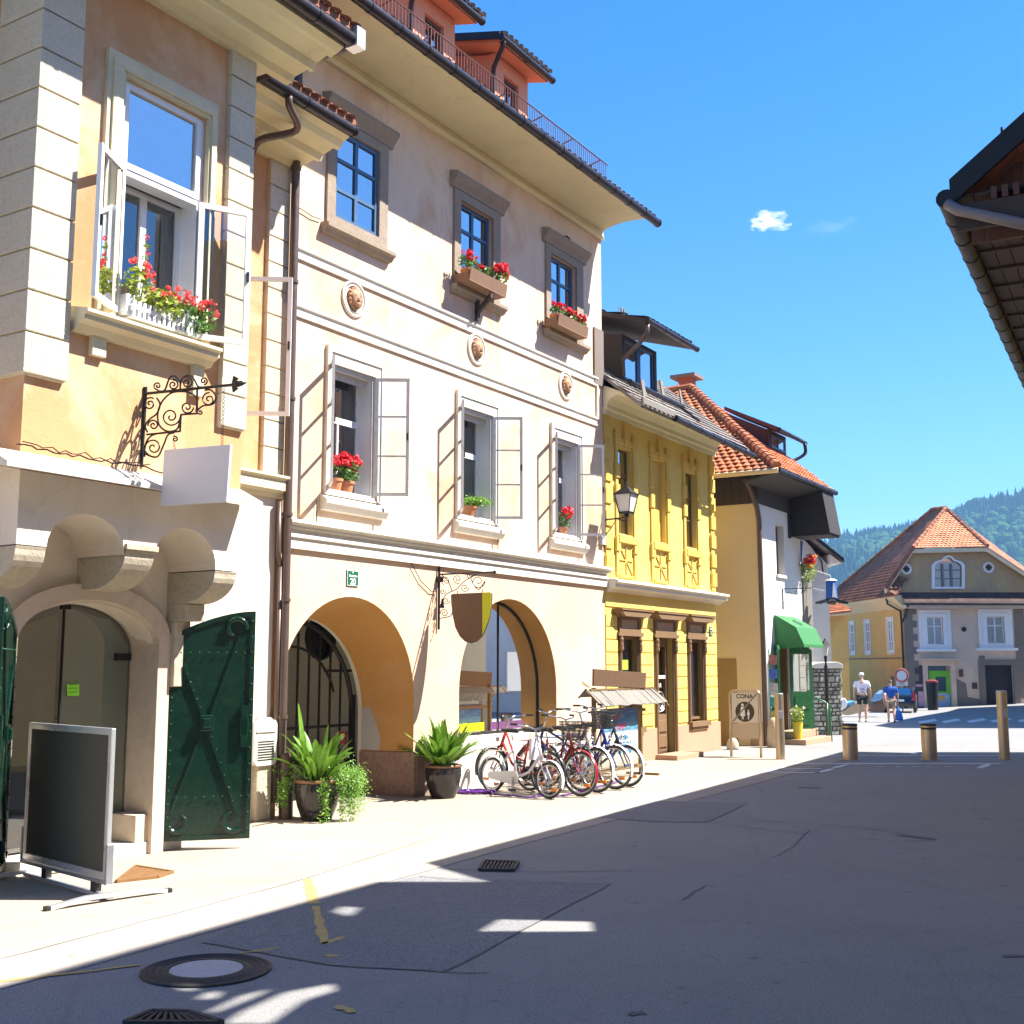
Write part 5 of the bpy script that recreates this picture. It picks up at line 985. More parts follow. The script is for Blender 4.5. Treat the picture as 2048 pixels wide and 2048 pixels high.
val((aa, an0, 2.32), (ab, an0, 2.32), 9); val((aa, ND + .02, 2.28), (aa, an0, 2.32), 5); o = mb.build('valance', cloth, AW, norm=False); q = o.modifiers.new('t', 'SOLIDIFY'); q.thickness = .004
mb = MB(W); cc = ((aa + ab) / 2, (cvx[1][0] + cvx[2][0]) / 2, (cvx[1][1] + cvx[2][1]) / 2 + .008); tv = Vector((0, cvx[2][0] - cvx[1][0], cvx[2][1] - cvx[1][1])).normalized(); mb.ring(cc, (1, 0, 0), tv, .13, .009, 24, 4)
for s_ in (-.05, .03): mb.ring(Vector(cc) + Vector((s_, 0, 0)), (1, 0, 0), tv, .05, .008, 14, 4)
mb.build('emblem', paint('dark green emblem', (.01, .12, .05), .6), AW)
# ================================================================ HOUSE E behind, stone wall, lamp
def wb(p): return Vector((p[0], p[1], p[2]))
ex = thing('pale_house', (9.4, 37, -.15), 'pale grey plastered house end with dark roof verge behind the stone wall', 'house')
q = [xz(36, 16, *p) for p in ((560, 90), (600, 150), (835, 350), (740, 390), (765, 1240))]
mb = MB(); wl = [(8.2, -.2), (9.72, -.2), (9.70, 4.9), (9.05, 5.62), (8.2, 6.3)]; mb.slab([(x, 36, z) for x, z in wl], (0, 6, 0)); mb.build('wall', M['ewhite'], ex)
mb = MB(); mb.slab([(8.3, 35.6, 6.42), (10.08, 35.6, 4.95), (10.08, 43, 4.95), (8.3, 43, 6.42)], (0, 0, .12)); mb.build('roof', M['slate'], ex)
mb = MB(); mb.slab([(8.3, 35.55, 6.40), (10.08, 35.55, 4.93), (10.08, 35.55, 5.06), (8.3, 35.55, 6.53)], (0, .05, 0)); mb.build('verge_board', M['iron'], ex)
mb = MB(); mb.slab([(9.70, 35.7, 4.9), (10.05, 35.7, 4.92), (9.70, 35.7, 5.2)], (0, 7, 0)); mb.build('soffit', M['whitestone'], ex)
mb = MB(); mb.tube([(9.2, 35.9, 5.45), (9.5, 35.95, 5.0), (9.55, 35.97, 4.6)], .02, 5); mb.build('cable', M['iron'], ex)
mb = MB(); mb.tube([(8.6, 35.9, 4.3), (9.7, 35.2, 3.95)], .025, 6); mb.build('flag_bar', M['alu'], ex)
sw = thing('stone_wall', (8.8, 33.3, -.05), 'rough grey fieldstone garden wall end with pale coping', 'stone wall')
rg = random.Random(9); mb = MB()
def stones(x0, x1, y, z0, z1, dirx=True):
    z = z0
    while z < z1 - .04:
        h = rg.uniform(.09, .17); h = min(h, z1 - z); x = x0
        while x < x1 - .03:
            w = min(rg.uniform(.10, .26), x1 - x); d = rg.uniform(.0, .05); c = .018
            a = [(x + c + rg.uniform(0, .015), z + c), (x + w - c, z + c + rg.uniform(0, .015)), (x + w - c - rg.uniform(0, .015), z + h - c), (x + c, z + h - c - rg.uniform(0, .015))]
            if dirx: mb.slab([(p, y - d, q_) for p, q_ in a], (0, .12 + d, 0))
            else: mb.slab([(y + d, p, q_) for p, q_ in a], (-.12 - d, 0, 0))
            x += w
        z += h
stones(8.36, 9.16, 33.0, -.08, 1.76); stones(33.02, 36.2, 9.16, -.08, 1.76, False)
fs = MT('fieldstone'); cc = fs.voro(5.5, out='Color'); bw = fs.n.new('ShaderNodeRGBToBW'); fs.l.new(cc, bw.inputs[0]); fs.set(fs.mix(fs.ramp(bw.outputs[0], .2, .8), (.20, .19, .15, 1), (.62, .60, .52, 1)), .9); fs.bump(fs.noise(26, 6), .6, .02)
mb.build('stones', fs.m, sw, bevel=.012)
mb = MB(); mb.box((8.38, 33.03, -.1), (9.14, 36.2, 1.74)); mb.build('mortar_core', plaster('dark mortar', (.20, .18, .15), (.12, .11, .09)), sw)
mb = MB(); mb.slab([(8.32, 32.95, 1.76), (9.2, 32.95, 1.76), (9.2, 32.95, 1.86), (9.05, 32.95, 1.93), (8.5, 32.95, 1.9), (8.32, 32.95, 1.84)], (0, 3.3, 0)); mb.build('coping', M['whitestone'], sw, bevel=.01)
# ================================================================ FAR HOUSE
FY = 60.0; ZG = gz(20, FY)
fx = thing('corner_house', (22.3, FY, ZG), 'large old corner house across the square with half hipped tiled roof and ochre side', 'house')
L0 = 19.95; R0 = 29.0; SX, SY = 18.9, 71.0
def fz(k, x, y): return xz(FY, k, x, y)
wins = [(fz(9, 875, 1045), fz(9, 1015, 1270)), (fz(9, 1365, 1040), fz(9, 1520, 1262))]
mb = MB(); dT = (fz(9, 880, 1445), fz(9, 1085, 1800)); gT = (fz(9, 1350, 1440), fz(9, 1600, 1770))
mb.wall([(L0, -1), (L0, 4.9), (R0, 4.9), (R0, -1)], [rect(a[0], b[1], b[0], a[1]) for a, b in wins] + [rect(dT[0][0], -.28, dT[1][0], dT[0][1]), rect(gT[0][0], -.15, gT[1][0], gT[0][1])], 0, .3, axis='n')
mb.v = [Vector((p.x * UX + p.y * UY, 0, 0)) for p in mb.v] if False else mb.v
def fwall(outer, holes, y0, y1, name, mat, par, bevel=0):
    m = MB(); m.wall(outer, holes, y0, y1, 'n'); return m.build(name, mat, par, bevel=bevel)
mb = None
HO = [rect(a[0], b[1], b[0], a[1]) for a, b in wins] + [rect(dT[0][0], -.28, dT[1][0], dT[0][1]), rect(gT[0][0], -.15, gT[1][0], gT[0][1])]
fwall([(L0, -1), (L0, 4.9), (R0, 4.9), (R0, -1)], HO, FY, FY + .3, 'front_wall', M['fgrey'], fx)
gl = [fz(9, 665, 850), fz(9, 560, 770), fz(9, 760, 505), fz(9, 1345, 500), fz(9, 1640, 800), (R0, 5.5)]
gpts = [(L0, 5.3), (L0 - .9, 5.75)] + gl[2:4] + [(27.0, 5.75), (R0, 5.3)]
GH = [[(x, z) for x, z in [fz(9, 945, 795), fz(9, 945, 622), fz(9, 970, 596), fz(9, 1012, 583), fz(9, 1030, 560), fz(9, 1057, 551), fz(9, 1084, 560), fz(9, 1102, 583), fz(9, 1145, 596), fz(9, 1170, 622), fz(9, 1170, 795)]]]
fwall(gpts, GH, FY + .1, FY + .35, 'gable_wall', M['fgable'], fx)
# side wall (ochre) with narrow windows
sd = Vector((SX - L0, SY - FY, 0)); sl_ = sd.length; sd.normalize(); sn = Vector((-sd.y, sd.x, 0))
TS = lambda p: Vector((L0 + sd.x * p[0] + sn.x * p[1], FY + sd.y * p[0] + sn.y * p[1], p[2]))
sw_ = []
for x0, x1 in ((558, 605), (375, 412), (250, 283), (122, 157)):
    r0 = ray(9, x0, 1200); r1 = ray(9, x1, 1200); out = []
    for r in (r0, r1):
        k = r[0] / r[1]; s_ = (L0 - k * FY) / (k * sd.y - sd.x); out.append(s_)
    sw_.append((min(out), max(out)))
mb = MB(TS); mb.wall([(0, -1), (0, 4.9), (sl_, 4.9), (sl_, -1)], [rect(a, 2.55, b, 4.25) for a, b in sw_], 0, -.3); mb.build('side_wall', M['forange'], fx)
for a, b in sw_:
    window(fx, a, b, 2.55, 4.25, 0, M['white'], [(a + b) / 2], [3.1, 3.7], .1, .08, 'glassr', T=TS, mw=.05); mb = MB(TS); mb.wall(rect(a - .12, 2.42, b + .12, 4.38), [rect(a, 2.55, b, 4.25)], .04, 0); mb.build('window_surround', M['whitestone'], fx)
mb = MB(TS); mb.box((0, 0, 2.2), (sl_, .04, 2.26)); mb.box((1.5, 0, -.4), (1.9, .02, 1.3)); mb.build('string_course', M['fquoin'], fx)
mb = MB(TS); mb.slab([(-.1, 0, 4.75), (-.1, .5, 5.25), (-.1, .5, 5.4), (-.1, 0, 5.4)], (sl_, 0, 0)); mb.build('eave_cove', M['dcream'], fx)
# roofs
def plate(pts, th, name, mat, par): m = MB(); m.slab(pts, (0, 0, -th)); return m.build(name, mat, par)
el = TS((-.5, .55, 5.35)); er = TS((sl_, .55, 5.35)); pk = fz(9, 1010, 155); PK = Vector((22.35 * 63 / 60, 63.0, EYE + (pk[1] - EYE) * 63 / 60)); pb2 = xz(64.2, 9, 925, 165); PB = Vector((pb2[0], 64.2, pb2[1]))
hl = fz(9, 745, 487); hr = fz(9, 1355, 474); HL = Vector((hl[0], FY - .35, hl[1])); HR = Vector((hr[0], FY - .35, hr[1]))
le = Vector((19.0, FY - .35, 5.72)); re_ = Vector((28.4, FY - .35, 5.0))
mb = MB(); mb.add([HL, HR, PK], [(0, 1, 2)]); mb.add([HL, PK, PB, er, el, le], [(5, 0, 1), (5, 1, 4), (4, 1, 2), (4, 2, 3)]); mb.add([HR, re_, (29.5, 72, 5.0), PB, PK], [(0, 1, 2, 3, 4)])
rf = mb.build('roof', M['tileo'], fx, norm=False)
def tri_in(A, B, Cc, org, su, tv):
    P = [((p - org).dot(su), (p - org).dot(tv)) for p in (A, B, Cc)]
    def f(s_, t):
        sg = []
        for i in range(3):
            (x0, y0), (x1, y1) = P[i], P[(i + 1) % 3]; sg.append((x1 - x0) * (t - y0) - (y1 - y0) * (s_ - x0))
        return all(v >= -.02 for v in sg) or all(v <= .02 for v in sg)
    return f
su = (HR - HL).normalized(); nn = su.cross(PK - HL).normalized(); tv = nn.cross(su).normalized(); tv = tv if tv.z > 0 else -tv
tileroof(I, HL, su, tv, (HR - HL).length, 4.5, tri_in(HL, HR, PK, HL, su, tv), M['tilef'], rf, .21, .2, .03, 'hip_tiles', .03, nrm=nn if nn.z > 0 else -nn)
su = (er - el).normalized(); nn = su.cross(PK - el).normalized(); tv = nn.cross(su).normalized(); tv = tv if tv.z > 0 else -tv; f1 = tri_in(el, er, PB, el, su, tv); f2 = tri_in(el, PB, PK, el, su, tv); TL = Vector(le)
tileroof(I, el, su, tv, (er - el).length + 2, 7.5, lambda s_, t: f1(s_, t) or f2(s_, t), M['tileo'], rf, .24, .24, .04, 'side_tiles', .05, nrm=nn if nn.z > 0 else -nn)
for A3, B3, C3 in ((le, HL, PK), (le, PK, el)):
    s2 = (C3 - A3).normalized() if C3 is el else (PK - le).normalized(); nn = (B3 - A3).cross(C3 - A3).normalized(); nn = nn if nn.z > 0 else -nn; s2 = Vector((nn.y, -nn.x, 0)).normalized(); t2_ = nn.cross(s2); t2_ = t2_ if t2_.z > 0 else -t2_; og = A3 - s2 * 9
    tileroof(I, og, s2, t2_, 18, 7.5, tri_in(A3, B3, C3, og, s2, t2_), M['tileo'], rf, .24, .24, .03, 'side_tiles', .04, nrm=nn)
mb = MB()
for A_, B_ in ((HL, PK), (HR, PK), (PK, PB), (HL, le), (PB, er)):
    n_ = int((B_ - A_).length / .38)
    for k in range(n_): mb.tube([A_.lerp(B_, k / n_) + Vector((0, 0, .06)), A_.lerp(B_, (k + 1.1) / n_) + Vector((0, 0, .06))], [.12, .09], 6)
mb.build('ridge_tiles', M['tileo'], rf, smooth=True)
mb = MB(); h3 = Vector((0, 0, -.22))
for A_, B_ in ((HL, HR), (le, HL), (HR, re_)): mb.slab([A_ + Vector((0, .02, -.03)), B_ + Vector((0, .02, -.03)), B_ + h3, A_ + h3], (0, .3, 0))
mb.build('verge_board', M['dcream'], fx)
# pent roof between storeys and gutter
mb = MB(); mb.slab([(L0 - .1, FY - .55, 4.98), (R0 + .2, FY - .55, 4.98), (R0 + .2, FY + .1, 5.5), (L0 - .1, FY + .1, 5.5)], (0, 0, .06)); mb.build('pent_roof', tiles('dark pent roof tiles', (.10, .055, .045), (.05, .035, .03), 4), fx)
mb = MB(); mb.box((L0 - .05, FY - .5, 4.72), (R0, FY, 4.9)); mb.build('eave_board', M['fgrey'], fx)
mb = MB(); mb.tube([(L0 - .15, FY - .6, 4.95), (R0 + .2, FY - .6, 4.93)], .075, 8); mb.build('gutter', M['gutter'], fx, smooth=True)
mb = MB(); a_ = fz(9, 480, 820); mb.tube([TS((.9, .5, 5.3)), TS((.9, .45, 5.0)), TS((.15, .1, 4.6)), TS((.1, .1, 3.9)), TS((.05, .1, -.3))], .055, 8); mb.tube([(L0 + .05, FY - .55, 4.9), (L0 + .02, FY - .1, 4.3), TS((.12, .1, 4.0))], .05, 8); mb.build('downpipe', M['gutter'], fx, smooth='all')
# quoins
for q5 in (0, 1):
    mb = MB()
    for k in range(12):
        if q5 == 0: w = .62 if k % 2 else .42; mb.box((L0 - .01, FY - .04, .75 + k * .335), (L0 + w, FY + .02, .75 + k * .335 + .335))
        else: w = .5 if k % 2 else .7; mb.box((25.55, FY - .04, .2 + k * .38), (25.55 + w, FY + .02, .2 + k * .38 + .38))
    mb.build('quoins', M['fquoin'], fx)
for (a, b) in wins:
    mb = MB(); mb.wall(rect(a[0] - .42, b[1] - .22, b[0] + .42, a[1] + .38), [rect(a[0] - .06, b[1], b[0] + .06, a[1] + .04)], FY - .05, FY); mb.wall(rect(a[0] - .2, b[1] - .08, b[0] + .2, a[1] + .18), [rect(a[0], b[1], b[0], a[1])], FY - .09, FY - .051); mb.box((a[0] - .6, FY - .16, b[1] - .36), (b[0] + .6, FY, b[1] - .22)); mb.build('window_surround', M['white'], fx, bevel=.015)
    m = frame_mb(I, a[0], b[0], b[1], a[1], FY + .08, .05, -.05, [(a[0] + b[0]) / 2], [b[1] + (a[1] - b[1]) * .66], .07); f = m.build('window', M['white'], fx)
    mb = MB(); mb.add([(a[0], FY + .11, b[1]), (b[0], FY + .11, b[1]), (b[0], FY + .11, a[1]), (a[0], FY + .11, a[1])], [(0, 1, 2, 3)]); mb.build('pane', M['glassr'], f, norm=False); mb = MB(); mb.box((a[0], FY + .2, b[1]), (b[0], FY + .9, a[1])); mb.build('room', M['dark'], fx)
    mb = MB(); mb.box((a[0] + .03, FY + .14, b[1]), (a[0] + .3, FY + .16, a[1])); mb.build('curtain', paint('ochre curtain', (.45, .33, .12), .9), fx)
# gable windows
g0 = GH[0]; mb = MB(); cxg = sum(p[0] for p in g0) / len(g0); czg = (g0[0][1] + g0[5][1]) / 2; big = [(cxg + (x - cxg) * 1.2, czg + (z - czg) * 1.13) for x, z in g0]; mb.wall(big, [g0], FY + .02, FY + .1); mb.build('window_surround', M['white'], fx)
mb = MB(); xs_ = (g0[0][0], g0[-1][0])
for t in (.35, .67): x = xs_[0] + (xs_[1] - xs_[0]) * t; mb.box((x - .05, FY + .13, g0[0][1]), (x + .05, FY + .2, g0[2][1] - .05))
for t in (.35, .7): z = g0[0][1] + (g0[2][1] - g0[0][1]) * t; mb.box((xs_[0], FY + .14, z - .02), (xs_[1], FY + .19, z + .02))
f = mb.build('window', paint('grey window bars', (.18, .18, .17), .6), fx); mb = MB(); mb.add([(x, FY + .22, z) for x, z in g0], [tuple(range(len(g0)))]); mb.build('pane', M['glassr'], f, norm=False); mb = MB(); mb.box((xs_[0], FY + .36, g0[0][1]), (xs_[1], FY + 1, g0[3][1])); mb.build('room', M['dark'], fx)
for p in ((714, 648), (1392, 635)):
    c = fz(9, *p); mb = MB(); mb.ring((c[0], FY + .08, c[1]), (1, 0, 0), (0, 0, 1), .23, .06, 24, 6, .6); r_ = mb.build('round_window', M['white'], fx, smooth='all')
    mb = MB(); mb.slab([(c[0] + .19 * math.cos(R(a)) * (1 if a % 90 == 0 else .55), FY + .07, c[1] + .19 * math.sin(R(a)) * (1 if a % 90 == 0 else .55)) for a in range(0, 360, 45)], (0, .02, 0)); mb.build('quatrefoil', M['dark'], r_)
# door with lime frame, garage, odds on the wall
a, b = dT; mb = MB(); mb.wall(rect(a[0] - .25, -.3, b[0] + .25, a[1] + .3), [rect(a[0], -.35, b[0], a[1])], FY - .1, FY); mb.box((a[0] - .4, FY - .3, a[1] + .28), (b[0] + .4, FY, a[1] + .36)); mb.build('shop_portal', M['fgrey'], fx)
lim = paint('lime green frame', (.16, .50, .03), .5); mb = MB(); mb.wall(rect(a[0] + .12, -.25, b[0], a[1] - .25), [rect(a[0] + .45, .55, b[0] - .18, a[1] - .55)], FY + .12, FY + .2); mb.box((a[0] + .28, FY + .11, -.25), (a[0] + .36, FY + .12, a[1] - .3)); f = mb.build('shop_door', lim, fx)
mb = MB(); mb.add([(a[0], FY + .17, -.3), (b[0], FY + .17, -.3), (b[0], FY + .17, a[1]), (a[0], FY + .17, a[1])], [(0, 1, 2, 3)]); mb.build('pane', M['glass'], f, norm=False); mb = MB(); mb.box((a[0], FY + .5, -.3), (b[0], FY + 1.4, a[1])); mb.build('room', M['dark'], fx)
mb = MB(); mb.box((a[0] + .45, FY + .08, -.25), (b[0] - .05, FY + .11, .45)); pp = mb.build('shop_poster', paint('bluish poster', (.30, .42, .60), .6, .5, scale=5), fx); mb = MB(); mb.box((a[0] + .5, FY + .06, .12), (b[0] - .3, FY + .079, .34)); mb.build('poster_print', paint('orange print', (.7, .35, .08), .6, .6, scale=9), pp)
a, b = gT; mb = MB(); mb.wall(rect(a[0] - .3, -.3, b[0] + .3, a[1] + .28), [rect(a[0], -.35, b[0], a[1])], FY - .08, FY); mb.build('gate_surround', M['fquoin'], fx); mb = MB(); mb.box((a[0], FY + .15, -.3), (b[0], FY + .3, a[1])); mb.build('garage_door', M['dark'], fx)
mb = MB(); p = fz(9, 1140, 1475); q_ = fz(9, 1175, 1535); mb.box((p[0], FY - .06, q_[1]), (q_[0], FY, p[1])); mb.build('wall_box', paint('red brown box', (.14, .04, .03), .6), fx)
mb = MB(); p = fz(9, 1250, 1585); q_ = fz(9, 1290, 1635); mb.box((p[0], FY - .06, q_[1]), (q_[0], FY, p[1])); mb.build('wall_hatch', M['rwood'], fx)
mb = MB(); p = fz(9, 1182, 1145); mb.ball((p[0], FY - .02, p[1]), (.13, .05, .13), 10, 6); mb.build('vent_hole', M['dark'], fx); mb = MB(); p = fz(9, 1330, 1375); mb.box((p[0] - .14, FY - .03, p[1] - .08), (p[0] + .14, FY, p[1] + .08)); mb.build('number_plate', M['fquoin'], fx)
mb = MB(); pts = [fz(9, 1100, 1540), fz(9, 1200, 1590), fz(9, 1215, 1700), fz(9, 1310, 1720), fz(9, 1320, 1790), fz(9, 1100, 1800)]; mb.slab([(x, FY - .012, z) for x, z in pts], (0, .01, 0)); mb.build('bare_render_patch', M['fquoin'], fx)
a = fz(9, 770, 1440); b = fz(9, 860, 1790); mb = MB(); mb.box((a[0], FY - .03, b[1]), (b[0], FY - .005, a[1])); mb.build('dark_shopfront', paint('dark shopfront', (.05, .04, .045), .5), fx)
mb = MB(); p = fz(9, 785, 1600); mb.box((p[0] - .0, FY - .05, p[1] - .1), (p[0] + .35, FY - .03, p[1] + .02)); mb.box((p[0] + .1, FY - .05, -.2), (p[0] + .55, FY - .03, .55)); mb.build('shopfront_poster', paint('pink poster', (.5, .3, .42), .6, .4, scale=4), fx)
mb = MB(); mb.box((SX - .2, SY - .3, -1), (R0, SY, 5.2)); mb.box((R0 - .3, FY + .3, -1), (R0, SY, 5.2)); mb.build('rear_wall', M['fgrey'], fx)
# roof of the wing to the right, low red roof to the left
rx = thing('wing_house', (29, 68, 0), 'house wing with brown tiled roof behind the far corner house', 'house')
mb = MB(); mb.box((25.5, 66, -1), (36, 74, 6)); mb.build('wall', M['fgrey'], rx); q0 = xz(65, 9, 1370, 480); q1 = xz(65, 9, 1560, 545); mb = MB(); mb.slab([(q0[0] - .5, 69, q0[1] + .55), (q1[0], 69, q1[1] + .3), (36, 69, 5.0), (36, 65, 3.6), (q0[0] - .5, 65, 5.6)], (0, 0, -.15)); mb.build('roof', M['tileo'], rx)
lx = thing('low_shed', (18.5, 70, 0), 'low ochre outbuilding with ribbed red roof beside the corner house', 'shed')
a = xz(60, 9, 60, 930); b = xz(60, 9, 225, 930); c = xz(60, 9, 60, 1050); mb = MB()
mb.slab([(a[0] - 2, 62, a[1] + .15), (b[0], 62, b[1] + .1), (b[0] - .1, 59, c[1] + .35), (a[0] - 2, 59, c[1])], (0, 0, -.12))
for k in range(7): t = k / 7; mb.tube([(a[0] - 2, 62 - 3 * t, a[1] + .17 + (c[1] - a[1] - .15) * t), (b[0], 62 - 3 * t, b[1] + .12 + (c[1] + .35 - b[1] - .1) * t)], .05, 6)
mb.build('roof', M['tile'], lx); mb = MB(); mb.slab([(15.0, 59.6, -1), (b[0] - .15, 59.6, -1), (b[0] - .15, 59.6, c[1] + .1), (15.0, 59.6, c[1])], (0, 3, 0)); mb.build('wall', M['forange'], lx)
# ================================================================ RIGHT HAND ROW (casts the street shadow)
N2 = lambda p: W2(p)
rh = thing('boarded_house', W2((20, 1, 0)), 'dark boarded house on the right with wide eaves, gutter and steep gable', 'house')
EN2 = -1.47; EZ2 = 6.4; U0, U1 = 11.8, 28.2
def w2of(k, x, y, u2):
    r = ray(k, x, y); t = u2 / (r[0] * VX + r[1] * VY); return t * (r[0] * VY - r[1] * VX), EYE + t * r[2]
c0 = w2of(11, 1285, 450, U0); c1 = w2of(11, 1650, 120, U0); slp = (c1[1] - c0[1]) / (c1[0] - c0[0]); RW = 4.2
zr = lambda n: EZ2 + .12 + (n - EN2) * slp
mb = MB(W2); mb.slab([(U0, EN2, zr(EN2)), (U1, EN2, zr(EN2)), (U1 + 1.5, EN2 + RW, zr(EN2 + RW)), (U0, EN2 + RW, zr(EN2 + RW))], (0, 0, -.12)); mb.slab([(U0, EN2 + RW, zr(EN2 + RW)), (U1 + 1.5, EN2 + RW, zr(EN2 + RW)), (U1 + 3, EN2 + 2 * RW, EZ2), (U0, EN2 + 2 * RW, EZ2)], (0, 0, -.12)); mb.build('roof', M['tileo'], rh)
mb = MB(W2); mb.slab([(U0 - .03, EN2 - .02, zr(EN2) - .22), (U0 - .03, EN2 - .02, zr(EN2) + .04), (U0 - .03, EN2 + RW, zr(EN2 + RW) + .04), (U0 - .03, EN2 + RW, zr(EN2 + RW) - .22)], (.05, 0, 0)); mb.build('barge_board', M['iron'], rh)
gutter(W2, (U0 - .02, EN2 - .06, EZ2 - .03), (U1, EN2 - .06, EZ2 - .1), .085, M['iron'], rh)
mb = MB(W2)
for k in range(40): n0 = EN2 + .1 + k * .13; mb.box((U0 + .5, n0, EZ2 - .35), (U0 + .53, n0 + .122, min(zr(n0 + .06) - .12, 11)))
mb.build('gable_boarding', wood('worn red brown gable boards', (.14, .075, .06), (.03, .014, .012)), rh)
mb = MB(W2)
for k in range(9): n0 = EN2 + .03 + k * .16; mb.slab([(U0 + .06, n0, EZ2 - .02 - k * .0), (U1, n0, EZ2 - .02), (U1, n0 + .15, EZ2 - .02), (U0 + .06, n0 + .15, EZ2 - .02)], (0, 0, .03))
for k in range(24): u = U0 + .35 + k * .68; mb.box((u, EN2 + .05, EZ2 - .05), (u + .06, EN2 + 1.5, EZ2 - .022))
mb.build('eave_soffit', M['dwood'], rh)
mb = MB(W2); mb.box((U0 + .5, EN2 + 1.3, -.2), (U1 + .5, EN2 + 1.5, EZ2 - .03)); mb.box((U0 + .5, EN2 + 1.5, -.2), (U0 + .7, 8, EZ2 - .3)); mb.build('wall', M['dcream'], rh)
mb = MB(W2); mb.slab([(U0 + .02, EN2 + .02, EZ2 - .1), (U0 + .02, EN2 + .02, EZ2 - .36), (U0 + .02, 6, EZ2 - .36), (U0 + .02, 6, EZ2 - .1)], (.06, 0, 0)); mb.build('tie_beam', M['dwood'], rh)
mb = MB(W2)
for k in range(26): n0 = EN2 + .35 + k * .1; mb.box((U0 + .0, n0, EZ2 - .1), (U0 + .3, n0 + .055, EZ2 + .02))
mb.build('tile_fringe', M['rwood'], rh)
p0 = w2of(11, 1290, 610, U0 - .05); p1 = w2of(11, 1650, 685, U0 - .05); mb = MB(W2); mb.tube([(U0 - .02, EN2 - .05, EZ2 - .08), (U0 - .05, p0[0], p0[1]), (U0 - .05, p1[0], p1[1]), (U0 + .1, p1[0] + .6, p1[1] - .1)], .055, 10); mb.build('downpipe', paint('dull zinc', (.16, .15, .16), .5, .2), rh, smooth='all')
mb = MB(W2); p = w2of(11, 1530, 215, U0 + .1); mb.tube([(U0 + .1, p[0], p[1] - .05), (U0 + .1, p[0], p[1] + .12)], .012, 5); mb.tube([(U0 + .1, p[0], p[1] + .08), (U0 + .1, p[0] + .08, p[1] + .08), (U0 + .1, p[0] + .1, p[1])], .01, 5); mb.build('roof_hook', M['iron'], rh)
# outside the frame: an added pierced screen, then neighbours whose shade and reflections show
nb = thing('sun_streak_screen', W2((-1, .5, 0)), 'added thin screen out of view at the right, shading the road with holes for sun streaks', 'wall')
WN = .5; HT = 1.5 * (WN + 5.88) / (1.166 * VY + .021 * VX)
def beam(k, pts):                                          # hole cut in the added screen so sun streaks land on these ground points
    o = []
    for x, y in pts:
        g2 = gxy(k, x, y); n_ = g2[0] * VY - g2[1] * VX; u_ = g2[0] * VX + g2[1] * VY; t = (WN - n_) / (1.166 * VY + .021 * VX); o.append((u_ + t * (1.166 * VX - .021 * VY), 1.5 * t))
    return o
OP = [beam(13, p) for p in (((975, 332), (1000, 316), (1068, 322), (1035, 349)), ((1405, 392), (1465, 355), (1755, 360), (1762, 390)), ((640, 664), (700, 625), (830, 568), (985, 540), (995, 566), (900, 596), (800, 664)),
      ((590, 630), (700, 578), (838, 546), (740, 592), (640, 630)), ((560, 592), (600, 568), (660, 566), (640, 590)), ((498, 548), (560, 556), (590, 564), (545, 568)))]
mb = MB(W2); wp_ = [(-14, -.1), (11.75, -.1), (11.75, HT), (-14, HT)]; mb.wall(wp_, OP, WN, WN + .05); mb.build('screen_panel', M['dcream'], nb)
n3 = thing('plastered_house', (31, 32, 0), 'pale plastered house beyond the right edge, mirrored in the shop glass', 'house')
mb = MB(); mb.box((26.5, 26, -.5), (40, 37.2, 7.5)); mb.build('wall', M['dwhite'], n3); mb = MB()
for k in range(4):
    for z in (.8, 4.2): m3 = MB(); m3.box((26.44, 27 + k * 2.6, z), (26.5, 28 + k * 2.6, z + 1.6)); m3.build('window', M['glassr'], n3)
mb = MB(); mb.add([(26, 25.6, 7.4), (40.4, 25.6, 7.4), (40.4, 37.5, 7.4), (26, 37.5, 7.4), (30, 31.5, 11), (37, 31.5, 11)], [(0, 1, 5, 4), (1, 2, 5), (2, 3, 4, 5), (3, 0, 4)]); mb.build('roof', M['tileo'], n3, norm=False)
n2 = thing('plastered_house', (27, 46, 0), 'tall plastered house just outside the right edge across the square', 'house')
mb = MB(); ft = [(18.35, 38.0), (18.3, 39.8), (27.9, 57.6), (40, 50), (32, 37.7)]; mb.slab([(x, y, -.5) for x, y in ft], (0, 0, 8.3)); mb.build('wall', M['dwhite'], n2); mb = MB(); mb.add([(x, y, 7.8) for x, y in ft] + [(29, 45, 12)], [(0, 1, 5), (1, 2, 5), (2, 3, 5), (3, 4, 5), (4, 0, 5)]); mb.build('roof', M['tileo'], n2, norm=False)
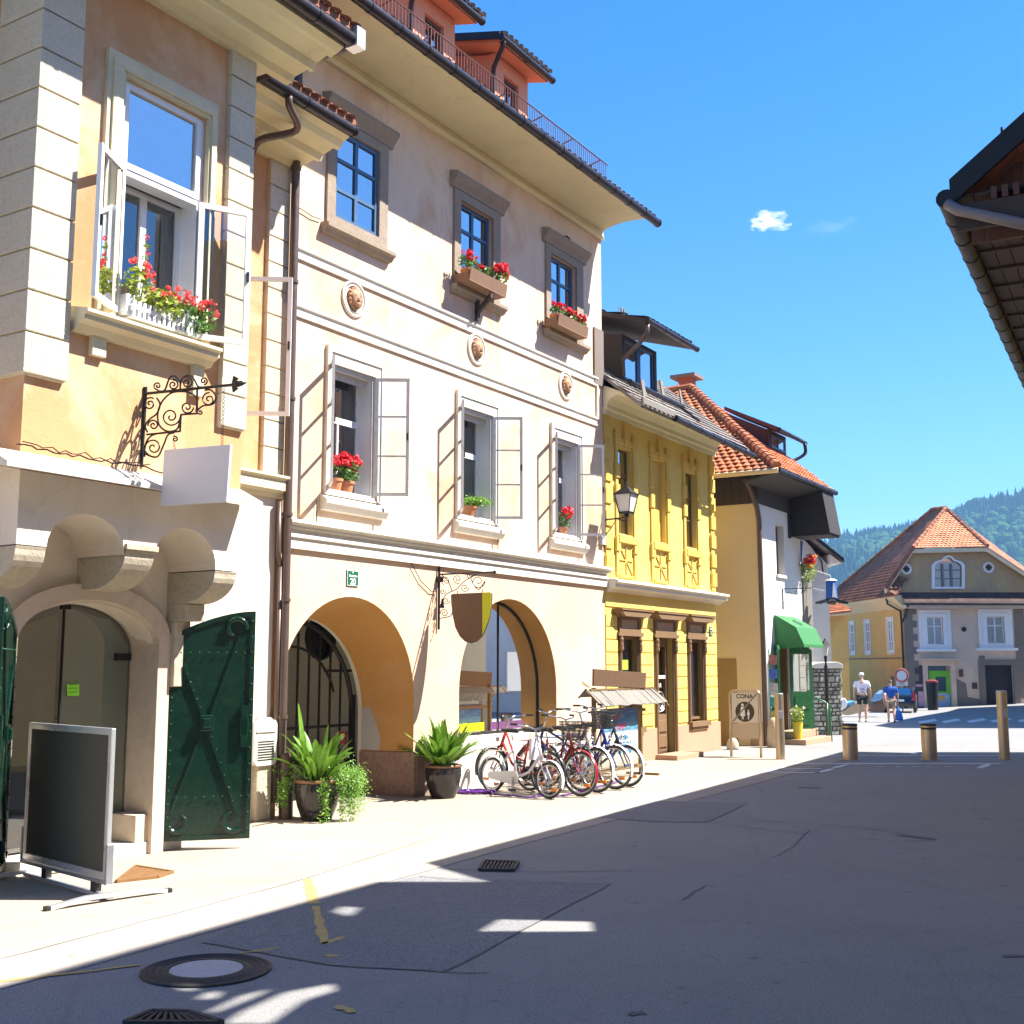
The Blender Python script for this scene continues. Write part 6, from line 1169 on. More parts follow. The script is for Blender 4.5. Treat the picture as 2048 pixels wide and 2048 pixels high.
# ================================================================ SIGNS AND BRACKETS
def nzp(u): return lambda k, x, y: (lambda r: (u, r[0], r[1]))(nz(u, k, x, y))
bA = thing('sign_bracket', W((7.24, NO, 3.6)), 'large black scrolled iron sign bracket on the ochre oriel', 'sign bracket', 'scrolled iron sign brackets')
P = nzp(7.24); mb = MB(W)
mb.tube([P(2, 937, 400), P(2, 908, 915)], .02, 6); mb.tube([P(2, 935, 442), P(2, 1500, 385)], .014, 6)
mb.build('bar', M['iron'], bA)
mb = MB(W)
for a in (((1165, 578), (1270, 570)), ((1165, 578), (1160, 685)), ((945, 706), (1160, 685)), ((1270, 405), (1270, 570))): mb.tube([P(2, *a[0]), P(2, *a[1])], .010, 5)
for pl in ([(1018, 425), (1060, 420), (1090, 345), (1125, 330), (1158, 365), (1160, 410)], [(1262, 560), (1268, 480), (1230, 440), (1170, 428), (1100, 440), (1040, 500), (1015, 580), (1030, 650), (1080, 685), (1140, 670), (1160, 610)],
           [(1010, 470), (1030, 510), (1010, 570), (960, 610), (935, 650), (950, 690)], [(930, 850), (940, 760), (980, 710), (1060, 692)], [(935, 830), (1010, 850), (1050, 780), (1080, 710), (1120, 695)],
           [(1275, 545), (1310, 520), (1370, 510), (1390, 460), (1360, 420), (1320, 420)], [(1160, 410), (1170, 350), (1215, 322), (1250, 350), (1275, 395), (1300, 400)]): mb.tube(crom([P(2, *q) for q in pl]), .009, 5)
for cx_, cy_, r_, a0, tn in ((1100, 590, 62, 0, 1.6), (1205, 530, 42, 0, 1.5), (988, 645, 36, 3, 1.5), (965, 508, 42, -1, -1.5), (988, 788, 58, 2, 1.6), (1345, 480, 45, -1.5, -1.5), (1125, 735, 20, -2, 1.2), (1115, 385, 34, -1.5, 1.5), (1015, 392, 26, 1.5, 1.4), (1205, 372, 38, -2, 1.5), (1312, 360, 25, 1.5, -1.4), (1290, 560, 20, -2, -1.2)):
    mb.tube(scroll(cx_, cy_, r_, a0, tn, 2, P), .008, 5)
mb.build('scrollwork', M['iron'], bA)
mb = MB(W); t0 = Vector(P(2, 1490, 385)); t1 = Vector(P(2, 1590, 372))
mb.tube([t0, t0.lerp(t1, .4), t1], [.012, .024, .004], 8)
for dz, dn in ((.08, .03), (-.07, .03), (.03, .09), (-.03, .1)): mb.slab([t0, t0 + Vector((0, dn * .6, dz)), t0 + Vector((0, dn + .05, dz * .6))], (.012, 0, 0))
mb.build('leaf_finial', M['iron'], bA)
def chain(T, a, b, mat, par, r=.011):
    a, b = Vector(a), Vector(b); n = max(2, int((b - a).length / (r * 3.0))); m = MB(T); d = (b - a).normalized()
    for i in range(n): c = a.lerp(b, (i + .5) / n); s_ = Vector((1, 0, 0)) if i % 2 else Vector((0, 1, 0)); m.ring(c, d * 1.0, s_, r * 1.25, r * .3, 8, 4)
    return m.build('chain', mat, par)
sA = thing('hanging_sign', W((7.24, -7.85, 3.2)), 'blank pale grey board hanging on chains from the big iron bracket', 'sign', 'hanging shop signs')
q = [P(2, *p) for p in ((1065, 805), (1490, 770), (1465, 1140), (1040, 1165))]; mb = MB(W); mb.slab([Vector(p) + Vector((.015, 0, 0)) for p in q], (-.03, 0, 0)); mb.build('board', M['signg'], sA, bevel=.004)
chain(W, P(2, 1442, 405), P(2, 1430, 775), M['iron'], sA); chain(W, P(2, 1120, 755), P(2, 1125, 800), M['iron'], sA)
bB = thing('sign_bracket', W((13.95, NB, 2.4)), 'smaller black scrolled iron bracket on the pier between the arches', 'sign bracket', 'scrolled iron sign brackets')
P = nzp(13.95); mb = MB(W); mb.tube([(13.95, NB + .03, 3.28), (13.95, NB + .03, 2.33)], .018, 6); mb.tube([P(6, 815, 118), P(6, 1085, 106)], .012, 6); mb.ball(P(6, 1085, 106), .025, 8, 6); mb.box((13.91, NB, 3.02), (13.99, NB + .08, 3.10)); mb.build('bar', M['iron'], bB)
mb = MB(W)
for pl in ([(822, 270), (850, 215), (900, 190), (940, 150), (1000, 118)], [(830, 120), (860, 150), (880, 200)], [(1037, 150), (1010, 190), (985, 170), (970, 130), (990, 120)], [(820, 330), (870, 320), (880, 300)]): mb.tube(crom([P(6, *q_) for q_ in pl]), .007, 5)
for cx_, cy_, r_, a0, tn in ((1005, 152, 34, 0, 1.5), (940, 182, 20, 0, 1.4), (905, 140, 22, 1, 1.5), (850, 150, 22, 2, 1.4), (850, 245, 18, 0, 1.4), (842, 305, 20, 3, 1.5), (835, 200, 14, 0, 1.2), (960, 125, 12, 0, 1.2)): mb.tube(scroll(cx_, cy_, r_, a0, tn, 6, P), .006, 5)
mb.build('scrollwork', M['iron'], bB); mb = MB(W); mb.tube([P(6, 832, 235), P(6, 832, 280)], [.01, .035], 8); mb.build('small_lamp', M['iron'], bB)
sB = thing('hanging_sign', W((13.9, -9.35, 2.1)), 'brown shield shaped sign with lime strip hanging before the shop arch', 'sign', 'hanging shop signs')
P = nzp(13.9); sh = [(130, 172), (150, 158), (575, 140), (592, 158), (585, 300), (560, 450), (520, 560), (480, 640), (420, 700), (355, 722), (290, 700), (230, 640), (180, 540), (150, 400), (135, 270)]
q = [P(21, *p) for p in sh]; mb = MB(W); mb.slab([Vector(p) + Vector((.02, 0, 0)) for p in q], (-.04, 0, 0)); s_ = mb.build('shield_board', M['brownb'], sB, bevel=.005)
lm = [(492, 144), (575, 140), (592, 158), (585, 300), (560, 450), (520, 560), (492, 622)]; mb = MB(W); mb.slab([Vector(P(21, *p)) - Vector((.0215, 0, 0)) for p in lm], (-.004, 0, 0)); mb.build('lime_strip', M['lime'], s_)
mb = MB(W); mb.tube([P(21, 200, 160), P(21, 200, 120)], .006, 5); mb.tube([P(21, 480, 145), P(21, 480, 100)], .006, 5); mb.build('hanger', M['iron'], sB)
hp = thing('house_number_sign', W((12.02, NB, 2.95)), 'small green enamel house number plate 20 above the left arch', 'number plate')
u0, z1 = uz(NB, 6, 368, 95); u1, z0 = uz(NB, 6, 424, 178); mb = MB(W); mb.box((u0, NB, z0), (u1, NB + .015, z1)); mb.build('plate', paint('green enamel plate', (.01, .12, .06), .3, .05), hp, bevel=.006)
mb = MB(W); mb.wall(rect(u0 + .006, z0 + .006, u1 - .006, z1 - .006), [rect(u0 + .012, z0 + .012, u1 - .012, z1 - .012)], NB + .018, NB + .014)
for body, sz, zz in (('20', .115, z0 + .058), ('Mestni trg', .040, z0 + .135)):
    vs, fs = text_verts(body, sz, .004, bold=.002); mb.add([((u0 + u1) / 2 + x, NB + .018 + z, zz + y) for x, y, z in vs], fs)
mb.ball(((u0 + u1) / 2, NB + .015, z1 - .03), (.012, .005, .014), 8, 5); mb.build('lettering', M['white'], hp, norm=False)
hp2 = thing('house_number_sign', W((24.1, NB, 2.45)), 'small dark house number plate on the yellow house', 'number plate'); u0, z1 = uz(NB, 7, 455, 1303); u1, z0 = uz(NB, 7, 467, 1337)
mb = MB(W); mb.box((u0, NB + .022, z0), (u1, NB + .04, z1)); mb.build('plate', paint('dark green plate', (.02, .08, .05), .4), hp2); mb = MB(W); vs, fs = text_verts('2', .1, .003, bold=.002); mb.add([((u0 + u1) / 2 + x, NB + .042 + z, z0 + .06 + y) for x, y, z in vs], fs); mb.box((u0 + .02, NB + .04, z1 - .05), (u1 - .02, NB + .042, z1 - .03)); mb.build('lettering', M['white'], hp2, norm=False)
# wall lantern between the two houses
P = nzp(19.25)
wl_ = thing('wall_lantern', W((19.25, -9.6, 4.3)), 'black wall lantern with frosted glass on an iron arm', 'lantern')
ln = -9.45; lc = uz(ln, 7, 140, 800); top = uz(ln, 7, 140, 755)[1]; bt = uz(ln, 7, 140, 862)[1]; lu = lc[0]; h = top - bt
mb = MB(W); c_ = Vector((lu, ln, 0))
def sqf(hw, z): return [(lu - hw, ln - hw, z), (lu + hw, ln - hw, z), (lu + hw, ln + hw, z), (lu - hw, ln + hw, z)]
for (w0, z0), (w1, z1) in (((.17, top - .16), (.05, top - .04)), ((.03, top - .04), (.02, top)), ((.10, bt - .02), (.11, bt + .02)), ((.18, top - .18), (.18, top - .16))): mb.add(sqf(w0, z0) + sqf(w1, z1), [(0, 3, 2, 1), (4, 5, 6, 7)] + [(i, (i + 1) % 4, 4 + (i + 1) % 4, 4 + i) for i in range(4)])
for sx in (-1, 1):
    for sy in (-1, 1): mb.tube([(lu + sx * .10, ln + sy * .10, bt), (lu + sx * .16, ln + sy * .16, top - .17)], .01, 4)
mb.ball((lu, ln, top + .03), .025, 8, 6); mb.ball((lu, ln, bt - .05), (.05, .05, .04), 8, 6); mb.build('cage', M['iron'], wl_)
mb = MB(W); mb.add(sqf(.095, bt + .02) + sqf(.155, top - .175), [(i, (i + 1) % 4, 4 + (i + 1) % 4, 4 + i) for i in range(4)]); mb.build('frosted_pane', paint('frosted glass', (.62, .62, .58), .35, .05), wl_, norm=False)
mb = MB(W); mb.tube([(19.15, NB + .03, bt - .08), (lu, ln, bt - .08)], .016, 6); mb.tube([(19.15, NB + .03, bt - .4), (19.15, NB + .2, bt - .22), (lu - .2, ln - .1, bt - .12), (lu, ln, bt - .16)], .010, 5); mb.tube([(19.15, NB + .03, bt + .05), (19.15, NB + .03, bt - .6)], .016, 6); mb.build('arm', M['iron'], wl_)
# small bracket, blue lantern sign and lamp post near house D
bD = thing('sign_bracket', W((27.9, ND, 3.4)), 'thin curled iron bracket on the white front above the awning', 'sign bracket', 'scrolled iron sign brackets')
ub = uz(ND, 16, 352, 580); P = nzp(ub[0]); mb = MB(W); z_ = ub[1]; mb.tube([(ub[0], ND + .02, z_ + .02), (ub[0], ND + .02, z_ - .5)], .015, 5); mb.tube([(ub[0], ND + .02, z_), (ub[0], ND + .75, z_)], .01, 5); mb.tube([(ub[0], ND + .02, z_ - .35), (ub[0], ND + .2, z_ - .3), (ub[0], ND + .45, z_ - .12), (ub[0], ND + .6, z_ - .02)], .008, 5)
mb.ring((ub[0], ND + .18, z_ - .15), (0, 1, 0), (0, 0, 1), .07, .006, 14, 4); mb.ring((ub[0], ND + .36, z_ - .1), (0, 1, 0), (0, 0, 1), .04, .006, 12, 4); mb.build('scrollwork', M['iron'], bD)
cX, cZ = xz(30, 16, 768, 600); bl = thing('bar_lantern_sign', (cX, 30, cZ - .3), 'hanging blue lantern shaped sign with dark drooping base', 'sign')
mb = MB(); z1 = xz(30, 16, 768, 505)[1]; z0 = xz(30, 16, 768, 660)[1]; mb.lathe((cX, 30, 0), [(.15, z0), (.135, z1 - .02)], 6); mb.build('blue_body', paint('saturated blue panel', (.015, .10, .42), .4, .1), bl)
mb = MB(); mb.slab([(cX - .03, 29.84, z0 + .02), (cX + .09, 29.84, z0 + .02), (cX + .04, 29.86, z1 - .08), (cX + .01, 29.86, z1 - .08)], (0, -.01, 0)); mb.build('white_figure', M['white'], bl)
mb = MB(); mb.lathe((cX, 30, 0), [(.165, z1 - .02), (.10, z1 + .03)], 6); mb.build('cap', M['whitestone'], bl)
mb = MB()
for a in range(0, 360, 60): mb.slab([(cX, 30, z0 + .04), (cX + .42 * math.cos(R(a)), 30 + .42 * math.sin(R(a)), z0 - .09), (cX + .3 * math.cos(R(a + 40)), 30 + .3 * math.sin(R(a + 40)), z0 - .07)], (0, 0, -.05))
mb.build('drooping_base', M['iron'], bl); mb = MB(); mb.tube([(cX, 30, z1), (cX - .02, 30, z1 + .12), (cX - .75, 30.3, z1 + .42)], .015, 5); mb.build('arm', M['alu'], bl)
lX, lY = 8.05, 30.4; lp = thing('street_lamp', (lX, lY, gz(lX, lY)), 'slim black wall lamp post with lantern beside the stone wall', 'street lamp')
zt = xz(lY, 16, 680, 1010)[1]; zb_ = xz(lY, 16, 665, 1240)[1]; mb = MB(); mb.lathe((lX, lY, 0), [(.05, gz(lX, lY)), (.05, zb_), (.025, zb_ + .1), (.045, zb_ + .3), (.02, zt - .45), (.03, zt - .42)], 10); mb.build('post', M['iron'], lp, smooth=True); mb = MB(); mb.lathe((lX, lY, 0), [(.04, zt - .42), (.1, zt - .12)], 6); mb.build('lantern_glass', paint('frosted lamp', (.5, .5, .48), .4), lp); mb = MB(); mb.lathe((lX, lY, 0), [(.14, zt - .12), (.03, zt), (.01, zt + .05)], 6); mb.build('lantern_cap', M['iron'], lp)
# ================================================================ STREET FURNITURE
def gpt(k, x, y): p = gxy(k, x, y); return p[0], p[1]
# swing board in the foreground
P0 = gpt(17, 300, 1600); P1 = gpt(17, 640, 1700); d = Vector((P1[0] - P0[0], P1[1] - P0[1], 0)); ctr_ = Vector(((P0[0] + P1[0]) / 2, (P0[1] + P1[1]) / 2, 0)); 
cb = Vector(gpt(17, 455, 1650) + (0,)); dd_ = Vector((1, -.62, 0)); 
def on_line(k, x, y, o, dv):                                # point of the vertical plane through o along dv
    r = Vector(ray(k, x, y)); n_ = Vector((dv.y, -dv.x, 0)); t = (o - Vector((0, 0, EYE))).dot(n_) / r.dot(n_); return Vector((0, 0, EYE)) + r * t
best = None
for a in range(-80, 10, 1):                                 # find the yaw at which the board's two uprights are equally tall
    dv = Vector((math.cos(R(a)), math.sin(R(a)), 0)); L_ = on_line(17, 215, 475, cb, dv), on_line(17, 205, 1450, cb, dv), on_line(17, 770, 565, cb, dv), on_line(17, 760, 1590, cb, dv)
    e = abs(L_[0].z - L_[2].z) + abs(L_[1].z - L_[3].z)
    if best is None or e < best[0]: best = (e, a, L_)
dv = Vector((math.cos(R(best[1])), math.sin(R(best[1])), 0)); L_ = best[2]; zt = (L_[0].z + L_[2].z) / 2; zb_ = (L_[1].z + L_[3].z) / 2
sa = min(L_[0].dot(dv), L_[1].dot(dv)); sb = (L_[2].dot(dv) + L_[3].dot(dv)) / 2; ob = cb - dv * cb.dot(dv); nb_ = Vector((dv.y, -dv.x, 0)); nb_ = nb_ if nb_.dot(cb) < 0 else -nb_
TB = lambda p: ob + dv * p[0] + nb_ * p[1] + Vector((0, 0, p[2]))
pb = thing('pavement_sign', cb, 'blank dark grey poster board in an aluminium frame on a bent foot stand', 'pavement sign')
mb = MB(TB); mb.wall(rect(sa, zb_, sb, zt), [rect(sa + .055, zb_ + .055, sb - .055, zt - .055)], .018, -.018); mb.build('frame', M['alu'], pb, bevel=.006)
mb = MB(TB); mb.box((sa + .05, -.008, zb_ + .05), (sb - .05, .008, zt - .05)); mb.build('panel', M['slateb'], pb)
mb = MB(TB); mb.box((sa - .01, -.024, zb_ - .035), (sb + .02, .024, zb_ - .01)); mb.box((sb - .005, -.028, zb_ - .035), (sb + .03, .028, zb_ + .27)); mb.box((sa - .022, -.028, zb_ - .035), (sa - .001, .028, zb_ + .27)); mb.build('carrier', paint('grey aluminium carrier', (.38, .40, .44), .35, .1, .7), pb, bevel=.004)
s1 = on_line(17, 318, 1620, cb, dv).dot(dv); s2 = on_line(17, 660, 1690, cb, dv).dot(dv)
for s_ in (s1, s2): mb = MB(TB); mb.slab([(s_ - .04, -.03, .045), (s_ + .035, -.03, .045), (s_ + .04, -.03, zb_ - .03), (s_ - .045, -.03, zb_ - .03)], (0, .06, 0)); mb.build('spring_post', M['rubber'], pb, bevel=.008)
e0 = on_line(17, 180, 1570, cb, dv).dot(dv); e1 = on_line(17, 760, 1715, cb, dv).dot(dv)
mb = MB(TB); mb.box((e0, -.03, .02), (e1, .03, .05)); mb.build('cross_bar', M['alu'], pb, bevel=.004)
for s_ in (e0, e1):
    mb = MB(TB)
    for (y0, z0), (y1, z1) in (((-.5, .0), (-.2, .035)), ((-.2, .035), (.2, .035)), ((.2, .035), (.5, .0))): mb.slab([(s_ - .025, y0, z0 + .002), (s_ + .025, y0, z0 + .002), (s_ + .025, y0, z0 + .032), (s_ - .025, y0, z0 + .032)], (0, 0, 0)) if False else mb.add([(s_ - .025, y0, z0 + .002), (s_ + .025, y0, z0 + .002), (s_ + .025, y0, z0 + .034), (s_ - .025, y0, z0 + .034), (s_ - .025, y1, z1 + .002), (s_ + .025, y1, z1 + .002), (s_ + .025, y1, z1 + .034), (s_ - .025, y1, z1 + .034)], [(0, 1, 2, 3), (4, 7, 6, 5), (0, 4, 5, 1), (1, 5, 6, 2), (2, 6, 7, 3), (3, 7, 4, 0)])
    ft_ = mb.build('foot', M['alu'], pb)
    for y0 in (-.5, .5): m = MB(TB); m.box((s_ - .028, y0 - .02, 0), (s_ + .028, y0 + .02, .036)); m.build('end_cap', M['rubber'], ft_, bevel=.003)
# bollards
def bollard(p, r, h, tall, label):
    t = thing('bollard', (p[0], p[1], gz(*p)), label, 'bollard', 'steel bollards across the street', local=True); n = 28
    mb = MB(); mb.lathe((0, 0, 0), [(r * 1.25, .0), (r * 1.25, .012), (r, .014), (r, h - .03), (r * .97, h - .005)], n); mb.build('post', M['steel'], t, smooth=True)
    mb = MB(); mb.lathe((0, 0, 0), [(r * 1.04, h - .03), (r * 1.04, h), (r * .9, h + .012)] if not tall else [(r * .98, h - .005), (r * .9, h + .01)], n); mb.build('cap', M['castiron'] if not tall else M['alu'], t, smooth=True)
    mb = MB()
    if tall: mb.box((-.05, -r - .012, h * .62), (.05, -r + .02, h * .74)); mb.build('control_plate', M['greyw'], t, bevel=.004)
    else: mb.lathe((0, 0, 0), [(r * 1.012, h - .1), (r * 1.012, h - .06)], n); mb.build('band', M['castiron'], t)
bollard(gpt(8, 445, 1708), .088, 1.27, True, 'tall slim steel bollard beside the zone sign'); bollard(gpt(8, 1682, 1706), .10, 1.32, True, 'tall leaning steel bollard at the right side of the road')
bollard(gpt(8, 832, 1708), .145, .68, False, 'short thick steel bollard, the left one of the two in the road'); bollard(gpt(8, 1268, 1708), .145, .68, False, 'short thick steel bollard, the right one of the two in the road')
# pedestrian zone sign
cs = thing('zone_sign', W((22.75, -8.75, 0)), 'pale pedestrian zone sign lettered CONA in a steel tube frame', 'sign'); uc = 22.78
PN = nzp(uc); a = PN(7, 541, 1555); b = PN(7, 655, 1555); na, nb2 = a[1], b[1]; zt = PN(7, 600, 1549)[2]; mb = MB(W); rr = .09
path = [(uc, na, 0), (uc, na, zt - rr)] + [(uc, na + rr - rr * math.cos(R(a_)), zt - rr + rr * math.sin(R(a_))) for a_ in range(15, 91, 15)] + [(uc, nb2 - rr + rr * math.sin(R(a_)), zt - rr + rr * math.cos(R(a_))) for a_ in range(0, 91, 15)] + [(uc, nb2, 0)]
mb.tube(path, .028, 10); mb.build('tube_frame', M['steel'], cs, smooth='all')
zp0 = PN(7, 600, 1672)[2]; zp1 = zt - .04; mb = MB(W); mb.box((uc - .012, na + .03, zp0), (uc + .012, nb2 - .03, zp1)); pl_ = mb.build('panel', paint('off white sign panel', (.66, .60, .48), .5, .04, bs=.02), cs, bevel=.006)
mb = MB(W); mb.box((uc - .01, na + .02, zp0 - .02), (uc + .01, nb2 - .02, zp0 - .005)); z2 = PN(7, 600, 1733)[2]; mb.box((uc - .010, na + .03, z2), (uc + .010, nb2 - .03, zp0 - .03)); mb.build('lower_panel', paint('beige lower panel', (.52, .42, .28), .5, .05, bs=.02), cs)
nm = (na + nb2) / 2; zc = PN(7, 594, 1630)[2]; F = uc - .0135
vs, fs = text_verts('CONA', .118, .003, bold=.003); mb = MB(W); mb.add([(F, nm + x, zp1 - .075 + y) for x, y, z in vs], fs); mb.build('lettering', M['iron'], pl_, norm=False)
mb = MB(W); mb.slab([(F - .001, nm + .2 * math.cos(R(a_)), zc + .2 * math.sin(R(a_))) for a_ in range(0, 360, 12)], (.003, 0, 0)); disc = mb.build('dark_disc', paint('dark brown disc', (.04, .028, .015), .5, .05), pl_)
mb = MB(W)
def fig(cx_, zb0, s_, skirt):
    mb.ball((F - .004, cx_, zb0 + s_ * .92), (.004, s_ * .09, s_ * .09), 12, 8); body = [(-.10, .80), (.10, .80), (.16, .45), (.10, .47), (.10, .5)] + ([(.17, .2), (.05, .2)] if skirt else [(.06, .3)]) + [(.07, 0), (.01, 0), (0, .2), (-.01, 0), (-.07, 0)] + ([(-.05, .2), (-.17, .2)] if skirt else [(-.06, .3)]) + [(-.10, .5), (-.10, .47), (-.16, .45)]
    P_ = [(F - .005, cx_ + x * s_, zb0 + z * s_) for x, z in body]; tr = tessellate_polygon([[Vector((p[1], p[2], 0)) for p in P_]]); mb.add(P_, [tuple(t) for t in tr])
fig(nm - .045, zc - .15, .31, True); fig(nm + .075, zc - .15, .19, False); mb.build('pedestrians', M['white'], disc, norm=False)
mb = MB(W); mb.slab([(F - .007, na + .04, zp0 + .02), (F - .007, nb2 - .08, zp1 - .02), (F - .007, nb2 - .04, zp1 - .02), (F - .007, na + .08, zp0 + .02)], (.002, 0, 0)); mb.build('cancel_bar', paint('grey bar', (.22, .19, .15), .5), pl_)
# guard stones
def gstone(u, n, r, h, label):
    p = W((u, n, 0)); t = MB(); random.seed(int(u * 10)); t.lathe((p.x, p.y, gz(p.x, p.y) - .02), [(r, 0), (r * 1.05, h * .3), (r * .95, h * .65), (r * .7, h * .88), (r * .35, h)], 12)
    tag(t.build('guard_stone', M['a_corbel'], smooth='all'), label, 'stone', 'guard stones at house corners')
gstone(25.9, -9.22, .17, .68, 'tall rounded pale guard stone at the cream house corner'); gstone(24.7, -9.75, .13, .27, 'low rounded guard stone at the yellow house corner')
# ---------------------------------------------------------------- big plant pots
def pot(p, r, h, label):
    t = thing('plant_pot', (p[0], p[1], 0), label, 'plant pot', 'dark glazed pots on the footway'); mb = MB()
    mb.lathe((p[0], p[1], 0), [(r * .62, 0), (r * .68, .01), (r * .9, h * .35), (r * 1.03, h * .68), (r * 1.02, h * .88), (r * .96, h * .93)], 36); mb.build('body', M['pot'], t, smooth='all')
    mb = MB(); mb.ring((p[0], p[1], h * .955), (1, 0, 0), (0, 1, 0), r * .99, h * .045, 36, 8); mb.build('rim', M['potrim'], t, smooth='all'); mb = MB(); mb.lathe((p[0], p[1], h * .9), [(r * .93, 0), (r * .5, .02)], 20); mb.build('soil', M['soil'], t); return t
def blade(mb, o, az, tilt, L, w, bend, rg):
    h = Vector((math.cos(az), math.sin(az), 0)); sd_ = Vector((-h.y, h.x, 0)); k = 7; tw = rg.uniform(-.4, .4); vs = []
    for i in range(k + 1):
        t = i / k; th = tilt + bend * t * t; 
        if i: pos = pos + (h * math.sin(th) + Vector((0, 0, math.cos(th)))) * L / k
        else: pos = Vector(o)
        ww = w * (.14 if t < .18 else math.sin(math.pi * min(1, (t - .1) / .92)) ** .7 + .02); s_ = sd_ * math.cos(tw * t) + Vector((0, 0, 1)) * math.sin(tw * t); up = s_.cross(h * math.sin(th) + Vector((0, 0, math.cos(th)))); vs += [pos - s_ * ww - up * ww * .25, pos, pos + s_ * ww - up * ww * .25]
    mb.add(vs, [(3 * i + j, 3 * i + j + 1, 3 * i + j + 4, 3 * i + j + 3) for i in range(k) for j in (0, 1)])
def broadplant(p, z, n, Lr, w, spread, seed, label, tall=None):
    rg = random.Random(seed); t = thing('broadleaf_plant', (p[0], p[1], z), label, 'plant', 'broadleaf plants in dark pots'); mb = MB()
    for i in range(n):
        a = rg.random() * 6.283; d = rg.uniform(0, .15); blade(mb, (p[0] + d * math.cos(a), p[1] + d * math.sin(a), z), a + rg.uniform(-.5, .5), rg.uniform(.05, spread), rg.uniform(*Lr), w * rg.uniform(.75, 1.2), rg.uniform(.1, .9), rg)
    if tall: blade(mb, (p[0] - .14, p[1] - .05, z), 2.6, .12, tall, w * .95, .05, rg)
    mb.build('leaves', M['leafa'], t, smooth='all', norm=False); mb = MB()
    for i in range(12): a = rg.random() * 6.28; d = rg.uniform(.02, .16); mb.tube([(p[0] + d * math.cos(a), p[1] + d * math.sin(a), z - .03), (p[0] + d * 1.3 * math.cos(a), p[1] + d * 1.3 * math.sin(a), z + .12)], .006, 4)
    mb.build('stems', M['leafg'], t)
pp1 = gxy(6, 212, 1316); pp1 = (pp1[0], pp1[1] + .2); pp2 = gxy(6, 832, 1206); pp2 = (pp2[0], pp2[1] + .2)
pot(pp1, .262, .48, 'dark glazed pot beside the brown downpipe'); pot(pp2, .245, .46, 'dark glazed pot beside the bicycles')
broadplant(pp1, .42, 58, (.42, .70), .045, .72, 2, 'broad bright leaves growing from the pot by the downpipe', .95); broadplant(pp2, .40, 95, (.42, .76), .042, .95, 5, 'broad bright leaves growing from the pot by the bicycles')
rg = random.Random(8); fe = MB()
pc = Vector((pp1[0], pp1[1], .5)); rt_ = Vector((.93, -.2, 0))
for i in range(5200):
    a = rg.gauss(0, 1); b = rg.gauss(0, 1); c = rg.gauss(0, 1); q = Vector((a, b, c)).normalized() * rg.random() ** .4; cl_ = ((.36, .02, .12, .13, .10), (.42, -.1, .16, .14, .15), (.46, -.27, .13, .11, .13), (.30, -.02, .10, .1, .08), (.52, -.02, .09, .1, .09))[i % 5]; p = pc + rt_ * cl_[0] + Vector((a * cl_[2] * .62, b * cl_[3] * .6, cl_[1] + c * cl_[4] * .7)); s_ = rg.uniform(.006, .013); d1_ = Vector((rg.uniform(-1, 1), rg.uniform(-1, 1), rg.uniform(-1, .3))).normalized(); e_ = d1_.orthogonal().normalized(); fe.add([p - d1_ * s_ * 1.6, p + e_ * s_ * .5, p + d1_ * s_ * 1.6, p - e_ * s_ * .5], [(0, 1, 2, 3)])
for vx, vy, L in ((.1, -.31, .52), (.14, -.3, .44), (.3, -.2, .6), (.38, -.12, .5), (-.33, -.1, .3), (-.4, .0, .35), (-.36, -.2, .22)):
    for i in range(130): t = rg.random(); p = pc + Vector((vx * (1 + .15 * t), vy, -.02 - L * t)) + Vector((rg.gauss(0, .025), rg.gauss(0, .02), rg.gauss(0, .02))); foliage(fe, p, (.005, .005, .005), 1, .02, rg)
for i in range(220): p = pc + Vector((-.34 + rg.gauss(0, .12), .0 + rg.gauss(0, .06), .03 + rg.gauss(0, .06))); foliage(fe, p, (.005, .005, .005), 1, .018, rg)
t = fe.build('trailing_plant', M['leafb'], norm=False); tag(t, 'feathery light green plant trailing over the pot by the downpipe', 'plant')
# ---------------------------------------------------------------- window flowers
def geranium(c, rad, nl, nf, seed, label, fm='red', lm='leafg', fr=.04, up=.6, group='red geraniums at the windows', kind='geranium', spread=1.0, dense=16):
    rg = random.Random(seed); w = W(c); t = thing(kind, w, label, 'flowers', group); mb = MB(W); foliage(mb, c, rad, nl, .032, rg, .6); mb.build('leaves', M[lm], t, norm=False)
    mb = MB(W)
    for i in range(nf):
        a = rg.uniform(0, 6.28); d = rg.uniform(.2, 1) * spread; p = (c[0] + rad[0] * d * math.cos(a), c[1] + rad[1] * abs(d * math.sin(a)) * .9, c[2] + rad[2] * rg.uniform(up - .3, up + .55)); blossom(mb, p, fr * rg.uniform(.7, 1.2), rg, dense)
    mb.build('flowers', M[fm], t, norm=False); mb = MB(W)
    for i in range(8): a = rg.uniform(0, 6.28); mb.tube([(c[0], c[1], c[2] - rad[2]), (c[0] + rad[0] * .6 * math.cos(a), c[1] + rad[1] * .5 * math.sin(a), c[2] + rad[2] * .6)], .004, 4)
    mb.build('stems', M['leafg'], t); return t
def cpot(u, n, z, r, h, label, mat='terrac', ribs=True):
    p = W((u, n, z)); t = thing('flower_pot', p, label, 'flower pot', 'terracotta pots on the window sills'); mb = MB(); mb.lathe((p.x, p.y, p.z), [(r * .7, 0), (r * .95, h * .8), (r * 1.08, h * .82), (r * 1.1, h), (r * .9, h)], 20); mb.build('body', M[mat], t, smooth=True)
    mb = MB(); mb.lathe((p.x, p.y, p.z + h - .01), [(r * .88, 0), (r * .4, .012)], 12); mb.build('soil', M['soil'], t); return t
cpot(11.78, -10.12, 4.07, .10, .19, 'terracotta pot on the left first floor window sill of the townhouse'); cpot(12.0, -10.12, 4.07, .11, .18, 'wider terracotta pot holding red geraniums on the left sill')
